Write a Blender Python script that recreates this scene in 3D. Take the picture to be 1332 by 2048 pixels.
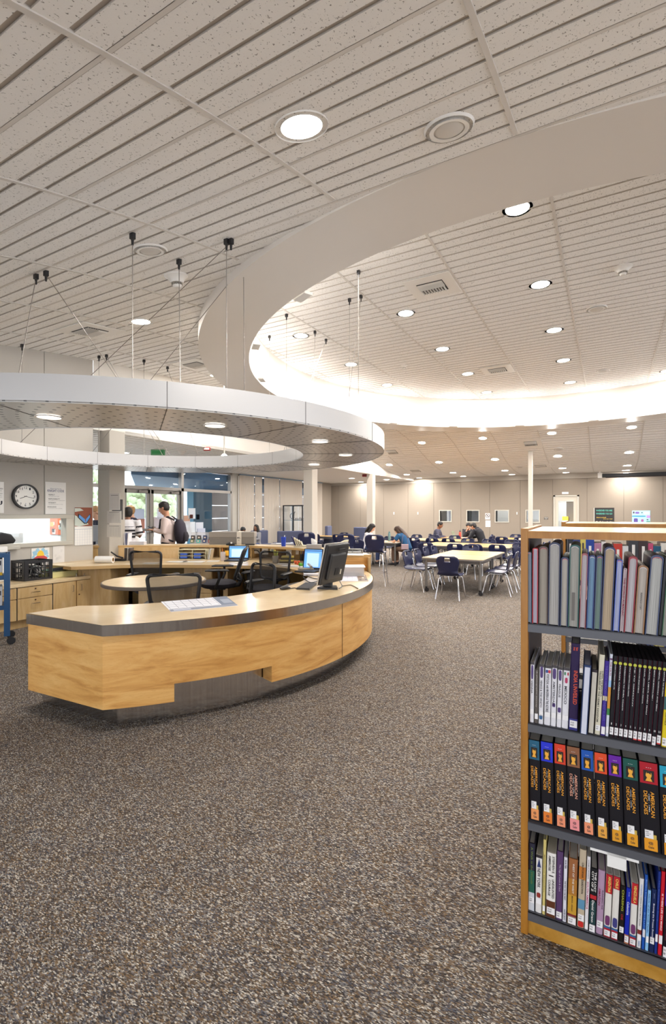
import bpy, bmesh, math, random
from mathutils import Vector, Matrix, Euler
import numpy as np

for o in list(bpy.data.objects):
    bpy.data.objects.remove(o)
SC = bpy.context.scene
COL = SC.collection
PI = math.pi
# ---------------------------------------------------------------- camera, world, exposure
FPX, HY, CX, HC = 975.0, 1025.0, 666.0, 1.5
TH = math.atan2(553, 975)
CT, ST = math.cos(TH), math.sin(TH)
cam = bpy.data.cameras.new('camera')
cam.sensor_fit = 'VERTICAL'; cam.sensor_height = 36; cam.sensor_width = 24
cam.lens = 36 * FPX / 2048
cam.shift_y = 1 / 2048
cam.clip_start = .05
co = bpy.data.objects.new('camera', cam); COL.objects.link(co)
co.location = (0, 0, HC); co.rotation_euler = (PI / 2, 0, TH)
SC.camera = co

W = bpy.data.worlds.new('world'); SC.world = W; W.use_nodes = True
nt = W.node_tree; bg = nt.nodes['Background']
bg.inputs[0].default_value = (.92, .95, 1.0, 1); bg.inputs[1].default_value = 2.3
sun = bpy.data.lights.new('sun', 'SUN'); sun.energy = 8; sun.angle = .02; sun.color = (1, .97, .92)
so = bpy.data.objects.new('sun', sun); COL.objects.link(so); so.location = (-20, 20, 10)
so.rotation_euler = Vector((-.12, -.75, -.65)).to_track_quat('-Z', 'Y').to_euler()
SC.view_settings.view_transform = 'Standard'; SC.view_settings.look = 'None'
SC.view_settings.exposure = 0.38; SC.view_settings.gamma = 1
SC.cycles.max_bounces = 7; SC.cycles.diffuse_bounces = 4; SC.cycles.glossy_bounces = 3
SC.cycles.transmission_bounces = 4; SC.cycles.transparent_max_bounces = 8
SC.cycles.caustics_reflective = False; SC.cycles.caustics_refractive = False
SC.cycles.use_denoising = True; SC.cycles.sample_clamp_indirect = 4
LAMP_W = 40          # watts of every ceiling downlight
COVE_W = 5.5

# ---------------------------------------------------------------- geometry of the place
# world x runs along the ceiling grooves (U), world y along the ceiling runners (V)
def uv(X, Y): return (X * CT - Y * ST, X * ST + Y * CT)
def at(px, py, z):
    Y = (HC - z) * FPX / (py - HY); return uv((px - CX) / FPX * Y, Y)
def atY(px, Y): return uv((px - CX) / FPX * Y, Y)
def zat(py, Y): return HC - (py - HY) / FPX * Y
def ceil_z(V):
    if V < .8:
        d = 7.85; return HC + 2.62 - .00936 * d * d - .000106 * d ** 4 + (V - .8) * .22
    d = V - 8.65
    z = 2.62 - .00936 * d * d - .000106 * d ** 4
    if V > 14.8:
        k = [14.8, 15.3, 15.9, 16.4, 16.9, 17.5, 18.2, 19, 25]
        zz = [2.62 - .00936 * 6.15 ** 2 - .000106 * 6.15 ** 4, 1.96, 1.80, 1.69, 1.60, 1.525, 1.47, 1.445, 1.44]
        z = float(np.interp(V, k, zz))
    return HC + z
def ceil_hit(px, py):
    dz = (HY - py) / FPX; X = (px - CX) / FPX; Y = .5
    while Y < 40:
        if HC + dz * Y >= ceil_z((X * ST + CT) * Y): break
        Y += .01
    U, V = uv(X * Y, Y); return U, V, ceil_z(V)
DC = uv(-2.17, 5.85)                     # desk / canopy centre
RC = uv(3.59, 7.84); RIN, ROUT, ZSOF, ZIN = 4.87, 5.55, HC + 2.22, HC + 2.96
UWALL, USTORE, VFAR, VEND, ZLOW = -7.3, -11.4, 19.9, 4.97, HC + 1.36

# ---------------------------------------------------------------- materials
def s2l(c):
    if isinstance(c, str):
        c = c.lstrip('#'); c = [int(c[i:i + 2], 16) / 255 for i in (0, 2, 4)]
    return tuple((x / 12.92 if x <= .04045 else ((x + .055) / 1.055) ** 2.4) for x in c[:3]) + (1,)
MATS = {}
def mat(col, rough=.6, metal=0, emit=0, alpha=1, trans=0, spec=.5, name=None, coat=0):
    key = (str(col), rough, metal, emit, alpha, trans, spec, name, coat)
    if key in MATS: return MATS[key]
    m = bpy.data.materials.new(name or 'mat'); m.use_nodes = True
    b = m.node_tree.nodes['Principled BSDF']; c = s2l(col)
    b.inputs['Base Color'].default_value = c; b.inputs['Roughness'].default_value = rough
    b.inputs['Metallic'].default_value = metal; b.inputs['Specular IOR Level'].default_value = spec
    if emit:
        b.inputs['Emission Color'].default_value = c; b.inputs['Emission Strength'].default_value = emit
    if alpha < 1: b.inputs['Alpha'].default_value = alpha
    if trans: b.inputs['Transmission Weight'].default_value = trans; b.inputs['IOR'].default_value = 1.1
    if coat: b.inputs['Coat Weight'].default_value = coat; b.inputs['Coat Roughness'].default_value = .12
    MATS[key] = m; return m
class NM:
    """tiny node helper"""
    def __init__(s, name, rough=.6, metal=0):
        s.m = bpy.data.materials.new(name); s.m.use_nodes = True; s.t = s.m.node_tree
        s.b = s.t.nodes['Principled BSDF']; s.b.inputs['Roughness'].default_value = rough
        s.b.inputs['Metallic'].default_value = metal
        s.co = s.t.nodes.new('ShaderNodeTexCoord').outputs['Object']
    def n(s, typ, ins=None, **kw):
        n = s.t.nodes.new('ShaderNode' + typ)
        for k, v in kw.items(): setattr(n, k, v)
        for k, v in (ins or {}).items():
            if isinstance(v, bpy.types.NodeSocket): s.t.links.new(v, n.inputs[k])
            else: n.inputs[k].default_value = v
        return n
    def mapping(s, scale, rot=(0, 0, 0)):
        return s.n('Mapping', {'Vector': s.co, 'Scale': scale, 'Rotation': rot}).outputs[0]
    def ramp(s, fac, stops, interp='LINEAR'):
        r = s.n('ValToRGB', {'Fac': fac}); cr = r.color_ramp; cr.interpolation = interp
        while len(cr.elements) < len(stops): cr.elements.new(.5)
        for e, (p, c) in zip(cr.elements, stops): e.position = p; e.color = s2l(c)
        return r.outputs[0]
    def mix(s, f, a, b, typ='MIX'):
        x = s.n('Mix', data_type='RGBA', blend_type=typ)
        for i, v in ((0, f), (6, a), (7, b)):
            if isinstance(v, bpy.types.NodeSocket): s.t.links.new(v, x.inputs[i])
            else: x.inputs[i].default_value = v
        return x.outputs[2]
    def bump(s, h, strength=.3, dist=.01):
        b = s.n('Bump', {'Height': h, 'Strength': strength, 'Distance': dist})
        s.t.links.new(b.outputs[0], s.b.inputs['Normal'])
    def col(s, c): s.t.links.new(c, s.b.inputs['Base Color'])
    def lk(s, a, inp): s.t.links.new(a, s.b.inputs[inp])

def wood(name, base, dark, light, scale=(1, 1, 9), rough=.38, coat=.25, flecks=.5):
    k = NM(name, rough)
    n1 = k.n('TexNoise', {'Vector': k.mapping(scale), 'Scale': 2.2, 'Detail': 7, 'Roughness': .62, 'Distortion': .7}).outputs[0]
    n2 = k.n('TexNoise', {'Vector': k.mapping(tuple(x * 5 for x in scale)), 'Scale': 5, 'Detail': 3, 'Roughness': .6}).outputs[0]
    c = k.ramp(n1, [(.28, dark), (.47, base), (.72, light)])
    f = k.ramp(n2, [(.30, (0, 0, 0)), (.42, (1, 1, 1))])
    c = k.mix(k.n('Math', {0: k.n('Math', {0: 1.0, 1: f}, operation='SUBTRACT').outputs[0], 1: flecks * .5}, operation='MULTIPLY').outputs[0], c, s2l(dark))
    k.col(c); k.b.inputs['Coat Weight'].default_value = coat; k.b.inputs['Coat Roughness'].default_value = .15
    return k.m
WOOD_FRONT = wood('maple_veneer_front', '#d09c55', '#b17a38', '#e2b672', (1, 1, 6.5), .42, .08, .6)
WOOD_TOP = wood('maple_laminate_top', '#d9bf95', '#cbb086', '#e4cfa9', (1.2, 1.2, 1), .30, .3, .15)
WOOD_CAB = wood('maple_cabinet', '#c7a672', '#b8945f', '#d3b688', (6, 6, 1), .45, .1, .2)
WOOD_CASE = wood('honey_maple_case', '#a36c20', '#8f5b18', '#b57f30', (8, 8, 1), .45, .1, .3)
WOOD_BASE = wood('honey_maple_base', '#b07f30', '#94681f', '#c4964a', (5, 5, 5), .4, .15, .3)
WOOD_SHELFTOP = wood('maple_shelf_top', '#dcbd8c', '#caa570', '#e8d0a6', (1, 6, 1), .3, .2, .1)
TABLE_TOP = wood('table_laminate', '#ad8444', '#9b7338', '#bd9654', (1, 4, 1), .35, .1, .1)

def carpet():
    k = NM('loop_carpet', .95)
    mp = k.mapping((125, 290, 125), (0, 0, .06))
    wob = k.n('TexNoise', {'Vector': k.mapping((7, 7, 7)), 'Scale': 6, 'Detail': 2}).outputs[1]
    vec = k.mix(.012, mp, wob, 'ADD')
    vv = k.n('TexVoronoi', {'Vector': mp, 'Scale': 1.0, 'Randomness': .9})
    val = k.n('SeparateColor', {0: vv.outputs['Color']}).outputs[0]
    c = k.ramp(val, [(0, '#19171a'), (.2, '#3a3330'), (.36, '#5a4836'), (.5, '#8c7150'), (.62, '#4b4f5c'), (.76, '#85817d'), (.9, '#b9b0a1'), (1, '#e2dbd0')])
    big = k.n('TexNoise', {'Vector': k.mapping((1, 1, 1)), 'Scale': 9, 'Detail': 4}).outputs[0]
    c2 = k.mix(k.ramp(big, [(.35, (0, 0, 0)), (.7, (1, 1, 1))]), s2l('#7d7062'), s2l('#6b6d74'))
    c = k.mix(.22, c, c2)
    k.col(c)
    h = k.ramp(vv.outputs['Distance'], [(0, (1, 1, 1)), (.8, (0, 0, 0))])
    k.bump(h, .9, .006)
    k.b.inputs['Specular IOR Level'].default_value = .1
    return k.m
CARPET = carpet()
def tile():
    k = NM('fissured_ceiling_tile', .85)
    n = k.n('TexNoise', {'Vector': k.mapping((95, 60, 60)), 'Scale': 1.0, 'Detail': 2.5, 'Roughness': .7}).outputs[0]
    n2 = k.n('TexNoise', {'Vector': k.mapping((1, 1, 1)), 'Scale': 150, 'Detail': 1}).outputs[0]
    f = k.ramp(n, [(.335, (0, 0, 0)), (.375, (1, 1, 1))])
    c = k.mix(f, s2l('#8a857f'), s2l('#f2efeb'))
    c = k.mix(k.ramp(n2, [(.4, (0, 0, 0)), (.7, (.3, .3, .3))]), c, s2l('#dcd7d1'))
    k.col(c); k.bump(f, .25, .002)
    return k.m
TILE = tile()
GRIDM = mat('#d2ccc5', .5, name='ceiling_grid_metal')
WHITE_PAINT = mat('#e9e4dc', .7, name='white_drywall')
SOFFIT = mat('#dcd5cd', .5, name='soffit_paint')
def fabric(name, a, b):
    k = NM(name, .9)
    n = k.n('TexNoise', {'Vector': k.mapping((1, 1, 1)), 'Scale': 220, 'Detail': 2}).outputs[0]
    w = k.n('TexWave', {'Vector': k.mapping((1, 1, 1)), 'Scale': 40, 'Distortion': 1.5, 'Detail': 1}, bands_direction='Z').outputs[0]
    f = k.mix(.4, n, w); k.col(k.mix(f, s2l(a), s2l(b))); k.bump(f, .1, .002); return k.m
PANEL = fabric('tackable_wall_panel', '#82776b', '#988d80')
PANEL_GREY = fabric('grey_wall_panel', '#b3ada4', '#c6c1b9')
def steel():
    k = NM('brushed_steel', .17, 1)
    n = k.n('TexNoise', {'Vector': k.mapping((70, 70, .6)), 'Scale': 1, 'Detail': 3}).outputs[0]
    k.col(k.ramp(n, [(.3, '#c9c6c5'), (.7, '#dedbd8')])); k.bump(n, .03, .004)
    k.b.inputs['Anisotropic'].default_value = .9; tg = k.n('Tangent', direction_type='RADIAL', axis='Z'); k.lk(tg.outputs[0], 'Tangent')
    return k.m
STEEL = steel()
CHROME = mat('#d8d8dc', .12, 1, name='chrome')
ALU = mat('#8f8b87', .4, .6, name='window_aluminium')
BLACKP = mat('#1c1b1e', .45, name='black_plastic')
DARK = mat('#141316', .7, name='dark_recess')
WHITEP = mat('#e8e6e2', .5, name='white_paper')
GREYP = mat('#6c6a6e', .5, name='grey_plastic')
NAVY = mat('#151a3c', .35, name='navy_shell_plastic')
TROFF = mat('#5a5b61', .45, .3, name='grey_shelf_steel')
GLASS = None
def glass():
    m = bpy.data.materials.new('clear_glass'); m.use_nodes = True; t = m.node_tree
    b = t.nodes['Principled BSDF']; t.nodes.remove(b)
    tr = t.nodes.new('ShaderNodeBsdfTransparent'); tr.inputs[0].default_value = (.93, .97, 1, 1)
    gl = t.nodes.new('ShaderNodeBsdfGlossy'); gl.inputs['Roughness'].default_value = .02
    lw = t.nodes.new('ShaderNodeLayerWeight'); pw = t.nodes.new('ShaderNodeMath'); pw.operation = 'POWER'; pw.inputs[1].default_value = 4
    t.links.new(lw.outputs['Facing'], pw.inputs[0])
    fr = t.nodes.new('ShaderNodeMath'); fr.operation = 'MULTIPLY_ADD'; fr.inputs[1].default_value = .8; fr.inputs[2].default_value = .05
    t.links.new(pw.outputs[0], fr.inputs[0])
    mx = t.nodes.new('ShaderNodeMixShader')
    t.links.new(fr.outputs[0], mx.inputs[0]); t.links.new(tr.outputs[0], mx.inputs[1]); t.links.new(gl.outputs[0], mx.inputs[2])
    t.links.new(mx.outputs[0], t.nodes['Material Output'].inputs[0]); return m
GLASS = glass()

def paper(c, name='thin_paper', w=.5):
    m = bpy.data.materials.new(name); m.use_nodes = True; t = m.node_tree; t.nodes.remove(t.nodes['Principled BSDF'])
    d = t.nodes.new('ShaderNodeBsdfDiffuse'); d.inputs[0].default_value = s2l(c); tr = t.nodes.new('ShaderNodeBsdfTranslucent'); tr.inputs[0].default_value = s2l(c)
    x = t.nodes.new('ShaderNodeMixShader'); x.inputs[0].default_value = w
    t.links.new(d.outputs[0], x.inputs[1]); t.links.new(tr.outputs[0], x.inputs[2]); t.links.new(x.outputs[0], t.nodes['Material Output'].inputs[0]); return m
# ---------------------------------------------------------------- mesh builder
class M:
    def __init__(s): s.bm = bmesh.new(); s.mats = []; s.mi = 0
    def use(s, m):
        if m not in s.mats: s.mats.append(m)
        s.mi = s.mats.index(m); return s
    def face(s, vs):
        try: f = s.bm.faces.new(vs)
        except ValueError: return None
        f.material_index = s.mi; return f
    def v(s, p): return s.bm.verts.new(p)
    def quad(s, *p): return s.face([s.v(q) for q in p])
    def box(s, c, d, rz=0, mtx=None):
        R = mtx or Matrix.Rotation(rz, 4, 'Z'); c = Vector(c)
        vs = [s.v(c + R @ Vector((x * d[0] / 2, y * d[1] / 2, z * d[2] / 2))) for x in (-1, 1) for y in (-1, 1) for z in (-1, 1)]
        for i in ((0, 1, 3, 2), (4, 6, 7, 5), (0, 4, 5, 1), (2, 3, 7, 6), (0, 2, 6, 4), (1, 5, 7, 3)): s.face([vs[j] for j in i])
        return s
    def b(s, x0, x1, y0, y1, z0, z1): return s.box(((x0 + x1) / 2, (y0 + y1) / 2, (z0 + z1) / 2), (abs(x1 - x0), abs(y1 - y0), abs(z1 - z0)))
    def prism(s, poly, z0, z1):
        a = [s.v((x, y, z0)) for x, y in poly]; b = [s.v((x, y, z1)) for x, y in poly]; n = len(poly)
        s.face(a[::-1]); s.face(b)
        for i in range(n): s.face([a[i], a[(i + 1) % n], b[(i + 1) % n], b[i]])
        return s
    def extr(s, poly, y0, y1):      # polygon in x,z extruded along y
        a = [s.v((x, y0, z)) for x, z in poly]; b = [s.v((x, y1, z)) for x, z in poly]; n = len(poly)
        s.face(a); s.face(b[::-1])
        for i in range(n): s.face([a[i], b[i], b[(i + 1) % n], a[(i + 1) % n]])
        return s
    def loft(s, secs, seg=12, xdir=(1, 0, 0), cap=True):   # secs: (center, rx, ry)
        rings = []; n = len(secs)
        for i, (c, rx, ry) in enumerate(secs):
            c = Vector(c); a = Vector(secs[max(0, i - 1)][0]); b = Vector(secs[min(n - 1, i + 1)][0])
            t = (b - a); t = t.normalized() if t.length > 1e-6 else Vector((0, 0, 1))
            x = Vector(xdir); x = x - t * x.dot(t)
            if x.length < 1e-3: x = Vector((0, 1, 0)); x = x - t * x.dot(t)
            x.normalize(); y = t.cross(x)
            rings.append([s.v(c + x * math.cos(k / seg * 2 * PI) * rx + y * math.sin(k / seg * 2 * PI) * ry) for k in range(seg)])
        for a, b in zip(rings, rings[1:]):
            for k in range(seg): s.face([a[k], a[(k + 1) % seg], b[(k + 1) % seg], b[k]])
        if cap: s.face(rings[0][::-1]); s.face(rings[-1])
        return s
    def tube(s, pts, r, seg=8, cap=True):
        rr = r if isinstance(r, (list, tuple)) else [r] * len(pts)
        d = Vector(pts[-1]) - Vector(pts[0]); xd = (0, 0, 1) if abs(d.z) < .6 * d.length else (1, 0, 0)
        return s.loft([(p, q, q) for p, q in zip(pts, rr)], seg, xd, cap)
    def lathe(s, prof, c=(0, 0, 0), seg=24):
        c = Vector(c); rings = []
        for r, z in prof:
            rings.append([s.v(c + Vector((math.cos(k / seg * 2 * PI) * r, math.sin(k / seg * 2 * PI) * r, z))) for k in range(seg)] if r > 1e-5 else [s.v(c + Vector((0, 0, z)))])
        for a, b in zip(rings, rings[1:]):
            for k in range(seg):
                k2 = (k + 1) % seg
                if len(a) == 1 and len(b) == 1: continue
                if len(a) == 1: s.face([a[0], b[k2], b[k]])
                elif len(b) == 1: s.face([a[k], a[k2], b[0]])
                else: s.face([a[k], a[k2], b[k2], b[k]])
        return s
    def ball(s, c, r, seg=12, sc=(1, 1, 1)):
        c = Vector(c); n = max(4, seg // 2); rings = []
        for j in range(n + 1):
            t = -PI / 2 + PI * j / n; rad = math.cos(t) * r; z = math.sin(t) * r
            rings.append([s.v(c + Vector((math.cos(k / seg * 2 * PI) * rad * sc[0], math.sin(k / seg * 2 * PI) * rad * sc[1], z * sc[2]))) for k in range(seg)] if 0 < j < n else [s.v(c + Vector((0, 0, z * sc[2])))])
        for a, b in zip(rings, rings[1:]):
            for k in range(seg):
                k2 = (k + 1) % seg
                if len(a) == 1: s.face([a[0], b[k2], b[k]])
                elif len(b) == 1: s.face([a[k], a[k2], b[0]])
                else: s.face([a[k], a[k2], b[k2], b[k]])
        return s
    def sector(s, c, r0, r1, a0, a1, z0, z1, n=48):      # annular block
        full = abs(a1 - a0) > 2 * PI - 1e-4; m = n if full else n + 1
        P = []
        for i in range(m):
            a = a0 + (a1 - a0) * i / n; cc, ss = math.cos(a), math.sin(a)
            P.append([s.v((c[0] + r * cc, c[1] + r * ss, z)) for r, z in ((r0, z0), (r1, z0), (r1, z1), (r0, z1))])
        for i in range(n):
            A = P[i]; B = P[(i + 1) % m]
            for k in range(4): s.face([A[k], B[k], B[(k + 1) % 4], A[(k + 1) % 4]])
        if not full: s.face(P[0]); s.face(P[-1][::-1])
        return s
    def out(s, name, m=None, parent=None, loc=None, rot=None, smooth=None, bevel=0, mods=None):
        if m is not None and not s.mats: s.mats = [m]
        bmesh.ops.recalc_face_normals(s.bm, faces=s.bm.faces)
        me = bpy.data.meshes.new(name); s.bm.to_mesh(me); s.bm.free()
        for q in s.mats: me.materials.append(q)
        o = bpy.data.objects.new(name, me); COL.objects.link(o)
        if parent: o.parent = parent
        if loc is not None: o.location = loc
        if rot is not None: o.rotation_euler = rot
        if smooth is not None:
            me.shade_smooth()
            if smooth: 
                try: me.set_sharp_from_angle(angle=math.radians(smooth))
                except Exception: pass
        if bevel:
            b = o.modifiers.new('bevel', 'BEVEL'); b.width = bevel; b.segments = 2; b.limit_method = 'ANGLE'
        return o
def thing(name, label, cat, loc=(0, 0, 0), rz=0, group=None):
    o = bpy.data.objects.new(name, None); COL.objects.link(o); o.empty_display_size = .05
    o.location = loc
    if isinstance(rz, (tuple, list)): o.rotation_euler = rz
    else: o.rotation_euler = (0, 0, rz)
    return tag(o, label, cat, group)
def tag(o, label=None, cat=None, group=None, kind=None):
    if label: o['label'] = label
    if cat: o['category'] = cat
    if group: o['group'] = group
    if kind: o['kind'] = kind
    return o
def struct(o): o['kind'] = 'structure'; return o
def copy_tree(o, parent=None, label=None, loc=None, rz=None, group=None):
    c = o.copy(); COL.objects.link(c); c.parent = parent
    if label: c['label'] = label
    if group: c['group'] = group
    if loc is not None: c.location = loc
    if rz is not None: c.rotation_euler = rz if isinstance(rz, (tuple, list)) else (0, 0, rz)
    for ch in list(o.children): copy_tree(ch, c)
    return c
_TX = {}
def text_mesh(s, res=2):
    if (s, res) in _TX: return _TX[(s, res)]
    cu = bpy.data.curves.new('t', 'FONT'); cu.body = s; cu.resolution_u = res; cu.align_x = 'LEFT'; cu.offset = .012
    ob = bpy.data.objects.new('t', cu); COL.objects.link(ob)
    bpy.context.view_layer.update()
    me = bpy.data.meshes.new_from_object(ob.evaluated_get(bpy.context.evaluated_depsgraph_get()))
    P = np.array([v.co[:2] for v in me.vertices]); F = [tuple(p.vertices) for p in me.polygons]
    bpy.data.objects.remove(ob); bpy.data.curves.remove(cu); bpy.data.meshes.remove(me)
    _TX[(s, res)] = (P, F); return P, F
def lettering(parent, items, m, name='lettering', off=.0006):
    """items: (text, origin, xdir, ydir, width, height) fitted to a rectangle, one mesh"""
    k = M().use(m)
    for (s, o, xd, yd, w, h) in items:
        P, F = text_mesh(s)
        if len(P) == 0: continue
        mn, mx = P.min(0), P.max(0); sp = np.maximum(mx - mn, 1e-4)
        o = Vector(o); xd = Vector(xd).normalized(); yd = Vector(yd).normalized(); nrm = xd.cross(yd)
        vs = [k.v(o + xd * ((p[0] - mn[0]) / sp[0] * w) + yd * ((p[1] - mn[1]) / sp[1] * h) + nrm * off) for p in P]
        for f in F: k.face([vs[i] for i in f])
    me = bpy.data.meshes.new(name); k.bm.to_mesh(me); k.bm.free(); me.materials.append(m)
    o = bpy.data.objects.new(name, me); COL.objects.link(o); o.parent = parent; return o
def rr(w, h, r, n=4):      # rounded rectangle outline centred
    P = []
    for cx, cy, a in ((w / 2 - r, h / 2 - r, 0), (-w / 2 + r, h / 2 - r, PI / 2), (-w / 2 + r, -h / 2 + r, PI), (w / 2 - r, -h / 2 + r, 1.5 * PI)):
        for i in range(n + 1): P.append((cx + r * math.cos(a + i / n * PI / 2), cy + r * math.sin(a + i / n * PI / 2)))
    return P
ORD = ['first', 'second', 'third', 'fourth', 'fifth', 'sixth', 'seventh', 'eighth', 'ninth', 'tenth', 'eleventh', 'twelfth', 'thirteenth', 'fourteenth', 'fifteenth', 'sixteenth', 'seventeenth', 'eighteenth', 'nineteenth', 'twentieth', 'twenty-first', 'twenty-second', 'twenty-third', 'twenty-fourth', 'twenty-fifth', 'twenty-sixth', 'twenty-seventh', 'twenty-eighth', 'twenty-ninth', 'thirtieth']
random.seed(7)
# ================================================================ THE SETTING
struct(M().b(-12.0, 9, -3.5, 20.5, -.12, 0).out('floor', CARPET))
struct(M().b(-30, -12.0, -3.5, 34, -.14, -.01).out('pavement', mat('#c9c6c0', .8)))

PITCH, GRV, GD = .1524, .026, .009
def slat_strips(k, v0, v1, zf, spans, mt, mg):
    """grooved tiles: each pitch has one flat band and one groove; spans(v) -> list of (ua, ub)"""
    n = int(math.ceil((v1 - v0) / PITCH))
    for i in range(n):
        a = v0 + i * PITCH; m_ = min(v1, a + PITCH - GRV); b_ = min(v1, a + PITCH)
        sm, sb = spans(m_), spans(b_)
        for j in range(4):
            a1, a2 = a + (m_ - a) * j / 4, a + (m_ - a) * (j + 1) / 4
            for S0, S1 in zip(spans(a1), spans(a2)):
                k.use(mt); k.quad((S0[0], a1, zf(a1)), (S0[1], a1, zf(a1)), (S1[1], a2, zf(a2)), (S1[0], a2, zf(a2)))
        for S1, S2 in zip(sm, sb):
            if b_ <= m_: continue
            za, zb = zf(m_), zf(b_); k.use(mg)
            k.quad((S1[0], m_, za), (S1[1], m_, za), (S1[1], m_ + .001, za + GD), (S1[0], m_ + .001, za + GD))
            k.quad((S1[0], m_ + .001, za + GD), (S1[1], m_ + .001, za + GD), (S2[1], b_ - .001, zb + GD), (S2[0], b_ - .001, zb + GD))
            k.quad((S2[0], b_ - .001, zb + GD), (S2[1], b_ - .001, zb + GD), (S2[1], b_, zb), (S2[0], b_, zb))
GROOVE = mat('#c4bdb5', .9, name='tile_edge')
RH = ROUT - .04
def spans_out(v):
    d = v - RC[1]
    if abs(d) >= RH: return [(UWALL, RC[0]), (RC[0], 8)]
    h = math.sqrt(RH * RH - d * d); return [(UWALL, RC[0] - h), (RC[0] + h, 8)]
k = M(); slat_strips(k, -2.282, VFAR + .02, ceil_z, spans_out, TILE, GROOVE); struct(k.out('ceiling'))
def spans_in(v):
    d = min(abs(v - RC[1]), RIN - .001); h = math.sqrt(RIN * RIN - d * d); return [(RC[0] - h - .05, RC[0] + h + .05)]
k = M(); slat_strips(k, RC[1] - RIN, RC[1] + RIN, lambda v: ZIN, spans_in, TILE, GROOVE); struct(k.out('ceiling_drum'))
# T-bars (runners)
k = M().use(GRIDM)
U0 = -.476
for j in range(-6, 8):
    u = U0 + j * 1.219
    if not (UWALL < u < 8): continue
    v = -2.0
    while v < VFAR:
        v2 = v + .2; ok = abs(u - RC[0]) >= RH or all(abs(q - RC[1]) > math.sqrt(max(0, RH ** 2 - (u - RC[0]) ** 2)) for q in (v, v2))
        if ok:
            z0, z1 = ceil_z(v), ceil_z(v2); h = .013
            for (ua, ub, da, db) in ((u - h, u + h, -.006, -.006), (u - h, u - h, -.006, .012), (u + h, u + h, -.006, .012)):
                k.quad((ua, v, z0 + da), (ub, v, z0 + db), (ub, v2, z1 + db), (ua, v2, z1 + da))
        v = v2
struct(k.out('trim_1'))
k = M().use(GRIDM)
for j in range(-6, 8):
    u = U0 + j * 1.219
    if abs(u - RC[0]) < RIN:
        h = math.sqrt(RIN ** 2 - (u - RC[0]) ** 2); k.b(u - .013, u + .013, RC[1] - h, RC[1] + h, ZIN - .006, ZIN + .01)
struct(k.out('trim_2'))
# wider cross tees every eight grooves
k = M().use(GRIDM)
for i in range(3, 146, 4):
    v = -2.282 + i * PITCH - GRV / 2
    for (a, b) in spans_out(v):
        if b - a < .02 or v > VFAR: continue
        z0_, z1_ = ceil_z(v - .011), ceil_z(v + .011); k.quad((a, v - .011, z0_ - .001), (b, v - .011, z0_ - .001), (b, v + .011, z1_ - .001), (a, v + .011, z1_ - .001))
struct(k.out('trim_3'))
# drum: inner wall, soffit underside, outer fascia
k = M().use(WHITE_PAINT)
N = 160
def P(r, a, z): return (RC[0] + r * math.cos(a), RC[1] + r * math.sin(a), z)
for i in range(N):
    a, b = i / N * 2 * PI, (i + 1) / N * 2 * PI
    k.use(WHITE_PAINT); k.quad(P(RIN, a, ZSOF), P(RIN, b, ZSOF), P(RIN, b, ZIN), P(RIN, a, ZIN))
    k.use(SOFFIT); k.quad(P(RIN, a, ZSOF), P(RIN, b, ZSOF), P(ROUT, b, ZSOF), P(ROUT, a, ZSOF))
    za, zb = (max(ZSOF + .02, ceil_z(P(ROUT, q, 0)[1])) + .03 for q in (a, b))
    k.quad(P(ROUT, a, ZSOF), P(ROUT, b, ZSOF), P(ROUT, b, zb), P(ROUT, a, za))
bmesh.ops.remove_doubles(k.bm, verts=k.bm.verts, dist=1e-4)
struct(k.out('soffit_ring', smooth=30))

def panel_wall(k, axis, c, a0, a1, z0, z1, step, holes, pm, seam=.008, t=.02, sgn=1, first=None):
    """tackable panels with open seams standing proud of a dark backing; axis 'U': wall plane x=c, runs along y"""
    edges = [a0]; x = first if first is not None else a0 + step
    while x < a1 - .05:
        if x > a0 + .05: edges.append(x)
        x += step
    edges.append(a1)
    for e0, e1 in zip(edges, edges[1:]):
        e0 += seam / 2; e1 -= seam / 2
        rects = [(e0, e1, z0, z1)]
        for (h0, h1, hz0, hz1) in holes:
            nr = []
            for (x0, x1, y0, y1) in rects:
                if h1 <= x0 or h0 >= x1 or hz1 <= y0 or hz0 >= y1: nr.append((x0, x1, y0, y1)); continue
                if h0 > x0: nr.append((x0, h0, y0, y1))
                if h1 < x1: nr.append((h1, x1, y0, y1))
                xa, xb = max(x0, h0), min(x1, h1)
                if hz0 > y0: nr.append((xa, xb, y0, hz0))
                if hz1 < y1: nr.append((xa, xb, hz1, y1))
            rects = nr
        for (x0, x1, y0, y1) in rects:
            k.use(pm)
            if axis == 'U': k.b(c, c + sgn * t, x0, x1, y0, y1)
            else: k.b(x0, x1, c, c + sgn * t, y0, y1)
def backing(k, axis, c, a0, a1, z0, z1, holes, m, t=.1, sgn=-1):
    rects = [(a0, a1, z0, z1)]
    for (h0, h1, hz0, hz1) in holes:
        nr = []
        for (x0, x1, y0, y1) in rects:
            if h1 <= x0 or h0 >= x1 or hz1 <= y0 or hz0 >= y1: nr.append((x0, x1, y0, y1)); continue
            if h0 > x0: nr.append((x0, h0, y0, y1))
            if h1 < x1: nr.append((h1, x1, y0, y1))
            xa, xb = max(x0, h0), min(x1, h1)
            if hz0 > y0: nr.append((xa, xb, y0, hz0))
            if hz1 < y1: nr.append((xa, xb, hz1, y1))
        rects = nr
    k.use(m)
    for (x0, x1, y0, y1) in rects:
        if axis == 'U': k.b(c, c + sgn * t, x0, x1, y0, y1)
        else: k.b(x0, x1, c, c + sgn * t, y0, y1)
SEAM = mat('#6f675e', .9, name='panel_seam')
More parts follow.
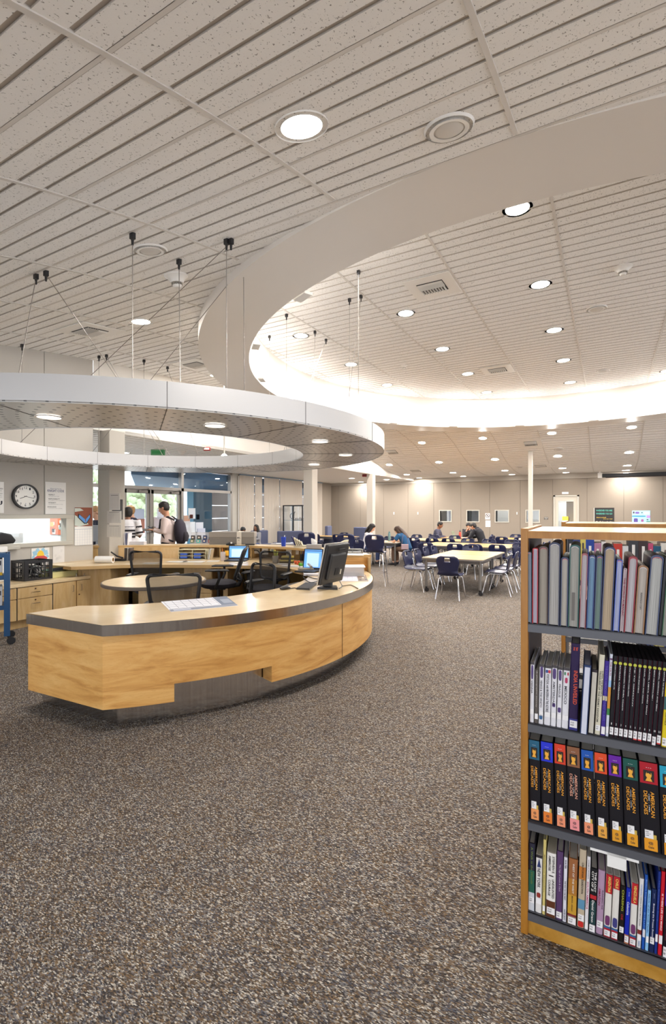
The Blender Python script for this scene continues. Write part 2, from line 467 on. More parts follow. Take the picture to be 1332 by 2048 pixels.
# left wall with the office window
LH = [(2.6, 4.53, 1.04, 1.43)]
k = M()
backing(k, 'U', UWALL - .02, -2.2, VEND, 0, 4.3, LH, SEAM)
panel_wall(k, 'U', UWALL - .02, -2.2, VEND, 0, 4.3, 1.22, LH, PANEL_GREY, first=4.18 - 1.22 * 5)
struct(k.out('wall_left'))
fm = mat('#b7b3a8', .5, name='grey_frame')
k = M().use(fm)
for (a, b, c, d) in ((2.55, 4.62, 1.41, 1.47), (2.55, 4.62, 1.0, 1.06), (4.50, 4.62, 1.06, 1.41)):
    k.b(UWALL - .12, UWALL + .03, a, b, c, d)
k.b(UWALL - .12, UWALL + .09, 2.55, 3.8, .985, 1.03)
struct(k.out('window_1', bevel=.004))
struct(M().use(GLASS).b(UWALL - .085, UWALL - .08, 2.6, 4.50, 1.06, 1.41).out('window_pane_1'))
# office behind the left wall
k = M().use(mat('#e6e8e6', .8, name='office_wall'))
k.b(-9.5, -9.4, -.5, 4.9, 0, 2.7).b(-9.4, UWALL - .14, 4.8, 4.9, 0, 2.7)
k.b(-9.5, UWALL - .14, -.5, 4.9, 2.7, 2.8)
struct(k.out('wall_office'))
# far wall with windows and door
def farU(px):
    t = (px - CX) / FPX; Y = VFAR / (CT + t * ST); return Y * (CT * t - ST), Y
def farpt(px, py): u, Y = farU(px); return u, zat(py, Y)
FW = [(farU(a)[0], farU(b)[0]) for a, b in ((880, 902), (934.5, 957.5), (991.5, 1016.5), (1053, 1078))]
ZW0, ZW1 = 1.14, 1.57
DU = (farU(1107)[0], farU(1158)[0]); DZ = 2.14
FH = [(a, b, ZW0, ZW1) for a, b in FW] + [(DU[0], DU[1], 0, DZ)]
k = M()
backing(k, 'V', VFAR + .02, USTORE, 8, 0, 3.1, FH, SEAM, sgn=1)
panel_wall(k, 'V', VFAR + .02, USTORE, 8, 0, 2.74, 1.143, FH, PANEL, first=farU(816)[0] - 1.143 * 5, sgn=-1)
backing(k, 'V', VFAR + .02, USTORE, 8, 2.75, 3.0, [], mat('#aba398', .8, name='grey_band'), t=.03, sgn=-1)
struct(k.out('wall_far'))
for i, (a, b) in enumerate(FW):
    k = M().use(fm); w = .035
    k.b(a - w, b + w, VFAR - .02, VFAR + .12, ZW1, ZW1 + w).b(a - w, b + w, VFAR - .02, VFAR + .12, ZW0 - w, ZW0)
    k.b(a - w, a, VFAR - .02, VFAR + .12, ZW0, ZW1).b(b, b + w, VFAR - .02, VFAR + .12, ZW0, ZW1)
    struct(k.out('window_%d' % (i + 2)))
    struct(M().use(GLASS).b(a, b, VFAR + .07, VFAR + .075, ZW0, ZW1).out('window_pane_%d' % (i + 2)))
k = M().use(mat('#cfcac2', .8, name='study_room_wall'))
k.b(-9, 8, VFAR + 2.3, VFAR + 2.4, 0, 2.8).b(-9, 8, VFAR + .15, VFAR + 2.4, 2.8, 2.9)
for u in (-7.9, -6.55, -5.2, -3.9, -2.55):
    pass
for (a, b) in FW: k.use(mat('#3c3a38', .8)); k.b(a - .45, a - .38, VFAR + .13, VFAR + 2.3, 0, 2.8)
struct(k.out('wall_study_room'))
d = M().use(fm)
d.b(DU[0], DU[0] + .06, VFAR - .03, VFAR + .1, 0, DZ).b(DU[1] - .06, DU[1], VFAR - .03, VFAR + .1, 0, DZ).b(DU[0], DU[1], VFAR - .03, VFAR + .1, DZ - .05, DZ)
a, b = DU[0] + .06, DU[1] - .06; ga, gb = farU(1116.5)[0], farU(1147)[0]
d.use(mat('#c4bcae', .5, name='door_paint'))
d.b(a, ga, VFAR, VFAR + .045, .01, DZ - .05).b(gb, b, VFAR, VFAR + .045, .01, DZ - .05).b(ga, gb, VFAR, VFAR + .045, 1.93, DZ - .05).b(ga, gb, VFAR, VFAR + .045, .01, .6)
do = struct(d.out('door_1'))
M().use(GLASS).b(ga, gb, VFAR + .02, VFAR + .024, .6, 1.93).out('door_glass', parent=do)
M().use(CHROME).tube([(b - .09, VFAR - .03, 1.0), (b - .09, VFAR - .03, 1.12)], .012).b(b - .11, b - .07, VFAR - .02, VFAR, .96, 1.16).out('door_handle', parent=do)
tag(M().use(mat('#b48f4e', .7)).b(farU(1129)[0], farU(1149)[0], VFAR + .9, VFAR + .92, .9, 1.92).out('window_blind'), 'tan roller blind hanging in the room behind the far glazed door', 'blind')
# low ceiling by the entrance and its bulkhead
k = M()
slat_strips(k, VEND - 2.5, VFAR + .02, lambda v: ZLOW, lambda v: [(USTORE - .2, UWALL)], mat('#f6f4f1', .6, name='white_tile'), GROOVE)
struct(k.out('ceiling_entry'))
k = M().use(WHITE_PAINT); v = VEND
while v < VFAR:
    v2 = min(VFAR, v + .3); k.quad((UWALL, v, ZLOW), (UWALL, v2, ZLOW), (UWALL, v2, ceil_z(v2) + .03), (UWALL, v, ceil_z(v) + .03)); v = v2
k.b(UWALL - .14, UWALL, VEND, VFAR, ZLOW - .005, ZLOW + .05)
struct(k.out('bulkhead'))
# columns
def column(loc, w, h, label, m1, name='column'):
    return struct(M().use(m1).box((loc[0], loc[1], h / 2), (w, w, h)).out(name, bevel=.01))
cm = mat('#b4aea4', .6, name='column_paint')
column(atY(223, 8.2), .30, ZLOW, '', cm, 'column_1')
column(atY(621, 13.7), .29, ZLOW, '', mat('#bdb5aa', .6), 'column_2')
column(atY(742, 17.2), .23, ZLOW, '', mat('#bdb5aa', .6), 'column_3')
p3 = atY(1061, 14.7)
struct(M().use(mat('#bdb6ac', .5)).box((p3[0], p3[1], ceil_z(p3[1]) / 2), (.115, .115, ceil_z(p3[1]))).b(p3[0] - .11, p3[0] + .11, p3[1] - .11, p3[1] + .11, 0, .02).out('column_4', bevel=.004))
# ------------------------------------------------ storefront
def stV(px):
    t = (px - CX) / FPX; Y = -USTORE / (ST - CT * t); return Y * (CT + ST * t), Y
ZTR = 2.15; VA, VB = 5.2, stV(461)[0]
ms = [VA, stV(192)[0] - .35, stV(247)[0] - .06, stV(300)[0], stV(363)[0], VB]
k = M().use(ALU)
for i, v in enumerate(ms):
    w = .05 if i not in (3,) else .03
    if i == 3: k.b(USTORE - .08, USTORE + .03, v - .02, v + .02, 0, ZTR)
    else: k.b(USTORE - .08, USTORE + .05, v - w, v + w, 0, ZLOW)
k.b(USTORE - .08, USTORE + .05, VA, VB, ZTR, ZTR + .09).b(USTORE - .08, USTORE + .05, VA, VB, 0, .1).b(USTORE - .08, USTORE + .05, VA, VB, ZLOW - .06, ZLOW)
struct(k.out('window_frame_entry'))
k = M().use(GLASS)
k.b(USTORE - .03, USTORE - .024, VA, ms[2], .1, ZLOW - .06).b(USTORE - .03, USTORE - .024, ms[4], VB, .1, ZLOW - .06).b(USTORE - .03, USTORE - .024, ms[2], ms[4], ZTR + .09, ZLOW - .06)
struct(k.out('window_pane_entry'))
DOORM = mat('#8b8680', .45, .3, name='door_aluminium')
for n, (a, b) in enumerate(((ms[2] + .05, ms[3] - .02), (ms[3] + .02, ms[4] - .05))):
    k = M().use(DOORM)
    k.b(USTORE - .05, USTORE + .01, a, a + .1, .02, ZTR).b(USTORE - .05, USTORE + .01, b - .1, b, .02, ZTR).b(USTORE - .05, USTORE + .01, a, b, ZTR - .11, ZTR).b(USTORE - .05, USTORE + .01, a, b, .02, .25)
    dd = struct(k.out('door_%d' % (n + 2)))
    M().use(GLASS).b(USTORE - .022, USTORE - .018, a + .1, b - .1, .25, ZTR - .11).out('door_glass', parent=dd)
    M().use(mat('#77726d', .4, .5)).b(USTORE + .01, USTORE + .08, a + .06, b - .06, .98, 1.05).b(USTORE + .01, USTORE + .1, a + .03, a + .1, .93, 1.1).b(USTORE + .01, USTORE + .1, b - .1, b - .03, .93, 1.1).out('push_bar', parent=dd, bevel=.01)
    M().use(mat('#77726d', .4, .5)).b(USTORE + .01, USTORE + .07, b - .4, b - .1, ZTR - .1, ZTR - .03).tube([(USTORE + .04, b - .3, ZTR - .03), (USTORE + .2, b - .2, ZTR - .01), (USTORE + .05, b - .05, ZTR + .02)], .01).out('door_closer', parent=dd)
# wall with windows behind the vertical blinds
VS0 = VB + .05; VS1 = stV(640)[0]
k = M().use(mat('#aaa59c', .7)); k.b(USTORE - .1, USTORE + .04, VS0, VS0 + .5, 0, ZLOW).b(USTORE - .1, USTORE, VS1, VFAR, 0, ZLOW).b(USTORE - .1, USTORE, VS0, VS1, 0, .05)
k.use(ALU)
for i in range(6):
    v = VS0 + .5 + (VS1 - VS0 - .5) * i / 5; k.b(USTORE - .09, USTORE - .01, v - .04, v + .04, 0, ZLOW)
struct(k.out('wall_entry'))
k = M(); panel_wall(k, 'U', USTORE, VS1 + .02, VFAR, 0, ZLOW, 1.2, [], PANEL); struct(k.out('wall_corner'))
struct(M().use(GLASS).b(USTORE - .05, USTORE - .045, VS0 + .5, VS1, .05, ZLOW).out('window_pane_blinds'))
SL = paper('#d2c6b9', 'blind_slat', .3)
bl = thing('vertical_blinds', 'long row of beige vertical blinds drawn across the windows left of the display case', 'blinds', (USTORE + .12, VS0 + .3, 0))
M().use(mat('#7d8d9c', .5)).b(-.03, .03, 0, VS1 - VS0 - .3, ZLOW - .05, ZLOW - .005).out('headrail', parent=bl)
n = 0; v = .03; gaps = [stV(x)[0] - VS0 - .3 for x in (504.5, 521, 554, 601.5)]
spots = []
while v < VS1 - VS0 - .3:
    if not any(abs(v - g) < .055 for g in gaps): spots.append(v)
    v += .078
sm = None
for q in spots:
    if sm is None:
        k = M().use(SL); R = Matrix.Rotation(-.30, 4, 'Z'); 
        pr = [(R @ Vector((.014 * (1 - (2 * q_ / 6 - 1) ** 2), -.0445 + .089 * q_ / 6, 0))) for q_ in range(7)]
        vv_ = [(k.v((p_.x, p_.y, .04)), k.v((p_.x, p_.y, 2.825))) for p_ in pr]
        for a_, b_ in zip(vv_, vv_[1:]): k.face([a_[0], b_[0], b_[1], a_[1]])
        sm = k.out('slat', parent=bl, smooth=60); sm.location = (0, q, 0)
    else:
        c = sm.copy(); COL.objects.link(c); c.location = (0, q, 0)
tag(M().use(WHITEP).tube([(USTORE + .1, VS0 + .26, .9), (USTORE + .1, VS0 + .26, ZLOW - .08)], .012, 6).out('blind_cord'), 'white blind cord chain hanging at left end of vertical blinds', 'cord')
# ------------------------------------------------ outside
ext = mat('#4f7f94', .7, name='teal_stucco')
def outV(px, U):
    t = (px - CX) / FPX; Y = -U / (ST - CT * t); return Y * (CT + ST * t)
struct(M().use(ext).b(-16.6, -16.2, outV(387, -16.2), outV(424, -16.2), 0, 6).out('exterior_wall'))
k = M()
for i in range(9): k.use(mat('#e2cdbf', .8)); k.b(-16.7, -16.3, outV(424, -16.3), outV(424, -16.3) + 9, i * .62, i * .62 + .58)
struct(k.out('exterior_panel_wall'))
struct(M().use(mat('#3f6a8c', .6)).prism([(USTORE - .15, 9.0), (-18, 14.3), (-18, 30), (USTORE - .15, 30)], 2.56, 2.8).out('exterior_canopy'))
for i, (x, y, r, h) in enumerate(((-24, 11, 2.2, 2.1), (-26, 16, 2.8, 2.6), (-25, 21, 2.0, 2.0))):
    t = thing('tree', ['rounded green tree outside the entrance doors, nearest to the column', 'larger green tree outside between the two entrance doors', 'green tree outside seen through the sidelight glass'][i], 'tree', (x, y, -.01), 0, 'trees outside the entrance')
    k = M().use(mat('#c3cfae', .9)); rnd = random.Random(i)
    for j in range(260):
        a, b_ = rnd.uniform(0, 2 * PI), rnd.uniform(-.6, 1.3)
        k.ball((math.cos(a) * r * .8 * math.cos(b_), math.sin(a) * r * .8 * math.cos(b_), h + math.sin(b_) * r * .6), rnd.uniform(.12, .3), 6)
    k.out('crown', parent=t, smooth=60); M().use(mat('#6a5646', .9)).tube([(0, 0, 0), (.05, 0, h)], [.14, .1]).out('trunk', parent=t)
# ================================================================ CEILING LAMPS
LENS = mat('#fff8ee', .5, emit=22, name='lit_lens')
TRIMW = mat('#e6e2dc', .4, name='white_trim')
def lampdata(w, size):
    l = bpy.data.lights.new('downlight', 'AREA'); l.shape = 'DISK'; l.size = size; l.energy = w
    l.color = (1, .955, .90); return l
LD = lampdata(LAMP_W, .19)
def proto_lamp():
    t = thing('recessed_downlight', 'x', 'ceiling light')
    M().use(TRIMW).lathe([(.142, -.008), (.142, 0), (.115, 0), (.11, -.006), (.11, .004), (.14, .008)], seg=28).out('trim_ring', parent=t, smooth=30)
    M().use(LENS).lathe([(0, -.009), (.07, -.0075), (.111, -.001), (.111, .003), (0, .003)], seg=28).out('lens', parent=t, smooth=30)
    lo = bpy.data.objects.new('lamp', LD); COL.objects.link(lo); lo.parent = t; lo.location = (0, 0, -.022)
    return t
LP = None
def put_lamp(u, v, z, label, group, tilt=0):
    global LP
    if LP is None: LP = proto_lamp(); o = LP
    else: o = copy_tree(LP)
    o['label'] = label; o['group'] = group; o.location = (u, v, z); o.rotation_euler = (tilt, 0, 0); return o
def slope(v): return math.atan2(ceil_z(v + .05) - ceil_z(v - .05), .1)
g = 'lamps in the raised round ceiling'
rows = {5.01: 'nearest row', 6.83: 'second row', 8.65: 'middle row', 10.46: 'fourth row', 12.3: 'farthest row'}
cols = [(-4.49, 'far left column'), (-2.63, 'second column from left'), (-.78, 'third column from left'), (1.05, 'rightmost column')]
for (v, rn) in rows.items():
    for (u, cn) in cols:
        if math.hypot(u - RC[0], v - RC[1]) > RIN - .25: continue
        X = u * CT + v * ST; Y = -u * ST + v * CT
        if u > 0 and v < 12: continue
        put_lamp(u, v, ZIN, 'lit downlight in raised round ceiling, %s, %s' % (rn, cn), g)
g = 'lamps in the far curved ceiling'
for (v, rn) in ((14.53, 'nearest row'), (16.27, 'second row'), (18.0, 'third row'), (19.45, 'row close to the far wall')):
    for (u, cn) in ((-6.9, 'leftmost column beside the bulkhead'), (-5.07, 'second column'), (-3.22, 'third column'), (-1.37, 'fourth column'), (.49, 'column above the posters'), (2.3, 'rightmost column')):
        if u > 1 and v > 15: continue
        o_ = put_lamp(u, v, ceil_z(v), 'lit far-ceiling downlight, %s, %s' % (rn, cn), g, slope(v))
        if v > 19 and -5.5 < u < 0:
            for c_ in list(o_.children):
                if c_.type == 'LIGHT': bpy.data.objects.remove(c_)
g = 'lamps in the near curved ceiling'
for (px, py, lb) in ((603, 252, 'large glaring downlight nearest the camera in the near ceiling'), (282, 643, 'lit downlight in left ceiling above the suspended ring'), (432, 751, 'lit downlight low between the ring and the soffit')):
    u, v, z = ceil_hit(px, py); put_lamp(u, v, z, lb, g, slope(v))
g = 'lamps in the white entrance ceiling'
for (u, v, lb) in ((-9.3, 14.6, 'left of the front column'), (-8.9, 17.2, 'above the lounge chairs'), (-9.6, 19.45, 'washing the corner wall'), (-8.0, 18.6, 'beside the red strobe'), (-9.6, 7.3, 'behind the hanging ring'), (-9.9, 12.2, 'in front of the blinds'), (-7.9, 16.8, 'next to the third column')):
    put_lamp(u, v, ZLOW, 'lit downlight in white entrance ceiling, ' + lb, g)
# lamps round the inner foot of the drum, shining on its white wall
CL = bpy.data.lights.new('wall_washer', 'AREA'); CL.shape = 'DISK'; CL.size = .16; CL.energy = COVE_W; CL.color = (1, .96, .92)
WP = None; wn = 0
for i in range(18):
    a = i / 18 * 2 * PI + .09; r = RIN - .02
    loc = (RC[0] + r * math.cos(a), RC[1] + r * math.sin(a), ZSOF + .03)
    X = loc[0] * CT + loc[1] * ST; Y = -loc[0] * ST + loc[1] * CT
    if Y < 4.6: continue
    if WP is None:
        WP = thing('wall_washer', 'x', 'ceiling light')
        M().use(TRIMW).b(-.10, .0, -.11, .11, -.03, 0).out('housing', parent=WP, bevel=.004)
        M().use(mat('#fff8ee', .5, emit=14, name='lit_washer')).b(-.09, -.012, -.095, .095, .0, .004).out('lens', parent=WP)
        lo = bpy.data.objects.new('lamp', CL); COL.objects.link(lo); lo.parent = WP; lo.location = (-.1, 0, .02); lo.rotation_euler = (PI, math.radians(0), 0)
        o = WP
    else: o = copy_tree(WP)
    o.location = loc; o.rotation_euler = (0, 0, a); o['group'] = 'uplights around the foot of the round ceiling well'
    o['label'] = 'small lit uplight at foot of white round ceiling well, %s clockwise position' % ORD[i]
put_lamp(-8.4, 3.2, 2.7, 'added unseen downlight brightening the office behind the service window', 'added lamps brightening the back rooms')  # both office lamps are added out of view to brighten the room
put_lamp(-8.3, 4.2, 2.7, 'added unseen downlight brightening the office near the orange collage', 'added lamps brightening the back rooms')
for u_ in (-6.5, -3.9, -1.4): put_lamp(u_, VFAR + 1.2, 2.8, 'added unseen downlight brightening the study rooms, %s' % {-6.5: 'leftmost room', -3.9: 'middle room', -1.4: 'room of the glazed door'}[u_], 'added lamps brightening the back rooms')  # unseen lamps added because the study rooms rendered dark
# unlit / other ceiling devices
def speaker_at(px, py, label, inner=False):
    if inner: u, v = at(px, py, ZIN); z = ZIN; sl = 0
    else: u, v, z = ceil_hit(px, py); sl = slope(v)
    t = thing('ceiling_speaker', label, 'speaker', (u, v, z), (sl, 0, 0), 'round ceiling speakers')
    M().use(TRIMW).lathe([(.13, -.012), (.14, 0), (.14, .002), (.09, .002), (.085, -.016), (.11, -.018)], seg=28).out('rim', parent=t, smooth=40)
    M().use(mat('#cfc9c1', .6)).lathe([(0, -.02), (.07, -.018), (.088, -.008), (.088, 0), (0, 0)], seg=24).out('grille', parent=t, smooth=40)
speaker_at(898, 255, 'off-white round speaker with raised rim near the top right')
speaker_at(300, 499, 'pale round speaker above the smoke detector at left')
speaker_at(1193, 617, 'faint flat round cover in raised ceiling, upper right', True)
speaker_at(1205, 742, 'faint flat round cover in raised ceiling beside the lamp row', True)
speaker_at(1117, 898, 'round grey speaker in far ceiling right of the thin post')
speaker_at(1040, 934, 'small flat speaker in far ceiling left of the thin post')
def smoke_at(px, py, label, inner=False, s=1.0):
    if inner: u, v = at(px, py, ZIN); z = ZIN; sl = 0
    else: u, v, z = ceil_hit(px, py); sl = slope(v)
    t = thing('smoke_detector', label, 'smoke detector', (u, v, z), (sl, 0, 0), 'smoke detectors'); t.scale = (s, s, s)
    M().use(TRIMW).lathe([(.11, .002), (.11, -.014), (.095, -.022), (.07, -.045), (.062, -.07), (.0, -.07)], seg=24).out('base', parent=t, smooth=40)
    M().use(TRIMW).lathe([(0, -.115), (.03, -.112), (.042, -.095), (.044, -.088), (0, -.088)], seg=20).out('cap', parent=t, smooth=40)
    k = M().use(mat('#8d8880', .6))
    for i in range(14):
        a = i / 14 * 2 * PI; k.box((.046 * math.cos(a), .046 * math.sin(a), -.08), (.01, .006, .022), a)
    k.out('vent_cage', parent=t)
smoke_at(352, 550, 'cone-shaped smoke detector over the suspended ring')
smoke_at(1246, 534, 'small smoke detector in raised ceiling at upper right', True, .9)
smoke_at(808, 731, 'small square-looking detector in the middle of raised ceiling', True, .6)
def diffuser_at(px, py, label, inner=False, wide=True):
    if inner: u, v = at(px, py, ZIN); z = ZIN; sl = 0
    else: u, v, z = ceil_hit(px, py); sl = slope(v)
    t = thing('air_diffuser', label, 'air vent', (u, v, z - .004), (sl, 0, 0), 'ceiling air vents')
    M().use(TRIMW).b(-.305, .305, -.305, .305, -.012, .0).out('face_panel', parent=t, bevel=.003)
    M().use(DARK).b(-.17, .17, -.15, .15, -.016, -.012).out('opening', parent=t)
    k = M().use(mat('#cbc6be', .5))
    R1 = Matrix.Rotation(.6, 4, 'X'); R2 = Matrix.Rotation(.6, 4, 'Y')
    for i in range(5): k.box((0, -.13 + i * .032, -.02), (.33, .004, .03), mtx=R1)
    for i in range(9): k.box((-.15 + i * .037, .085, -.02), (.004, .13, .03), mtx=R2)
    k.out('louvres', parent=t)
diffuser_at(180, 660, 'square louvred air vent in left ceiling above the ring')
diffuser_at(392, 728, 'small louvred air vent close to the curved soffit at left')
diffuser_at(865, 572, 'large louvred air vent in raised ceiling, nearest one', True)
diffuser_at(995, 739, 'louvred air vent deep in the raised ceiling', True)
diffuser_at(1061, 886, 'louvred air vent at the head of the thin post')
diffuser_at(1081, 931, 'louvred air vent just right of the thin post')
diffuser_at(784, 903, 'louvred air vent peeking out right of the ring')
diffuser_at(831, 941, 'small air vent in far ceiling near the bulkhead')
# ================================================================ SUSPENDED RING
ZR0, ZR1, R0, R1 = 2.2, 2.385, 1.81, 2.77
SILV = mat('#b9b8b8', .42, .35, name='silver_paint')
def perforated():
    k = NM('perforated_metal', .28, .8)
    sp = k.n('SeparateXYZ', {0: k.co})
    r = k.n('Math', {0: k.n('Math', {0: sp.outputs[0], 1: sp.outputs[0]}, operation='MULTIPLY').outputs[0], 1: k.n('Math', {0: sp.outputs[1], 1: sp.outputs[1]}, operation='MULTIPLY').outputs[0]}, operation='ADD').outputs[0]
    r = k.n('Math', {0: r}, operation='SQRT').outputs[0]
    a = k.n('Math', {0: sp.outputs[1], 1: sp.outputs[0]}, operation='ARCTAN2').outputs[0]
    ru = k.n('Math', {0: r, 1: 1 / .08}, operation='MULTIPLY').outputs[0]
    row = k.n('Math', {0: ru}, operation='FLOOR').outputs[0]
    off = k.n('Math', {0: k.n('Math', {0: row, 1: .5}, operation='MULTIPLY').outputs[0]}, operation='FRACT').outputs[0]
    au = k.n('Math', {0: k.n('Math', {0: a, 1: 132 / (2 * PI)}, operation='MULTIPLY').outputs[0], 1: off}, operation='ADD').outputs[0]
    def cen(x): return k.n('Math', {0: k.n('Math', {0: x}, operation='FRACT').outputs[0], 1: .5}, operation='SUBTRACT').outputs[0]
    fr = k.n('Math', {0: cen(ru), 1: .08}, operation='MULTIPLY').outputs[0]
    fa = k.n('Math', {0: k.n('Math', {0: cen(au), 1: 2 * PI / 132}, operation='MULTIPLY').outputs[0], 1: r}, operation='MULTIPLY').outputs[0]
    d = k.n('Math', {0: k.n('Math', {0: fr, 1: fr}, operation='MULTIPLY').outputs[0], 1: k.n('Math', {0: fa, 1: fa}, operation='MULTIPLY').outputs[0]}, operation='ADD').outputs[0]
    hole = k.n('Math', {0: d, 1: .0135 ** 2}, operation='LESS_THAN').outputs[0]
    k.col(k.mix(hole, s2l('#cfcac5'), s2l('#1c1a19')))
    k.lk(k.n('Math', {0: 1.0, 1: hole}, operation='SUBTRACT').outputs[0], 'Metallic')
    return k.m
PERF = perforated()
ring = thing('suspended_ring_canopy', 'large silver ring canopy with perforated underside hung on wires above the circular desk', 'ceiling canopy', (DC[0], DC[1], 0))
def band(r, z0, z1, n=128, m=SILV, gap=None):
    k = M().use(m)
    for i in range(n):
        a, b = i / n * 2 * PI, (i + 1) / n * 2 * PI
        k.quad(*[(r * math.cos(q), r * math.sin(q), z) for q, z in ((a, z0), (b, z0), (b, z1), (a, z1))])
    bmesh.ops.remove_doubles(k.bm, verts=k.bm.verts, dist=1e-5); return k
band(R1, ZR0, ZR1).out('outer_fascia', parent=ring, smooth=30)
band(R0, ZR0, ZR1).out('inner_fascia', parent=ring, smooth=30)
M().use(PERF).sector((0, 0), R0, R1, 0, 2 * PI, ZR0 + .004, ZR0 + .012, 128).out('underside', parent=ring)
M().use(SILV).sector((0, 0), R0 + .01, R1 - .01, 0, 2 * PI, ZR1 - .03, ZR1 - .02, 96).out('top_deck', parent=ring)
k = M().use(mat('#3a3836', .6))
for i in range(16):
    a = i / 16 * 2 * PI + .12; k.box(((R0 + R1) / 2 * math.cos(a), (R0 + R1) / 2 * math.sin(a), ZR0 + .003), (R1 - R0 - .01, .006, .002), a)
    for r in (R1 + .0005, R0 - .0005): k.box((r * math.cos(a), r * math.sin(a), (ZR0 + ZR1) / 2), (.002, .003, ZR1 - ZR0), a)
k.out('seams', parent=ring)
for (px, py) in ((98, 834), (430, 851), (640, 883), (691, 910), (628, 929), (60, 930)):
    u, v = at(px, py, ZR0)
    l = M().use(TRIMW).lathe([(.095, .0), (.095, -.006), (.08, -.006), (.08, 0)], seg=24).out('ring_lamp_trim', parent=ring); l.location = (u - DC[0], v - DC[1], ZR0)
    q = M().use(mat('#fff6ea', .5, emit=2.2, name='ring_lens')).lathe([(0, -.004), (.08, -.002), (.08, 0.003)], seg=24).out('lens', parent=l)
WIRE = mat('#9b9691', .35, .8, name='steel_cable')
def ringpt(px, near, r):
    t = (px - CX) / FPX; best = None
    for i in range(720):
        a = i / 720 * 2 * PI; u, v = DC[0] + r * math.cos(a), DC[1] + r * math.sin(a)
        X, Y = u * CT + v * ST, -u * ST + v * CT
        e = abs(X / Y - t)
        side = (Y < 5.85) == near
        if side and (best is None or e < best[0]): best = (e, u, v)
    return best[1], best[2], ZR1
def cable(A, B, label):
    t = thing('suspension_cable', label, 'cable', A, 0, 'steel cables carrying the ring canopy')
    d = Vector(B) - Vector(A)
    M().use(BLACKP).box((0, 0, -.02), (.035, .03, .05)).lathe([(.008, -.09), (.011, -.05)], seg=8).out('ceiling_clamp', parent=t)
    M().use(WIRE).tube([(0, 0, -.03), tuple(d)], .0035, 6).out('wire', parent=t)
def anchor(px, py, inner): 
    if inner: u, v = at(px, py, ZIN); return (u, v, ZIN)
    return ceil_hit(px, py)
for (px, py, inner, lb) in ((265, 466, 0, 'vertical cable left of the smoke detector'), (358, 518, 0, 'vertical cable passing the smoke detector'), (453, 478, 0, 'vertical cable just left of the soffit edge'), (487, 535, 0, 'vertical cable in front of the curved soffit'), (72, 548, 0, 'vertical cable at the far left'), (44, 688, 0, 'short vertical cable at the far left back'), (198, 711, 0, 'short vertical cable behind the air vent'), (288, 719, 0, 'short vertical cable below the lit downlight'), (717, 541, 1, 'bright vertical cable hung from raised ceiling, nearest'), (699, 597, 1, 'thin vertical cable hung from raised ceiling beside the bright one'), (573, 628, 1, 'vertical cable hung from raised ceiling at its left end'), (630, 662, 1, 'vertical cable hung from raised ceiling right of the left lamp'), (539, 671, 1, 'vertical cable close to the white drum wall')):
    A = anchor(px, py, inner); r = math.hypot(A[0] - DC[0], A[1] - DC[1]); q = min(max(r, R0 + .03), R1 - .03) / r
    cable(A, (DC[0] + (A[0] - DC[0]) * q, DC[1] + (A[1] - DC[1]) * q, ZR1 - .02), 'steel ' + lb)
for (px, py, inner, bx, near, lb) in ((92, 541, 0, 345, False, 'brace cable crossing right from the left clamp'), (462, 477, 0, 30, False, 'brace cable sloping down left from the upper right clamp'), (473, 541, 0, 180, False, 'lower brace cable sloping down left'), (213, 709, 0, 330, False, 'short brace cable behind the air vent'), (335, 733, 0, 400, False, 'short brace cable near the left soffit'), (722, 590, 1, 700, True, 'bright slanting brace cable from raised ceiling'), (652, 678, 1, 562, False, 'slanting brace cable in front of the white drum wall')):
    cable(anchor(px, py, inner), ringpt(bx, near, 2.3), 'steel ' + lb)
# pendant stem lamp seen through the ring
u, v, z = ceil_hit(432, 757)
t = thing('pendant_lamp', 'small lit pendant lamp on a thin stem seen through the ring opening', 'pendant lamp', (u + .12, v + .1, z))
zb = zat(911, -u * ST + v * CT)
M().use(mat('#a9a49c', .4, .5)).tube([(0, 0, 0), (0, 0, zb - z)], .012, 8).out('stem', parent=t)
M().use(LENS).lathe([(0, -.02), (.05, -.012), (.06, 0), (.03, .03), (0, .035)], (0, 0, zb - z), 16).out('bulb', parent=t, smooth=60)
# exit sign, strobes
def hang(px, py, name, label, cat, col, size, col2):
    Yy = None
    u, v = at(px, py, ZLOW - size[2] / 2 - .0)
    t = thing(name, label, cat, (u, v, ZLOW - size[2]), TH)
    M().use(mat(col, .5)).box((0, 0, size[2] / 2), size).out('body', parent=t, bevel=.01)
    M().use(mat(col2, .4)).box((0, -size[1] / 2, size[2] / 2), (size[0] * .8, .01, size[2] * .55)).out('lens', parent=t)
    return t
hang(316, 905, 'exit_sign', 'green lit exit sign on the entrance ceiling behind the ring', 'exit sign', '#5f9f72', (.30, .06, .12), '#2f8f4f')
hang(414, 898, 'fire_strobe', 'small red fire strobe on the entrance ceiling seen through the ring', 'fire alarm', '#9a1f22', (.14, .08, .07), '#d8d0cc')
hang(729, 951, 'fire_strobe', 'small red fire strobe on the entrance ceiling beside the third column', 'fire alarm', '#9a1f22', (.16, .08, .09), '#7a1518')
u, v = at(364, 903, ZLOW); t = thing('smoke_detector', 'white smoke detector on the entrance ceiling seen through the ring', 'smoke detector', (u, v, ZLOW), 0, 'smoke detectors')
M().use(TRIMW).lathe([(.09, .0), (.09, -.02), (.05, -.05), (.03, -.07), (0, -.07)], seg=20).out('base', parent=t, smooth=50)
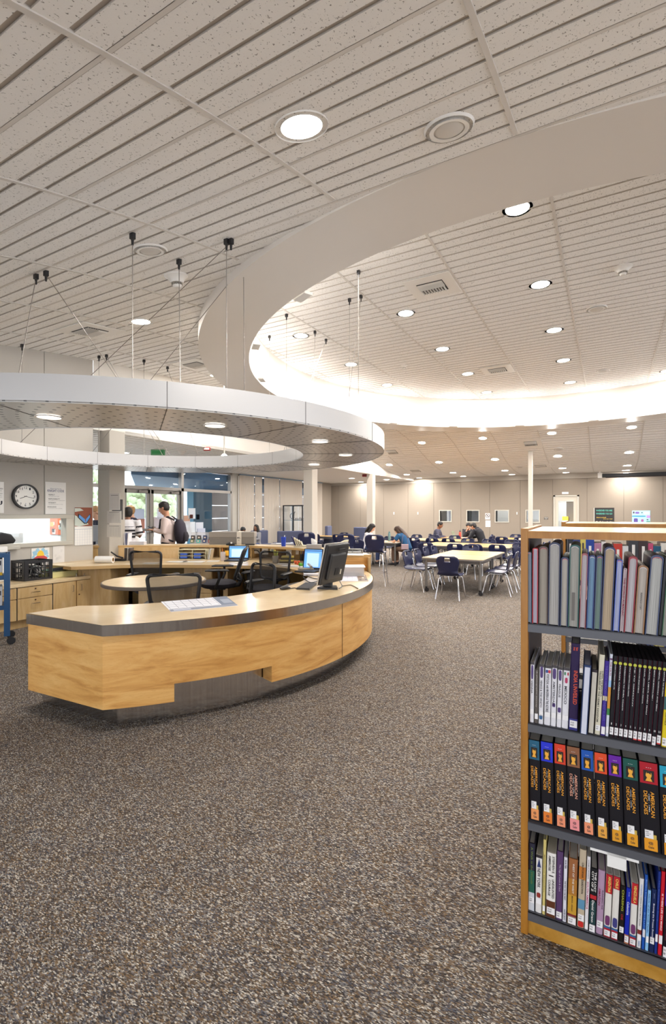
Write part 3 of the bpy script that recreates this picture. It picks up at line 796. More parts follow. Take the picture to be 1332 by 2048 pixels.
# ================================================================ CIRCULATION DESK  (local frame = camera X,Y turned by TH about the desk centre)
DK = (0, 0)
desk = thing('circulation_desk', 'large curved maple circulation desk with brushed steel edge band and raised rear counter', 'reception desk', (DC[0], DC[1], 0), TH)
CC = (-2.17, 5.85)
def L(px, py, z):                       # desk-local point of a photo position on height z
    Y = (HC - z) * FPX / (py - HY); return ((px - CX) / FPX * Y - CC[0], Y - CC[1])
def pol(r, a): a = math.radians(a); return (r * math.cos(a), r * math.sin(a))
RO, RI, HT = 2.64, 1.88, .74
A0, A1 = -76.5, 9
outer = [pol(RO, A0 + (A1 - A0) * i / 60) for i in range(61)]
inner = [pol(RI, a) for a in np.linspace(8, -87, 40)]
back_in = [(-1.16, 1.10), (-.9, 1.2), (-.6, 1.26), (-.1, 1.24), (.4, 1.2), (.75, 1.16), (1.07, 1.1), (1.36, .95), (1.58, .76), (1.74, .5), (1.83, .3)]
back_out = [pol(RO, a) for a in np.linspace(9, 112, 50)]
left_end = [(-1.9, 2.5), (-2.15, 2.3), (-2.0, 1.25), (-1.5, .98)]
topo = outer + back_out[1:] + left_end + back_in + inner + [(-.13, -2.17)]
# fix: left front corner
def plate(poly, z0, z1, m, name, parent, mats_side=None, bevel=0):
    k = M().use(m)
    a = [k.v((x, y, z0)) for x, y in poly]; b = [k.v((x, y, z1)) for x, y in poly]
    k.face(a[::-1]); k.face(b)
    if mats_side: k.use(mats_side)
    n = len(poly)
    for i in range(n): k.face([a[i], a[(i + 1) % n], b[(i + 1) % n], b[i]])
    return k.out(name, parent=parent)
EDGE = mat('#c4a06a', .5, name='ply_edge')
plate(topo, HT - .045, HT, WOOD_TOP, 'worktop', desk, EDGE)
# steel edge band round the public side
def wallstrip(k, pts, z0, z1, th=.012, inward=1):
    n = len(pts)
    for i in range(n - 1):
        p, q = Vector(pts[i]), Vector(pts[i + 1]); t = (q - p).normalized(); nn = Vector((-t.y, t.x)) * th * inward
        A = [(p.x, p.y), (q.x, q.y), (q.x + nn.x, q.y + nn.y), (p.x + nn.x, p.y + nn.y)]
        k.prism(A, z0, z1)
def densify(a, b, n): return [(a[0] + (b[0] - a[0]) * i / n, a[1] + (b[1] - a[1]) * i / n) for i in range(n + 1)]
cornerL, cornerN = (-.13, -2.19), outer[0]
pub = [pol(RI, -87), cornerL, cornerN]
def offs(pts, r): return [(x * r, y * r) for x, y in pts]
k = M().use(STEEL)
def curtain(k, pts, z0, z1, both=True):
    vs = [(k.v((x, y, z0)), k.v((x, y, z1))) for x, y in pts]
    for a, b in zip(vs, vs[1:]): k.face([a[0], b[0], b[1], a[1]])
curtain(k, [(x * 1.002, y * 1.002) for x, y in [cornerL, cornerN]], HT - .074, HT + .001)
curtain(k, [(x * 1.003, y * 1.003) for x, y in outer + back_out[1:3]], HT - .074, HT + .001)
k.out('edge_band', parent=desk, smooth=30)
# front veneer with the low notch
def arcpts(r, a0, a1, n): return [pol(r, a0 + (a1 - a0) * i / n) for i in range(n + 1)]
rw = RO - .01
aN0 = math.degrees(math.atan2(*reversed([c for c in (L(340.6, 1408, .157))]))); aN1 = math.degrees(math.atan2(*reversed([c for c in (L(549, 1369, .14))])))
ZB, ZN = .165, .292
k = M().use(WOOD_FRONT)
def slab(k, pts, z0, z1, th=.03):
    inn = [(x * (1 - th / RO), y * (1 - th / RO)) for x, y in pts]
    R_ = [[k.v((p[0], p[1], z0)), k.v((p[0], p[1], z1)), k.v((q[0], q[1], z1)), k.v((q[0], q[1], z0))] for p, q in zip(pts, inn)]
    for A, B in zip(R_, R_[1:]):
        for i in range(4): k.face([A[i], B[i], B[(i + 1) % 4], A[(i + 1) % 4]])
    k.face(R_[0]); k.face(R_[-1][::-1])
for (a, b, z) in ((A0, aN0, ZB), (aN0, aN1, ZN), (aN1, 12, ZB)):
    slab(k, arcpts(rw, a, b, max(4, int((b - a) / 2))), z, HT - .072)
k.prism([pol(rw, aN0), pol(rw, aN0 + .6), pol(rw - .13, aN0 + .6), pol(rw - .13, aN0)], ZB, ZN).prism([pol(rw, aN1), pol(rw, aN1 - .6), pol(rw - .13, aN1 - .6), pol(rw - .13, aN1)], ZB, ZN)
k.out('front_panel', parent=desk, smooth=20)
k = M().use(WOOD_FRONT)
e0, e1 = Vector((cornerL[0], cornerL[1])), Vector(pol(rw, A0))
k.prism([tuple(e0 + Vector((0.005, .01))), tuple(e1), tuple(e1 + Vector((.03, .05))), tuple(e0 + Vector((.03, .05)))], ZB, HT - .072)
k.prism([(-.125, -2.18), pol(RI, -87), (pol(RI, -87)[0] + .03, pol(RI, -87)[1]), (-.09, -2.17)], ZB, HT - .045)
k.out('end_panel', parent=desk)
M().use(mat('#5c4326', .6)).box((pol(rw + .002, -31)[0], pol(rw + .002, -31)[1], .42), (.003, .004, .5), math.radians(-31)).out('panel_joint', parent=desk)
# steel toe kick
k = M().use(STEEL); rt = RO - .15
pts = [(-.13, -1.99), (-.02, -2.05)] + [pol(rt, a) for a in np.linspace(-75, 14, 60)]
vs = [(k.v((x, y, 0)), k.v((x, y, ZN + .03))) for x, y in pts]
for a, b in zip(vs, vs[1:]): k.face([a[0], b[0], b[1], a[1]])
k.out('toe_kick', parent=desk, smooth=30)
# inside: under-top panels, knee panels, gables
k = M().use(WOOD_CAB)
slab(k, arcpts(RI + .12, 6, -86, 40), .1, HT - .045, -.02)
k.out('inner_panel', parent=desk)
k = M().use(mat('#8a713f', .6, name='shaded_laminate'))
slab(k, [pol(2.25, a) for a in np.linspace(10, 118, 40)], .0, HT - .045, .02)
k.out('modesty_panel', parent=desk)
# raised transaction counter: top, back wall, dividers, closed part, end cabinet
HB = .95
ci = [pol(2.34, a) for a in np.linspace(11, 100, 50)]; cout = [pol(2.72, a) for a in np.linspace(100, 11, 50)]
cl_in = [(-1.1, 2.3), (-1.88, 2.27)]; cl_out = [(-1.95, 2.75), (-1.1, 2.72)]
plate(ci + cl_in + cl_out + cout, HB - .035, HB, WOOD_TOP, 'transaction_top', desk, EDGE)
k = M().use(WOOD_CAB)
slab(k, [pol(2.70, a) for a in np.linspace(10, 100, 50)] + [(-1.1, 2.70), (-1.93, 2.72)], .0, HB - .035, .03)
k.out('rear_wall', parent=desk)
aa = [math.degrees(math.atan2(*reversed(L(x, 1092, HB)))) for x in (414, 432, 498, 560)]
for a in aa + [40, 25]:
    p, q = pol(2.36, a), pol(2.69, a); t = Vector((q[0] - p[0], q[1] - p[1])).normalized(); nn = Vector((-t.y, t.x)) * .01
    M().use(WOOD_CAB).prism([(p[0] - nn.x, p[1] - nn.y), (q[0] - nn.x, q[1] - nn.y), (q[0] + nn.x, q[1] + nn.y), (p[0] + nn.x, p[1] + nn.y)], HT, HB - .035).out('divider', parent=desk)
xl = L(353, 1092, HB)
k = M().use(WOOD_CAB)
k.prism([(-1.88, 2.29), (xl[0], 2.30), (xl[0], 2.33), (-1.88, 2.32)], HT, HB - .035)
k.prism([(-1.90, 2.27), (-1.88, 2.27), (-1.90, 2.74), (-1.92, 2.74)], 0, HB - .035)
k.out('closed_front', parent=desk)
k = M().use(WOOD_FRONT)
a_ = 10.5
p, q = pol(2.33, a_), pol(2.72, a_ + 1)
k.prism([p, q, (q[0], q[1] + .03), (p[0], p[1] + .03)], .14, HB - .035)
k.prism([p, (p[0] + .02, p[1]), (p[0] + .02, p[1] + .6), (p[0], p[1] + .6)], HT, HB - .035)
k.out('end_cabinet', parent=desk, bevel=.003)
k = M().use(STEEL); k.prism([(p[0] + .03, p[1] + .02), (q[0] - .005, q[1] + .02), (q[0] - .005, q[1] + .05), (p[0] + .03, p[1] + .05)], 0, .2)
k.prism([(q[0] - .03, q[1] - .004), (q[0] + .002, q[1] - .004), (q[0] + .002, q[1] + .03), (q[0] - .03, q[1] + .03)], HB - .14, HB - .07)
k.out('end_steel', parent=desk)
# base cabinets inside the desk
def cab_front(parent, x0, x1, y, z0, z1, name, ang=0, handle=True, at_=(0, 0)):
    pass
def base_unit(name, label, p, q, depth, z0, z1, spec):
    """front face from p to q (desk-local), facing the viewer; spec: list of (x0,x1,z0,z1,kind)"""
    P_, Q_ = Vector(p), Vector(q); t = (Q_ - P_); w = t.length; ang = math.atan2(t.y, t.x)
    root = bpy.data.objects.new(name, None); COL.objects.link(root); root.parent = desk
    root.location = (p[0], p[1], 0); root.rotation_euler = (0, 0, ang)
    M().use(WOOD_CAB).b(0, w, .02, depth, z0, z1).b(.0, w, .06, depth, 0, z0).out('carcass', parent=root)
    for (a, b, c, d, kind) in spec:
        f = M().use(WOOD_CAB).b(a + .004, b - .004, 0, .02, c + .004, d - .004).out('drawer' if kind == 'drawer' else 'door', parent=root, bevel=.002)
        k = M().use(CHROME)
        if kind == 'drawer': x = (a + b) / 2; z = d - .07; k.tube([(x - .05, 0, z), (x - .05, -.03, z), (x + .05, -.03, z), (x + .05, 0, z)], .005, 6)
        else: x = a + .06 if kind == 'doorL' else b - .06; z = d - .12; k.tube([(x, 0, z - .05), (x, -.03, z - .05), (x, -.03, z + .05), (x, 0, z + .05)], .005, 6)
        h = k.out('handle', parent=f)
    return root
pA, pB = (-1.15, 1.12), (-.68, 1.27)
base_unit('desk_cabinet', '', (-1.93, 1.30), (-1.05, 1.20), .5, .1, HT - .046, [(0, .44, .1, .69, 'doorR'), (.44, .885, .1, .69, 'doorL')])
base_unit('drawer_unit', '', (-.02, 1.30), (.40, 1.27), .5, .1, HT - .046, [(0, .42, .54, .69, 'drawer'), (0, .42, .32, .54, 'drawer'), (0, .42, .1, .32, 'drawer')])
base_unit('drawer_unit', '', (.55, 1.30), (.62, 1.28), .5, .1, HT - .046, [])
# ---------------- round side table
rt_ = thing('round_table', 'round wood-top side table with dark rim inside the curved desk', 'table', atY(0, 0) + (0,), 0)
u, v = uv(-2.0, 5.48); rt_.location = (u, v, 0)
M().use(WOOD_TOP).lathe([(0, .735), (.545, .735), (.55, .74), (0, .74)], seg=56).out('tabletop', parent=rt_, smooth=30)
M().use(mat('#6d5f52', .5)).lathe([(.551, .705), (.556, .71), (.556, .735), (.551, .741), (.54, .741), (.54, .705)], seg=56).out('rim', parent=rt_, smooth=30)
M().use(WOOD_CAB).box((.12, .05, .36), (.5, .3, .69), TH).out('pedestal', parent=rt_)

# ================================================================ OFFICE CHAIRS
MESHF = None
def meshfab():
    m = bpy.data.materials.new('black_mesh_fabric'); m.use_nodes = True; b = m.node_tree.nodes['Principled BSDF']
    b.inputs['Base Color'].default_value = s2l('#2a292b'); b.inputs['Roughness'].default_value = .8; b.inputs['Alpha'].default_value = .62; return m
MESHF = meshfab(); SEATF = mat('#2b2930', .9, name='charcoal_seat_fabric')
def rim_pts(w0, w1, h, n=6, r=.06):
    P = []
    pts = [(-w0 / 2, 0), (w0 / 2, 0), (w1 / 2, h), (-w1 / 2, h)]
    for i in range(4):
        p, a, b = Vector(pts[i]), Vector(pts[i - 1]), Vector(pts[(i + 1) % 4])
        da, db = (a - p).normalized(), (b - p).normalized()
        for j in range(n + 1):
            t = j / n; q = (p + da * r) * (1 - t) ** 2 + p * 2 * t * (1 - t) + (p + db * r) * t * t; P.append(q)
    return P
def office_chair(label, loc, rz, seat=.47, back_h=.44, w0=.40, w1=.46, back_z=.58, arms=True, lean=.12, group=None):
    t = thing('office_chair', label, 'office chair', loc, rz, group)
    M().use(SEATF).loft([((0, .0, seat - .05), .20, .20), ((0, 0, seat - .03), .24, .235), ((0, 0, seat + .01), .245, .24), ((0, 0, seat + .035), .2, .2)], 24).out('seat', parent=t, smooth=60)
    cv = lambda p: (p.x, -.23 - (p.y - 0) * lean - .02 + .10 * (p.x / .23) ** 2 * .35 - .0, back_z + p.y)
    P = rim_pts(w0, w1, back_h); pts = [cv(p) for p in P]; pts.append(pts[0])
    k = M().use(BLACKP); k.tube(pts, .017, 8, cap=False); k.out('back_frame', parent=t, smooth=60)
    k = M().use(MESHF); rows = 8; cols_ = 8; G = []
    for i in range(rows + 1):
        y = back_h * i / rows; w = w0 + (w1 - w0) * i / rows; ins = .02 if 0 < i < rows else .05
        G.append([k.v(cv(Vector((-w / 2 + ins / 2 + (w - ins) * j / cols_, min(max(y, .008), back_h - .008))))) for j in range(cols_ + 1)])
    for i in range(rows):
        for j in range(cols_): k.face([G[i][j], G[i][j + 1], G[i + 1][j + 1], G[i + 1][j]])
    k.out('mesh_back', parent=t, smooth=60)
    M().use(BLACKP).tube([(0, -.12, seat - .05), (0, -.27, seat - .02), (0, -.30, back_z - .02), (0, -.26, back_z + .06)], [.025, .03, .028, .02], 8).tube([(-w0 / 2 + .03, -.25, back_z + .01), (0, -.29, back_z - .04), (w0 / 2 - .03, -.25, back_z + .01)], .016, 8).out('back_support', parent=t, smooth=60)
    M().use(BLACKP).lathe([(.03, .1), (.03, seat - .2), (.022, seat - .2), (.022, seat - .05)], seg=12).box((0, 0, seat - .06), (.2, .2, .03)).out('gas_column', parent=t, smooth=40)
    k = M().use(BLACKP)
    for i in range(5):
        a = i / 5 * 2 * PI + .3; k.tube([(0, 0, .11), (.18 * math.cos(a), .18 * math.sin(a), .095), (.29 * math.cos(a), .29 * math.sin(a), .07)], [.03, .024, .018], 8)
    k.out('star_base', parent=t, smooth=60)
    k0 = M().use(BLACKP).lathe([(.0, -.026), (.022, -.018), (.027, 0), (.022, .018), (0, .026)], seg=12).out('caster', parent=t, smooth=60)
    k0.rotation_euler = (PI / 2, 0, .3); k0.location = (.29 * math.cos(.3), .29 * math.sin(.3), .029)
    for i in range(1, 5):
        a = i / 5 * 2 * PI + .3; c = k0.copy(); COL.objects.link(c); c.location = (.29 * math.cos(a), .29 * math.sin(a), .029); c.rotation_euler = (PI / 2, 0, a)
    if arms:
        for s_ in (-1, 1):
            M().use(BLACKP).tube([(s_ * .2, 0, seat - .04), (s_ * .29, 0, seat - .02), (s_ * .30, -.05, seat + .1), (s_ * .29, -.04, seat + .19)], [.016, .018, .018, .016], 8).out('arm_post', parent=t, smooth=60)
            M().use(BLACKP).loft([((s_ * .285, -.17, seat + .20), .025, .012), ((s_ * .285, -.12, seat + .205), .038, .016), ((s_ * .285, .08, seat + .205), .038, .016), ((s_ * .285, .13, seat + .2), .025, .01)], 12, (1, 0, 0)).out('armrest', parent=t, smooth=60)
    return t
def cpos(px, Y): return atY(px, Y) + (0,)
office_chair('black mesh-back office chair just behind the front counter, near the open calendar', cpos(357, 4.72), TH + .15 , seat=.42, back_z=.54, back_h=.39, w0=.38, w1=.48)
office_chair('black mesh-back office chair behind the round side table', cpos(308, 6.62), TH - .05, seat=.46, back_z=.63, back_h=.36, w0=.36, w1=.42)
office_chair('black office chair in side view facing the monitor worktop', cpos(437, 6.55), TH + PI / 2 + .1, seat=.55, back_z=.62, back_h=.40, lean=.35)
office_chair('black office chair with wide armrests tilted beside the keyboard end of the desk', cpos(549, 5.55), TH - .55, seat=.5, back_z=.55, back_h=.38, w0=.34, w1=.32, lean=-.1)
office_chair('dark office chair tucked against the rear worktop behind the tilted one', cpos(533, 6.42), TH + 2.8, seat=.5, back_z=.6, back_h=.36)
# ================================================================ LEFT WALL
def wl(px, py):                      # point on the left wall
    t = (px - CX) / FPX; Y = -UWALL / (ST - CT * t); return Y * (CT + ST * t), zat(py, Y)
def on_wall(name, label, cat, px0, px1, py0, py1, m, th=.006, group=None):
    v0, zt = wl(px0, (py0 + py1) / 2); v1, _ = wl(px1, (py0 + py1) / 2)
    z1 = (wl(px0, py0)[1] + wl(px1, py0)[1]) / 2; z0 = (wl(px0, py1)[1] + wl(px1, py1)[1]) / 2
    t = thing(name, label, cat, (UWALL + .004, v0, z0), PI / 2, group)      # local x = +V, local -y = +U (into the room)
    w, h = v1 - v0, z1 - z0
    M().use(m).b(0, w, -th, 0, 0, h).out('sheet', parent=t)
    return t, w, h
XD, ZD = (1, 0, 0), (0, 0, 1)
INK = mat('#20222c', .7, name='ink'); INKB = mat('#243a6e', .7, name='blue_ink')
def lines(t, spec, m, y=-.0062, name='lettering'):
    return lettering(t, [(s, (x, y, z), XD, ZD, w, h) for (s, x, z, w, h) in spec], m, name, off=.001)
# clock
v, z = wl(49, 993)
ck = thing('wall_clock', 'round black-rimmed wall clock showing about 8:17 on the left wall', 'clock', (UWALL, v, z), PI / 2)
k = M().use(BLACKP)
prof = [(.165, 0), (.178, -.02), (.178, -.05), (.165, -.055), (.160, -.045), (.160, -.02)]
def lathey(prof, m, seg=40):
    k = M().use(m); k.lathe([(r, z_) for r, z_ in prof], seg=seg)
    k.bm.transform(Matrix.Rotation(-PI / 2, 4, 'X')); return k
lathey([(r, y) for r, y in [(.160, .0), (.172, .0), (.180, .02), (.178, .05), (.166, .055), (.158, .045)]], BLACKP)
def ydisc(r0, r1, y0, y1, m, parent, name):
    k = M().use(m).lathe([(r0, y0), (r1, y0), (r1, y1), (r0, y1)] if r0 > 0 else [(0, y0), (r1, y0), (r1, y1), (0, y1)], seg=48)
    k.bm.transform(Matrix.Rotation(PI / 2, 4, 'X')); return k.out(name, parent=parent, smooth=30)
ydisc(.158, .178, 0, .055, BLACKP, ck, 'rim'); ydisc(0, .159, 0, .03, mat('#f2f0ea', .5), ck, 'dial')
items = []
for i in range(1, 13):
    a = PI / 2 - i * PI / 6; r = .125; w = .03 if i < 10 else .04
    items.append((str(i), (r * math.cos(a) - w / 2, -.031, r * math.sin(a) - .017), XD, ZD, w * .7 if i < 10 else w, .034))
lettering(ck, items, INK, 'numerals')
def hand(ang, ln, w):
    M().use(BLACKP).box((math.sin(ang) * ln * .4, -.034, math.cos(ang) * ln * .4), (w, .002, ln * 1.2), mtx=Matrix.Rotation(ang, 4, 'Y')).out('hand', parent=ck)
hand(math.radians(248), .085, .007); hand(math.radians(102), .12, .005)
lettering(ck, [('A', (-.008, -.031, -.105), XD, ZD, .016, .01)], INKB, 'maker_mark')
# posters
t, w, h = on_wall('poster', 'white poster reading KNIGHT CODE to the right of the wall clock', 'poster', 90, 131, 964.5, 1028, WHITEP)
lines(t, [('WE ALL FOLLOW THE', w * .22, h * .785, w * .55, h * .022), ('KNIGHT CODE', w * .1, h * .69, w * .8, h * .075)], INKB)
lines(t, [('RESPECT', w * .15, h * .585, w * .3, h * .035), ('RESPONSIBILITY', w * .15, h * .455, w * .55, h * .035), ('INTEGRITY', w * .15, h * .335, w * .36, h * .035), ('EXCELLENCE', w * .1, h * .205, w * .42, h * .035),
          ('treat others as you wish', w * .15, h * .545, w * .5, h * .018), ('be accountable for your own actions at school', w * .15, h * .415, w * .8, h * .018), ('do the right thing even when no one looks', w * .15, h * .295, w * .7, h * .018), ('strive to do your best in everything', w * .15, h * .165, w * .66, h * .018)], INK, name='small_lettering')
t, w, h = on_wall('poster', 'white poster cut off at the left picture edge, beside the clock', 'poster', -32, 7, 963, 1026, WHITEP)
lines(t, [('REQUIRED', w * .2, h * .75, w * .75, h * .05), ('for the library', w * .3, h * .7, w * .6, h * .025), ('use of all books', w * .3, h * .62, w * .62, h * .025), ('and computers', w * .3, h * .56, w * .6, h * .025), ('every day here', w * .3, h * .5, w * .6, h * .025), ('U', w * .5, h * .25, w * .42, h * .14)], INK)
t, w, h = on_wall('notice', 'small white note taped at the corner of the office window frame', 'note', 136, 147, 1031, 1040, WHITEP)
# butterfly calendar
t, w, h = on_wall('calendar', 'wall calendar with a blue butterfly picture at the end of the left wall', 'calendar', 148.5, 183.5, 1015, 1090, WHITEP, .008)
M().use(mat('#8c4f3a', .7)).b(0, w, -.0095, -.008, h * .50, h).out('picture', parent=t)
k = M().use(mat('#c9d2c8', .7))
k.extr([(0, h * .52), (w * .25, h * .5), (w * .8, h * .55), (w * .5, h * .66), (0, h * .8)], -.0105, -.0095).extr([(0, h * .88), (w * .5, h * .92), (w * .3, h * .98), (0, h * .98)], -.0105, -.0095); k.out('leaves', parent=t)
for s_ in (1, -1):
    cx = w * .6
    k = M().use(mat('#20242e', .6)); k.extr([(cx, h * .57), (cx + s_ * w * .06, h * .56), (cx + s_ * w * (.45 if s_ < 0 else .3), h * .74), (cx + s_ * w * (.4 if s_ < 0 else .28), h * .84), (cx + s_ * .01, h * .70)], -.0115, -.0105); k.out('wing_edge', parent=t)
    k = M().use(mat('#5f9be0', .5)); k.extr([(cx + s_ * .004, h * .6), (cx + s_ * w * .05, h * .59), (cx + s_ * w * (.38 if s_ < 0 else .26), h * .74), (cx + s_ * w * (.35 if s_ < 0 else .25), h * .81), (cx + s_ * .008, h * .69)], -.0125, -.0115); k.out('wing', parent=t)
k = M().use(mat('#aab2c4', .6))
for i in range(8): k.b(w * i / 7 - .0006, w * i / 7 + .0006, -.0088, -.008, 0, h * .42)
for i in range(7): k.b(0, w, -.0088, -.008, h * .42 * i / 6 - .0006, h * .42 * i / 6 + .0006)
k.b(0, w, -.0089, -.008, h * .42, h * .43); k.out('date_grid', parent=t)
# childlike drawings under the window
t, w, h = on_wall('drawing', 'colourful drawing of a yellow sun and red banner behind the black crate', 'drawing', 62, 98, 1096, 1135, WHITEP)
k = M().use(mat('#9cc9e0', .7))
for (x, z_, r) in ((.2, .75, .16), (.8, .75, .16), (.35, .9, .12), (.65, .9, .12), (.12, .55, .1), (.88, .55, .1)): k.box((w * x, -.0067, h * z_), (w * r * 1.6, .001, h * r * 1.3), mtx=Matrix.Rotation(r * 8, 4, 'Y'))
k.out('clouds', parent=t)
M().use(mat('#f0c63c', .7)).extr([(w * .5 + w * .2 * math.cos(a), h * .6 + h * .28 * math.sin(a)) for a in np.linspace(0, PI, 12)], -.0082, -.0073).out('sun', parent=t)
M().use(mat('#cf4a4a', .7)).extr([(w * .12, h * .5), (w * .3, h * .6), (w * .7, h * .6), (w * .88, h * .5), (w * .84, h * .36), (w * .66, h * .45), (w * .34, h * .45), (w * .16, h * .36)], -.0092, -.0083).out('banner', parent=t)
lines(t, [('LIBRARY', w * .25, h * .18, w * .5, h * .15)], INK, y=-.0062)
t, w, h = on_wall('drawing', 'pale pencil drawing of flowers taped right of the sun drawing', 'drawing', 105, 128, 1092, 1127, mat('#dddbd9', .7))
k = M().use(mat('#a9a8aa', .8)); rnd = random.Random(4)
for i in range(7):
    cx, cz = rnd.uniform(.2, .8) * w, rnd.uniform(.2, .85) * h
    for j in range(6): k.box((cx + .015 * math.cos(j), -.0065, cz + .015 * math.sin(j)), (.02, .0008, .0014), mtx=Matrix.Rotation(-j, 4, 'Y'))
k.out('pencil_lines', parent=t)
t, w, h = on_wall('notice', 'blank grey sheet taped below the pale pencil drawing', 'note', 106, 127, 1127, 1140, mat('#c6c6c6', .7))
# office contents
def of(px, py, U):
    t = (px - CX) / FPX; Y = -U / (ST - CT * t); return Y * (CT + ST * t), zat(py, Y)
t = thing('bulletin_collage', 'orange collage of pictures seen through the office window', 'poster', (-8.2, 4.798, 1.13), 0)
w, h = .42, .28
M().use(mat('#cc6a45', .7)).b(0, w, -.01, 0, 0, h).out('backing', parent=t)
rnd = random.Random(2)
for i in range(8):
    x, z_ = rnd.uniform(.02, .7) * w, rnd.uniform(.02, .7) * h
    M().use(mat(rnd.choice(['#e9dccb', '#3a3534', '#e7e2dd', '#d9a05a', '#8fa39a']), .7)).b(x, x + w * rnd.uniform(.15, .28), -.012 - .001 * i, -.01, z_, z_ + h * rnd.uniform(.15, .28)).out('picture', parent=t)
t = thing('partition', 'white cubicle partition inside the office behind the service window', 'partition', (-8.5, 1.2, 0), PI / 2)
M().use(mat('#eceeee', .6)).b(0, 3.3, -.03, 0, 0, 1.16).out('panel', parent=t)
# low credenza along the left wall
cr0, cr1, cu, CH = 1.2, 5.0, -6.56, .585
t = thing('credenza', 'low maple credenza with drawers and cupboards along the left wall', 'cabinet', (0, 0, 0))
M().use(WOOD_CAB).b(UWALL + .03, cu - .03, cr0, cr1, .11, CH - .05).b(UWALL + .03, cu - .09, cr0, cr1, 0, .11).out('carcass', parent=t)
M().use(WOOD_TOP).b(UWALL + .03, cu, cr0 - .02, cr1, CH - .045, CH).out('worktop', parent=t, bevel=.004)
def crV(px):
    tt = (px - CX) / FPX; Y = -cu / (ST - CT * tt); return Y * (CT + ST * tt)
vs = [crV(x) for x in (-14, 35, 106.5, 154, 198)]
def front(v0, v1, z0, z1, kind):
    o = M().use(WOOD_CAB).b(cu - .03, cu - .01, v0 + .006, v1 - .006, z0 + .004, z1 - .004).out('drawer' if kind == 'D' else 'door', parent=t, bevel=.002)
    k = M().use(CHROME)
    if kind == 'D': c = (v0 + v1) / 2; z = z1 - .075; k.tube([(cu - .01, c - .045, z), (cu + .02, c - .045, z), (cu + .02, c + .045, z), (cu - .01, c + .045, z)], .0045, 6)
    else: c = v1 - .06 if kind == 'R' else v0 + .06; z = z1 - .1; k.tube([(cu - .01, c, z - .045), (cu + .02, c, z - .045), (cu + .02, c, z + .045), (cu - .01, c, z + .045)], .0045, 6)
    k.out('handle', parent=o)
    if kind in 'DL':
        M().use(mat('#5b3a33', .4, .5)).box((cu - .008, (v0 + v1) / 2 if kind == 'D' else c - .02, z1 - .035 if kind == 'D' else z - .1), (.008, .016, .016)).out('lock', parent=o)
for (a, b) in ((vs[0], vs[1]), (vs[1], vs[2])): front(a, b, .39, CH - .05, 'D'); front(a, b, .115, .39, 'D')
front(vs[2], vs[3], .115, CH - .05, 'R'); front(vs[3], vs[4], .115, CH - .05, 'L')
k = M().use(DARK)
for q in (vs[1], vs[2]): k.b(cu - .031, cu - .012, q - .006, q + .006, .115, CH - .05)
k.out('shadow_gap', parent=t)
# black crate
def wv(px, U):
    t_ = (px - CX) / FPX; Y = -U / (ST - CT * t_); return Y * (CT + ST * t_)
v0_, v1_ = wv(49, -6.74), wv(104, -6.74); v = (v0_ + v1_) / 2
t = thing('milk_crate', 'black plastic crate full of cords standing on the low credenza', 'crate', (UWALL + .4, v - .0, CH), PI / 2)
w_, d_, h_ = v1_ - v0_, .32, .265
k = M().use(BLACKP)
for z_ in (.012, .09, .17, .25):
    hh = .03 if z_ in (.012, .25) else .012
    k.box((0, -d_ / 2, z_), (w_, .012, hh)).box((0, d_ / 2, z_), (w_, .012, hh)).box((-w_ / 2, 0, z_), (.012, d_, hh)).box((w_ / 2, 0, z_), (.012, d_, hh))
for s_ in (-1, 1):
    for q in (-1, 1): k.box((s_ * (w_ / 2 - .02), q * d_ / 2, h_ / 2), (.045, .014, h_)).box((s_ * w_ / 2, q * (d_ / 2 - .02), h_ / 2), (.014, .045, h_))
for i in range(8):
    x = -w_ / 2 + .05 + i * .043; k.box((x, -d_ / 2, h_ / 2), (.006, .008, h_)).box((x, d_ / 2, h_ / 2), (.006, .008, h_))
for i in range(5):
    y = -d_ / 2 + .05 + i * .05; k.box((-w_ / 2, y, h_ / 2), (.008, .006, h_)).box((w_ / 2, y, h_ / 2), (.008, .006, h_))
k.box((0, 0, .006), (w_, d_, .01)); k.out('crate_body', parent=t)
rnd = random.Random(9)
for nm, col_, n_ in (('black_cable', '#17171a', 14), ('white_cable', '#d8d6d4', 6)):
    k = M().use(mat(col_, .5))
    for i in range(n_):
        p = [Vector((rnd.uniform(-.11, .11), rnd.uniform(-.13, .13), rnd.uniform(.04, .2))) for _ in range(6)]
        q = []
        for a_, b_ in zip(p, p[1:]): q += [a_.lerp(b_, f_ / 4) + Vector((0, 0, .015 * math.sin(f_ * PI / 4))) for f_ in range(4)]
        k.tube([tuple(x) for x in q], .006, 6)
    tag(k.out('cord_tangle', loc=(UWALL + .4, v, CH), smooth=60), ('tangle of black cords' if n_ > 9 else 'loops of white cord') + ' lying inside the black crate', 'cords', kind='stuff')
# paper cutter
v = wv(131, -6.75)
t = thing('paper_cutter', 'old cream guillotine paper cutter with green deck right of the crate', 'paper cutter', (UWALL + .40, v, CH), PI / 2)
k = M().use(mat('#cfc98f', .4)); k.b(-.22, .2, -.16, -.13, .0, .09); k.b(-.22, .2, .12, .15, 0, .09); k.b(-.22, -.19, -.16, .15, 0, .09); k.b(.17, .2, -.16, .15, 0, .09); k.b(-.22, .2, -.16, .15, .075, .09); k.out('frame', parent=t, bevel=.004)
M().use(mat('#2f6b52', .5)).b(-.2, .18, -.12, .14, .09, .098).out('deck', parent=t)
M().use(mat('#4a4a50', .3, .8)).b(-.18, .1, -.155, -.147, .098, .14).out('blade', parent=t)
M().use(BLACKP).tube([(.1, -.15, .12), (.32, -.17, .135)], .014, 8).out('grip', parent=t, smooth=60)
tag(M().use(WHITEP).b(UWALL + .05, UWALL + .33, 3.0, wv(16, UWALL + .33), CH, 1.05).out('printer_box', bevel=.01), 'white box on the credenza at the left picture edge', 'box')
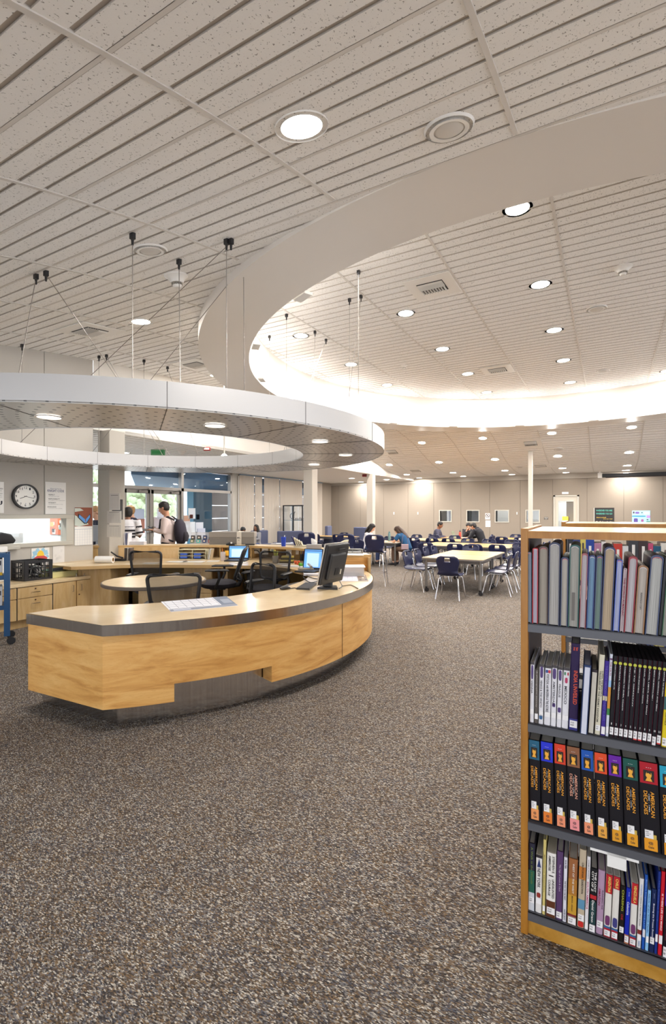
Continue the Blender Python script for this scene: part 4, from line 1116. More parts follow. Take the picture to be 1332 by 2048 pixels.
o = M().use(mat('#1d1b1e', .8)).loft([((0, -.22, 0.0), .05, .03), ((0, -.12, .03), .07, .07), ((0, 0, .06), .08, .09), ((0, .10, .05), .06, .07), ((0, .17, .01), .02, .03)], 12).out('dark_bag', loc=(UWALL - .02, wv(4, UWALL), 1.08), smooth=60)
tag(o, 'dark rounded bag on the sill of the office window at the left picture edge', 'bag')
# book truck at far left
BT = atY(14, 5.67)
BTR = TH + .59
bt = thing('book_truck', 'blue steel book truck on casters cut off by the left picture edge', 'book cart', (BT[0], BT[1], 0), BTR)
BLUE = mat('#1f4a74', .4, .2, name='blue_enamel')
k = M().use(BLUE)
k.b(-.03, .03, -.19, -.16, .1, 1.03).out('end_post', parent=bt); M().use(BLUE).b(-.03, .03, .16, .19, .1, 1.03).out('end_post', parent=bt)
M().use(BLUE).b(-.012, .012, -.17, .17, .42, 1.03).out('end_panel', parent=bt); M().use(BLUE).b(-.95, -.93, -.17, .17, .42, 1.03).out('end_panel', parent=bt)
for z_ in (.42, .76, 1.01): M().use(BLUE).b(-.93, .0, -.17, .17, z_, z_ + .02).b(-.93, 0, -.18, -.165, z_ - .02, z_ + .03).out('shelf', parent=bt)
for (x, y) in ((0, -.175), (0, .175), (-.94, -.175), (-.94, .175)):
    c = M().use(BLACKP).lathe([(0, -.015), (.04, -.015), (.045, 0), (.04, .015), (0, .015)], seg=20); c.bm.transform(Matrix.Translation((x + .04, y, .045)) @ Matrix.Rotation(PI / 2, 4, 'X')); c.tube([(x, y, .12), (x + .02, y, .08), (x + .04, y, .045)], .012, 6); c.out('caster', parent=bt, smooth=50)
for r, (z_, n_) in enumerate(((.783, 5), (.443, 6))):
    x = -.04
    for i in range(n_):
        tw = .035 if r else .045; x -= tw + .004
        o = thing('binder', 'white %s binder on the %s shelf of the blue truck' % (ORD[i], ['upper', 'lower'][r]), 'binder', (BT[0], BT[1], 0), BTR, 'white binders on the book truck')
        M().use(mat('#d9d8da', .5)).b(x, x + tw, -.15, .08, z_, z_ + (.22 if r else .19)).out('cover', parent=o, bevel=.002)
        M().use(mat('#3a3a44', .5)).b(x + .012, x + tw - .012, -.152, -.15, z_ + .12, z_ + .17).out('spine_mark', parent=o)
        if r == 0: M().use(mat('#e3b51c', .5)).b(x, x + tw, -.1515, -.15, z_ + .0, z_ + .04).out('yellow_tag', parent=o)

# ================================================================ THINGS ON THE DESK
def dthing(name, label, cat, px, py, z, rz=0, group=None):
    u, v = at(px, py, z); return thing(name, label, cat, (u, v, z), TH + rz, group)
def sheet_poly(name, label, cat, pts, z, m, th=.003, group=None):
    P_ = [at(x, y, z) for x, y in pts]; c = (sum(p[0] for p in P_) / len(P_), sum(p[1] for p in P_) / len(P_))
    t = thing(name, label, cat, (c[0], c[1], z), 0, group)
    M().use(m).prism([(p[0] - c[0], p[1] - c[1]) for p in P_], 0, th).out('sheet', parent=t)
    return t, [(p[0] - c[0], p[1] - c[1]) for p in P_]
def bil(q, a, b):
    p0, p1, p2, p3 = [Vector(x) for x in q]; return (p0 * (1 - a) + p1 * a) * (1 - b) + (p3 * (1 - a) + p2 * a) * b
def gridlines(t, q, z, n, m_, a0, a1, b0, b1, mt, w=.0016):
    k = M().use(mt)
    def seg(p, r):
        d = (r - p).normalized(); nn = Vector((-d.y, d.x)) * w; k.prism([tuple(p - nn), tuple(r - nn), tuple(r + nn), tuple(p + nn)], z, z + .0006)
    for i in range(n + 1): a = a0 + (a1 - a0) * i / n; seg(bil(q, a, b0), bil(q, a, b1))
    for i in range(m_ + 1): b = b0 + (b1 - b0) * i / m_; seg(bil(q, a0, b), bil(q, a1, b))
    k.out('date_grid', parent=t)
def patch(t, q, a0, a1, b0, b1, z, m_, name='picture'):
    M().use(m_).prism([tuple(bil(q, a, b)) for a, b in ((a0, b0), (a1, b0), (a1, b1), (a0, b1))], z, z + .0007).out(name, parent=t)
# open wall calendar on the front counter
t, q = sheet_poly('desk_calendar', 'open calendar with blue landscape picture lying on the front counter', 'calendar', [(342, 1224), (476, 1211.5), (452, 1193), (322, 1204)], HT, mat('#e3e3ea', .6))
patch(t, q, 0, 1, 0, .18, .003, mat('#7f8494', .6)); patch(t, q, .78, 1, .18, 1, .003, mat('#5e6a80', .6)); patch(t, q, .05, .3, .03, .14, .0037, mat('#b9bccb', .6))
patch(t, q, .84, .98, .3, .7, .0037, mat('#8f97aa', .6)); gridlines(t, q, .003, 6, 4, .03, .76, .24, .97, mat('#7d8090', .6))
t, q = sheet_poly('desk_calendar', 'white calendar sheet with brown patterned strip under the clear plastic bin', 'calendar', [(663, 1162.5), (737, 1162.5), (731, 1150), (668, 1150)], HT, mat('#e6e2ec', .6))
patch(t, q, .72, 1, 0, 1, .003, mat('#7e6a5c', .6)); gridlines(t, q, .003, 5, 4, .03, .7, .05, .95, mat('#8a86a8', .6), .001)
for i_, (a, b) in enumerate(((.76, .1), (.85, .4), (.78, .7), (.92, .15), (.9, .75))): patch(t, q, a, a + .06, b, b + .15, .0037, mat(['#2f2c30', '#d8cfc4', '#b07a4a'][i_ % 3], .6))
# monitor seen from behind
mo = dthing('computer_monitor', 'black monitor seen from behind at the right end of the front counter', 'monitor', 655, 1178, HT, .0)
k = M().use(BLACKP).prism([(-.10, -.02), (.10, -.06), (.09, .12), (-.05, .12)], 0, .02).loft([((.0, .03, .02), .05, .02), ((.01, .05, .12), .045, .018), ((.0, .03, .24), .05, .02)], 12); k.out('stand', parent=mo, smooth=40)
R = Matrix.Rotation(-2.09, 4, 'Z') @ Matrix.Rotation(math.radians(-13), 4, 'X')
def mtxbox(k, c, d): k.box(R @ Vector(c), d, mtx=R)
k = M().use(BLACKP); mtxbox(k, (0, .02, .27), (.44, .03, .40)); k.out('back_shell', parent=mo, bevel=.012); 
k = M().use(mat('#2a2a2c', .5)); mtxbox(k, (0, .045, .25), (.3, .03, .26)); k.out('back_bulge', parent=mo, bevel=.015)
k = M().use(mat('#b3aea6', .3, .6)); mtxbox(k, (0, -.0, .27), (.455, .014, .415)); k.out('bezel', parent=mo, bevel=.004)
k = M().use(DARK); mtxbox(k, (-.02, .061, .42), (.12, .01, .022)); mtxbox(k, (.0, .06, .2), (.07, .008, .07)); k.out('vents', parent=mo)
k = M().use(mat('#cfcabb', .5)); mtxbox(k, (-.08, .063, .19), (.018, .004, .05)); k.out('asset_tag', parent=mo)
for i_, (pts, c_, lb) in enumerate((([(672, 1152), (680, 1163), (684, 1172), (678, 1177)], '#26303c', 'dark cable hanging down behind the monitor'), ([(684, 1172), (700, 1170), (707, 1172), (716, 1177)], '#6b5a42', 'brown cable trailing to the right of the monitor'), ([(597, 1130), (612, 1150), (640, 1158), (664, 1150)], '#26262a', 'black cable looping between phone and monitor'), ([(606, 1154), (622, 1165), (648, 1158), (660, 1165)], '#222226', 'black cable on the counter behind the monitor'), ([(580, 1177), (590, 1176), (596, 1178)], '#242428', 'short mouse cable beside the keyboard'))):
    P_ = [at(x, y, HT + .006) + (HT + .006,) for x, y in pts]
    if i_ == 0: P_[0] = at(672, 1160, HT + .006) + (HT + .12,)
    o = P_[0]; Q_ = []
    for j in range(len(P_) - 1):
        for s_ in range(6):
            f_ = s_ / 6; pm = [P_[max(0, j - 1)], P_[j], P_[j + 1], P_[min(len(P_) - 1, j + 2)]]; pm = [Vector(x) for x in pm]
            Q_.append(.5 * ((2 * pm[1]) + (pm[2] - pm[0]) * f_ + (2 * pm[0] - 5 * pm[1] + 4 * pm[2] - pm[3]) * f_ ** 2 + (3 * pm[1] - pm[0] - 3 * pm[2] + pm[3]) * f_ ** 3) - Vector(o))
    Q_.append(Vector(P_[-1]) - Vector(o))
    tag(M().use(mat(c_, .5)).tube([tuple(x) for x in Q_], .0045, 6).out('cable', loc=o, smooth=60), lb, 'cable')
kb, q = sheet_poly('keyboard', 'black keyboard lying in front of the monitor on the front counter', 'keyboard', [(593, 1179), (619, 1180.5), (634, 1169), (611, 1168)], HT, BLACKP, .018)
gridlines(kb, q, .018, 14, 5, .03, .97, .06, .94, mat('#3c3c40', .5), .0012)
ms_ = dthing('computer_mouse', 'black computer mouse by the inner edge of the front counter', 'mouse', 571, 1178.5, HT, .8)
M().use(BLACKP).loft([((-.06, 0, .01), .02, .008), ((-.04, 0, .016), .032, .015), ((0, 0, .02), .034, .02), ((.04, 0, .014), .028, .012), ((.055, 0, .008), .015, .006)], 14, (0, 1, 0)).out('mouse_shell', parent=ms_, smooth=60)
M().use(GREYP).tube([(.02, 0, .03), (.035, 0, .027)], .004, 6).out('scroll_wheel', parent=ms_)
bx = dthing('storage_bin', 'clear plastic bin with white lid and odds and ends on the counter', 'plastic bin', 702, 1151, HT, .02)
clear = bpy.data.materials.new('clear_plastic'); clear.use_nodes = True; b_ = clear.node_tree.nodes['Principled BSDF']; b_.inputs['Base Color'].default_value = s2l('#e8e6e6'); b_.inputs['Alpha'].default_value = .38; b_.inputs['Roughness'].default_value = .2
k = M().use(clear)
for (a, b, c, d) in ((-.15, .15, -.1, -.096), (-.15, .15, .096, .1), (-.15, -.146, -.1, .1), (.146, .15, -.1, .1)): k.b(a, b, c, d, 0, .105)
k.b(-.15, .15, -.1, .1, 0, .004); k.out('bin_body', parent=bx)
M().use(mat('#efeeee', .4)).b(-.165, .165, -.115, .115, .105, .12).out('lid', parent=bx, bevel=.005)
rnd = random.Random(3)
for i in range(6):
    c_ = ['#5a3d38', '#8a3f35', '#2b2a30', '#a59a90', '#4a3f58', '#6e5648'][i]
    o = M().use(mat(c_, .6)).loft([((-.03, 0, 0), .006, .006), ((0, 0, .004), .016, .014), ((.03, 0, 0), .006, .006)], 8, (0, 1, 0)).out('trinket', smooth=60)
    o.parent = None; m_ = bx.matrix_basis @ Matrix.Translation((-.11 + i * .044, rnd.uniform(-.05, .05), .022)) ; o.matrix_basis = m_
    tag(o, 'small %s trinket inside the clear plastic bin, %s from left' % (['brown', 'red', 'black', 'beige', 'purple', 'tan'][i], ORD[i]), 'trinket', 'odds and ends in the plastic bin')
tb = dthing('notepad', 'white notepad with cables over it behind the monitor', 'notepad', 622, 1151, HT, .05)
M().use(mat('#e9e7ee', .6)).b(-.09, .09, -.05, .05, 0, .025).out('pad', parent=tb, bevel=.003); M().use(mat('#4b4763', .6)).b(-.09, .09, -.05, .05, -.0, .004).out('backing', parent=tb)
ph = dthing('desk_phone', 'beige desk telephone between the laptop and the flowers', 'telephone', 612, 1141, HT, .3)
M().use(mat('#b5ab96', .5)).prism([(-.09, -.07), (.09, -.07), (.09, .08), (-.09, .08)], 0, .035).out('base', parent=ph, bevel=.008)
M().use(mat('#bdb29c', .5)).loft([((.05, -.08, .05), .02, .018), ((.05, -.05, .06), .016, .012), ((.04, .04, .085), .016, .012), ((.03, .08, .08), .022, .018)], 10).out('handset', parent=ph, smooth=60)
# laptops on the rear worktop
SCR = mat('#5f98dc', .3, emit=.8, name='lit_screen'); SCRW = mat('#a9c6ea', .3, emit=.8, name='lit_screen_white')
def laptop(label, px, py, rz, w=.36, h=.24, tilt=.32):
    t = dthing('laptop', label, 'laptop', px, py, HT, rz)
    M().use(BLACKP).b(-w / 2, w / 2, -.26, 0, 0, .018).out('keyboard_base', parent=t, bevel=.003)
    k = M().use(GREYP)
    for r in range(4):
        for c in range(11): k.b(-w / 2 + .03 + c * .028, -w / 2 + .05 + c * .028, -.06 - r * .026, -.042 - r * .026, .018, .020)
    k.out('keys', parent=t)
    R_ = Matrix.Rotation(-tilt, 4, 'X')
    s = bpy.data.objects.new('screen', None)
    k = M().use(BLACKP); k.b(-w / 2, w / 2, 0, .012, 0, h); o = k.out('screen', parent=t, bevel=.003); o.location = (0, 0, .018); o.rotation_euler = (-tilt, 0, 0)
    M().use(SCR).b(-w / 2 + .014, w / 2 - .014, -.001, 0, .02, h - .014).out('display', parent=o)
    M().use(SCRW).b(-w / 2 + .05, w / 2 - .05, -.002, -.001, .03, h - .06).out('page', parent=o)
    M().use(mat('#28406e', .4, emit=.6)).b(-w / 2 + .014, w / 2 - .014, -.002, -.001, h - .034, h - .026).out('toolbar', parent=o)
    return t
laptop('black laptop with bright blue screen on the rear worktop beside the iced drink', 477, 1120, -.05, .33, .215, .12)
laptop('dark laptop with light blue screen half hidden by the monitor', 624, 1141, -.35, .27, .27, .22)
# drinks, cups
t = dthing('iced_drink', 'clear cup of orange iced drink with lid and straw', 'drink', 446, 1122, HT)
M().use(mat('#cf9a72', .3)).lathe([(0, .003), (.03, .003), (.038, .1), (0, .1)], seg=16).out('drink', parent=t, smooth=50)
M().use(clear).lathe([(.032, 0), (.042, .13), (.041, .13), (.031, 0)], seg=16).lathe([(.042, .13), (.03, .145), (0, .148)], seg=16).out('cup', parent=t, smooth=50)
M().use(mat('#e07a3a', .4)).tube([(0, 0, .05), (-.012, 0, .2)], .004, 6).out('straw', parent=t)
t = dthing('sticky_note', 'bright yellow sticky note stuck at the counter edge beside the laptop', 'note', 454, 1101, HB - .05); M().use(mat('#f0b42c', .6)).b(-.03, .03, -.02, -.018, -.08, 0).out('note', parent=t)
# paper sorter and books in the cubbies
t = dthing('paper_sorter', 'cream wire paper sorter with blue dividers inside the rear counter', 'organizer', 384, 1119, HT, 0)
CR = mat('#cfc7a8', .5)
k = M().use(CR)
for z_ in (.0, .055, .105, .155): k.b(-.22, .22, 0, .2, z_, z_ + .006)
for x in (-.22, 0, .215): k.b(x, x + .006, 0, .2, 0, .16)
k.out('tray_frame', parent=t)
for (x, z_) in ((-.14, .03), (-.14, .08), (.08, .03), (.08, .08)): M().use(mat('#3158b8', .5)).b(x - .05, x + .06, -.003, .18, z_ - .01, z_ + .02).out('blue_divider', parent=t)
for i, (x, w) in enumerate(((.27, .012), (.29, .014), (.31, .01))):
    o = dthing('booklet', 'leaning %s booklet right of the paper sorter, %s' % (['grey', 'white', 'beige'][i], ORD[i]), 'booklet', 384, 1119, HT, 0, 'booklets beside the paper sorter')
    M().use(mat(['#a9a7a2', '#d8d6d0', '#bba98c'][i], .6)).box((x, .06, .085), (w, .15, .17), mtx=Matrix.Rotation(.16, 4, 'Y')).out('cover', parent=o)
for i, (px, py, w, d, a, lb) in enumerate(((300, 1127, .22, .1, .1, 'loose papers on the worktop behind the mesh chair'), (352, 1124, .3, .12, -.1, 'white papers in front of the sorter'), (385, 1124, .34, .14, .05, 'spread sheets on the worktop, widest stack'), (425, 1123, .18, .1, .2, 'papers left of the iced drink'), (585, 1133, .36, .16, -.25, 'wide printed sheets on the worktop behind the tilted chair'), (566, 1129, .2, .12, -.1, 'white sheet beside the pencil cup'), (480, 1126, .16, .1, .1, 'small white sheet in front of the blue-screen laptop'))):
    o = dthing('papers', lb, 'paper', px, py, HT, a, 'papers on the rear worktop')
    for j in range(3): M().use(WHITEP).box((.01 * j, .006 * j, .002 + .003 * j), (w, d, .002), .08 * (j - 1)).out('sheet', parent=o)
def cup(label, px, py, z, r, h, col_, pens):
    t = dthing('pencil_cup', label, 'pencil cup', px, py, z)
    M().use(mat(col_, .5)).lathe([(0, .003), (r, .003), (r, h), (r * .9, h), (r * .9, .01), (0, .01)], seg=18).out('cup', parent=t, smooth=40)
    for i, pc in enumerate(pens):
        a = i * 2.4; o = M().use(mat(pc, .5)).tube([(r * .3 * math.cos(a), r * .3 * math.sin(a), .01), (r * .8 * math.cos(a), r * .8 * math.sin(a), h + .07 + .01 * (i % 3))], .0045, 6).out('pen')
        o.matrix_basis = t.matrix_basis.copy(); tag(o, '%s pen standing in the %s' % (ORD[i], label), 'pen', 'pens in the ' + label)
cup('grey cup of green highlighters', 551, 1126, HT, .045, .11, '#a9a39a', ['#c8d84a', '#b8cc40', '#d8dc60', '#9fbf3c'])
cup('dark cup of coloured pens', 605, 1121, HT, .04, .10, '#2a2a30', ['#c23a3a', '#e0b83a', '#3a5fb0', '#c04a8a', '#d8d4d0'])
for i, (c_, h0) in enumerate((('#5a5030', 0), ('#c9b85a', .03), ('#3a3526', .055), ('#b5a24a', .08))):
    o = dthing('hardback_book', '%s book in the small stack on the rear worktop, %s from the bottom' % (['olive', 'yellow', 'dark brown', 'mustard'][i], ORD[i]), 'book', 574, 1126, HT, .0, 'small stack of books on the rear worktop')
    M().use(mat(c_, .6)).b(-.11 + .01 * i, .1, -.06, .07, h0, h0 + (.03 if i == 0 else .025)).out('cover', parent=o, bevel=.002)
t = dthing('toy_flowers', 'orange and green plastic flower ornament on the worktop', 'ornament', 599, 1133, HT)
k = M().use(mat('#d8602a', .6)); rnd = random.Random(5)
for i in range(9): k.ball((-.035 + rnd.uniform(-.03, .03), rnd.uniform(-.02, .02), .05 + rnd.uniform(-.01, .02)), .017, 8)
k.out('orange_petals', parent=t, smooth=60)
k = M().use(mat('#5fae2f', .6))
for i in range(9): k.ball((.03 + rnd.uniform(-.03, .03), rnd.uniform(-.02, .02), .025 + rnd.uniform(-.01, .02)), .018, 8)
k.out('green_leaves', parent=t, smooth=60)
t = dthing('headset', 'black headset lying on the worktop behind the tilted chair', 'headset', 511, 1116, HT)
M().use(BLACKP).tube([(-.07 * math.cos(a), .0, .06 + .07 * math.sin(a)) for a in np.linspace(0, PI, 12)], .008, 6).out('band', parent=t, smooth=60)
M().use(BLACKP).ball((-.07, 0, .045), .028, 10, (.5, 1, 1)).out('ear_cup', parent=t, smooth=60); M().use(BLACKP).ball((.07, 0, .045), .028, 10, (.5, 1, 1)).out('ear_cup', parent=t, smooth=60)
# roll of paper and stapler at left of rear worktop
t = dthing('paper_roll', 'fat roll of white paper lying on the left of the rear worktop', 'paper roll', 209, 1126, HT)
k = M().use(WHITEP).lathe([(.03, 0), (.052, 0), (.052, .26), (.03, .26)], seg=24); k.bm.transform(Matrix.Translation((.13, 0, .052)) @ Matrix.Rotation(-PI / 2, 4, 'Y')); k.out('sheet_roll', parent=t, smooth=40)
k = M().use(mat('#a9834f', .7)).lathe([(.026, .0), (.031, 0), (.031, .262), (.026, .262)], seg=20); k.bm.transform(Matrix.Translation((.131, 0, .052)) @ Matrix.Rotation(-PI / 2, 4, 'Y')); k.out('cardboard_core', parent=t, smooth=40)
t = dthing('hole_punch', 'black heavy-duty stapler with raised arm near the paper roll', 'stapler', 238, 1122, HT, -.1)
M().use(BLACKP).b(-.12, .1, -.03, .03, 0, .04).out('base', parent=t, bevel=.008); M().use(BLACKP).loft([((.06, 0, .05), .025, .012), ((-.04, 0, .08), .02, .012), ((-.13, 0, .14), .016, .01)], 10, (0, 1, 0)).out('arm', parent=t, smooth=50)
for i in range(3):
    o = dthing('magazine', 'dark %s magazine standing in the closed end of the rear counter' % ['leftmost', 'middle', 'rightmost'][i], 'magazine', 252 + i * 5, 1121, HT, 0, 'magazines at the rear counter')
    M().use(mat(['#4a403a', '#8a837a', '#5b4a44'][i], .5)).box((0, .02, .1), (.022, .12, .2), mtx=Matrix.Rotation(.04, 4, 'Y')).out('cover', parent=o)
# outlet plates and cords under the worktop
u, v = at(497, 1178, .3); 
tag(M().use(mat('#8d8878', .5)).box((0, 0, 0), (.08, .01, .11), TH).out('power_outlet', loc=atY(497, 8.02) + (.42,)), 'grey power outlet with plugs under the rear worktop', 'outlet')
k = M().use(BLACKP); rnd = random.Random(6)
for i in range(7):
    x = rnd.uniform(-.1, .1); k.tube([(x, 0, .7), (x + rnd.uniform(-.05, .05), .02, .45), (rnd.uniform(-.1, .1), -.02, .2), (rnd.uniform(-.08, .12), 0, .03)], .005, 6)
tag(k.out('power_cords', loc=atY(494, 7.75) + (0,), rot=(0, 0, TH), smooth=60), 'tangle of black power cords hanging under the rear worktop', 'cords', kind='stuff')
# notes hanging from the counter edge
for i, (px, w, h_, lb) in enumerate(((513.5, .11, .10, 'leftmost'), (530.5, .10, .10, 'second'), (578, .09, .11, 'fourth'), (595, .05, .07, 'rightmost'))):
    o = dthing('taped_note', 'white note taped under the rear counter edge, %s' % lb, 'note', px, 1095 + i * 1.6, HB - .036, -.1 * i, 'notes taped to the counter edge')
    M().use(mat('#cdc8c0', .7)).b(-w / 2, w / 2, -.012, -.01, -h_, 0.002).out('sheet', parent=o)
    lines(o, [('remember to scan', -w * .4, -h_ * .3, w * .8, .006), ('books in daily', -w * .4, -h_ * .5, w * .7, .006)], INK, y=-.0125)
o = dthing('name_plate', 'small oval-patterned paper plate hanging under the counter edge, third from left', 'sign', 549, 1096.5, HB - .036, -.08); M().use(mat('#d0d3bd', .6)).prism([(x, y) for x, y in rr(.15, .05, .02)], -.012, -.010).out('plate'); 
bpy.data.objects.remove(bpy.data.objects['plate'])
k = M().use(mat('#c9ccb4', .6)).extr(rr(.15, .055, .02), -.012, -.009); oo = k.out('plate', parent=o); oo.location = (0, 0, -.03); lines(o, [('WELCOME', -.055, -.042, .11, .02)], INK, y=-.0125)
# ---------------- on top of the raised counter
t = dthing('document_box', 'long grey-brown archive box with white strap label on the rear counter', 'box', 466, 1089, HB, 0)
c_ = mat('#77716a', .7, name='archive_board')
t.location = atY(466, 8.5) + (HB,)
w = .77
M().use(c_).b(-w / 2, w / 2, -.12, .14, 0, .135).out('box_body', parent=t, bevel=.003)
M().use(mat('#8a837b', .7)).b(-w / 2 - .006, w / 2 + .006, -.126, .146, .125, .215).out('lid', parent=t, bevel=.003)
M().use(mat('#d3cabd', .7)).b(.09, .17, -.129, -.1, 0.0, .217).b(.09, .17, -.13, .15, .2145, .217).out('strap_label', parent=t)
lines(t, [('MIL', .1, .1, .055, .03), ('*V', .11, .06, .03, .022)], INK, y=-.1295)
t = dthing('tape_dispenser', 'black tape dispenser in front of the archive box', 'tape dispenser', 461, 1090, HB, 0); t.location = atY(461, 8.2) + (HB,)
M().use(BLACKP).loft([((-.07, 0, .015), .03, .015), ((0, 0, .03), .035, .03), ((.07, 0, .015), .03, .015)], 12, (0, 1, 0)).out('body', parent=t, smooth=50)
M().use(WHITEP).ball((.02, -.03, .04), .018, 10, (1, .4, 1)).out('tape_roll', parent=t)
t = dthing('stapler', 'flat black stapler at the right foot of the archive box', 'stapler', 502, 1090, HB, 0); t.location = atY(500, 8.22) + (HB,)
M().use(BLACKP).b(-.08, .08, -.02, .02, 0, .025).out('base', parent=t, bevel=.008)
t = dthing('book_display', 'clear stand of small picture cards in front of the entrance glass', 'display rack', 402, 1089, HB, 0); t.location = atY(402, 8.55) + (HB,)
M().use(clear).b(-.2, .2, 0, .12, 0, .01).b(-.2, .2, .1, .104, 0, .2).out('acrylic_stand', parent=t)
for i, x in enumerate((-.165, -.055, .05, .15)):
    for j in range(2):
        o = thing('picture_card', '%s dark picture card on the %s tier of the clear stand' % (ORD[i], ['lower', 'upper'][j]), 'card', t.location, TH, 'cards in the clear stand')
        M().use(mat(['#6d7a52', '#57b0a8', '#38426e', '#a04a44', '#3a2f30', '#463a34', '#2c3560', '#3a3c4a'][i + 4 * j], .4)).b(x - .035, x + .035, .03 + j * .05, .034 + j * .05, .015 + j * .055, .075 + j * .07).out('card', parent=o)
        M().use(mat('#e5d8c8', .5)).b(x - .018, x + .012, .0285 + j * .05, .03 + j * .05, .035 + j * .06, .06 + j * .06).out('image', parent=o)
t = dthing('tissue_box', 'low white tissue box with tissue on the rear counter near the striped shirt', 'tissue box', 276, 1088, HB); t.location = atY(276, 8.35) + (HB,)
def tissue(t, w, d, h, c_):
    M().use(mat(c_, .7)).b(-w / 2, w / 2, -d / 2, d / 2, 0, h).out('carton', parent=t, bevel=.003)
    k = M().use(mat('#f3f1ef', .8)); k.loft([((0, 0, h - .01), .03, .02), ((.0, 0, h + .03), .045, .02), ((-.02, 0, h + .06), .03, .012), ((-.04, .0, h + .09), .006, .004)], 9); k.out('tissue', parent=t)
tissue(t, .25, .12, .055, '#bdbbc0')
t = dthing('tissue_box', 'grey and white tissue box at the right of the rear counter', 'tissue box', 629, 1099, HB); t.location = atY(628, 7.35) + (HB,)
tissue(t, .23, .12, .07, '#a9a6a8')
t = dthing('insulated_tumbler', 'bright blue plastic cup standing on the rear counter', 'cup', 567, 1094, HB); t.location = atY(567, 7.95) + (HB,)
M().use(mat('#1c3fb4', .35)).lathe([(0, 0), (.034, 0), (.043, .15), (.039, .152), (.033, .01), (0, .01)], seg=24).out('cup', parent=t, smooth=40)
M().use(WHITEP).tube([(0, 0, .02), (.02, 0, .18)], .008, 6).out('straw', parent=t)
t = dthing('file_rack', 'beige fanned file rack holding papers on the rear counter', 'file rack', 604, 1094, HB); t.location = atY(603, 7.75) + (HB,)
for i in range(5):
    k = M().use(mat('#c9bfa6' if i else '#2c2c60', .6)); k.extr([(-.1 + i * .03, 0), (-.085 + i * .03, 0), (-.11 + i * .035 - .03, .17 - i * .02), (-.13 + i * .035 - .03, .17 - i * .02)], -.06, .07); k.out('divider', parent=t)
M().use(mat('#bdb5a2', .6)).b(-.12, .1, -.07, .08, 0, .03).out('rack_base', parent=t)
t = dthing('desk_phone', 'large beige telephone on the end of the raised counter', 'telephone', 682, 1106, HB, .2); t.location = atY(684, 6.95) + (HB,)
M().use(mat('#c8bd9c', .5)).extr([(-.12, 0), (.1, 0), (.1, .05), (.06, .13), (.02, .14), (-.12, .05)], -.08, .08).out('base', parent=t, bevel=.008)
M().use(mat('#d4caab', .5)).loft([((-.11, -.05, .07), .02, .016), ((-.05, -.05, .11), .016, .012), ((.03, -.05, .15), .016, .012), ((.08, -.05, .15), .02, .016)], 10, (0, 1, 0)).out('handset', parent=t, smooth=50)
t = dthing('letter_tray', 'grey wire letter tray with papers at the end of the raised counter', 'tray', 703, 1107, HB, 0); t.location = atY(704, 6.62) + (HB,)
k = M().use(mat('#8f8d88', .4, .4))
for z_ in (.01, .045): k.tube([(-.14, -.09, z_), (.14, -.09, z_), (.14, .1, z_), (-.14, .1, z_), (-.14, -.09, z_)], .007, 6)
for x in (-.14, 0, .14): k.tube([(x, -.09, .01), (x, -.09, .05)], .006, 6)
k.out('tray_frame', parent=t, smooth=50); M().use(BLACKP).b(-.12, .12, -.07, .08, .045, .055).out('folder', parent=t); M().use(WHITEP).b(-.12, .12, -.07, .08, .015, .03).out('paper_stack', parent=t)
o, q = sheet_poly('papers', 'white sheet hanging over the end edge of the raised counter', 'paper', [(686, 1110.5), (728, 1111), (722, 1106), (690, 1106)], HB, WHITEP, .003, 'papers on the rear worktop')
for i in range(4):
    o = dthing('binder', '%s upright document in the holder beside the paper-covered column' % ORD[i], 'binder', 250, 1089, HB, 0, 'documents standing on the rear counter'); o.location = atY(249 + i * 3.4, 8.3) + (HB,)
    M().use(mat(['#3a3f5a', '#c9c7d0', '#5a5f80', '#e6e4e8'][i], .5)).box((0, 0, .1), (.016, .14, .2), mtx=Matrix.Rotation(-.12 + .06 * i, 4, 'Y')).out('cover', parent=o)
t = dthing('photo_frame', 'small dark framed picture leaning on the counter beside the slit window', 'picture frame', 203, 1091, HB); t.location = atY(203, 8.35) + (HB,)
t.rotation_euler = (-.2, .15, TH); M().use(BLACKP).b(-.045, .045, 0, .012, 0, .14).out('frame', parent=t, bevel=.003); M().use(mat('#9a4a38', .5)).b(-.035, .035, -.001, 0, .01, .06).out('picture', parent=t)
t = dthing('wooden_bookend', 'low arched wooden block on the counter in front of the column', 'ornament', 231, 1091, HB); t.location = atY(230, 8.32) + (HB,)
M().use(WOOD_CAB).extr([(-.15, 0), (.15, 0), (.1, .02), (.04, .04), (-.04, .04), (-.1, .02)], -.01, .02).out('block', parent=t)
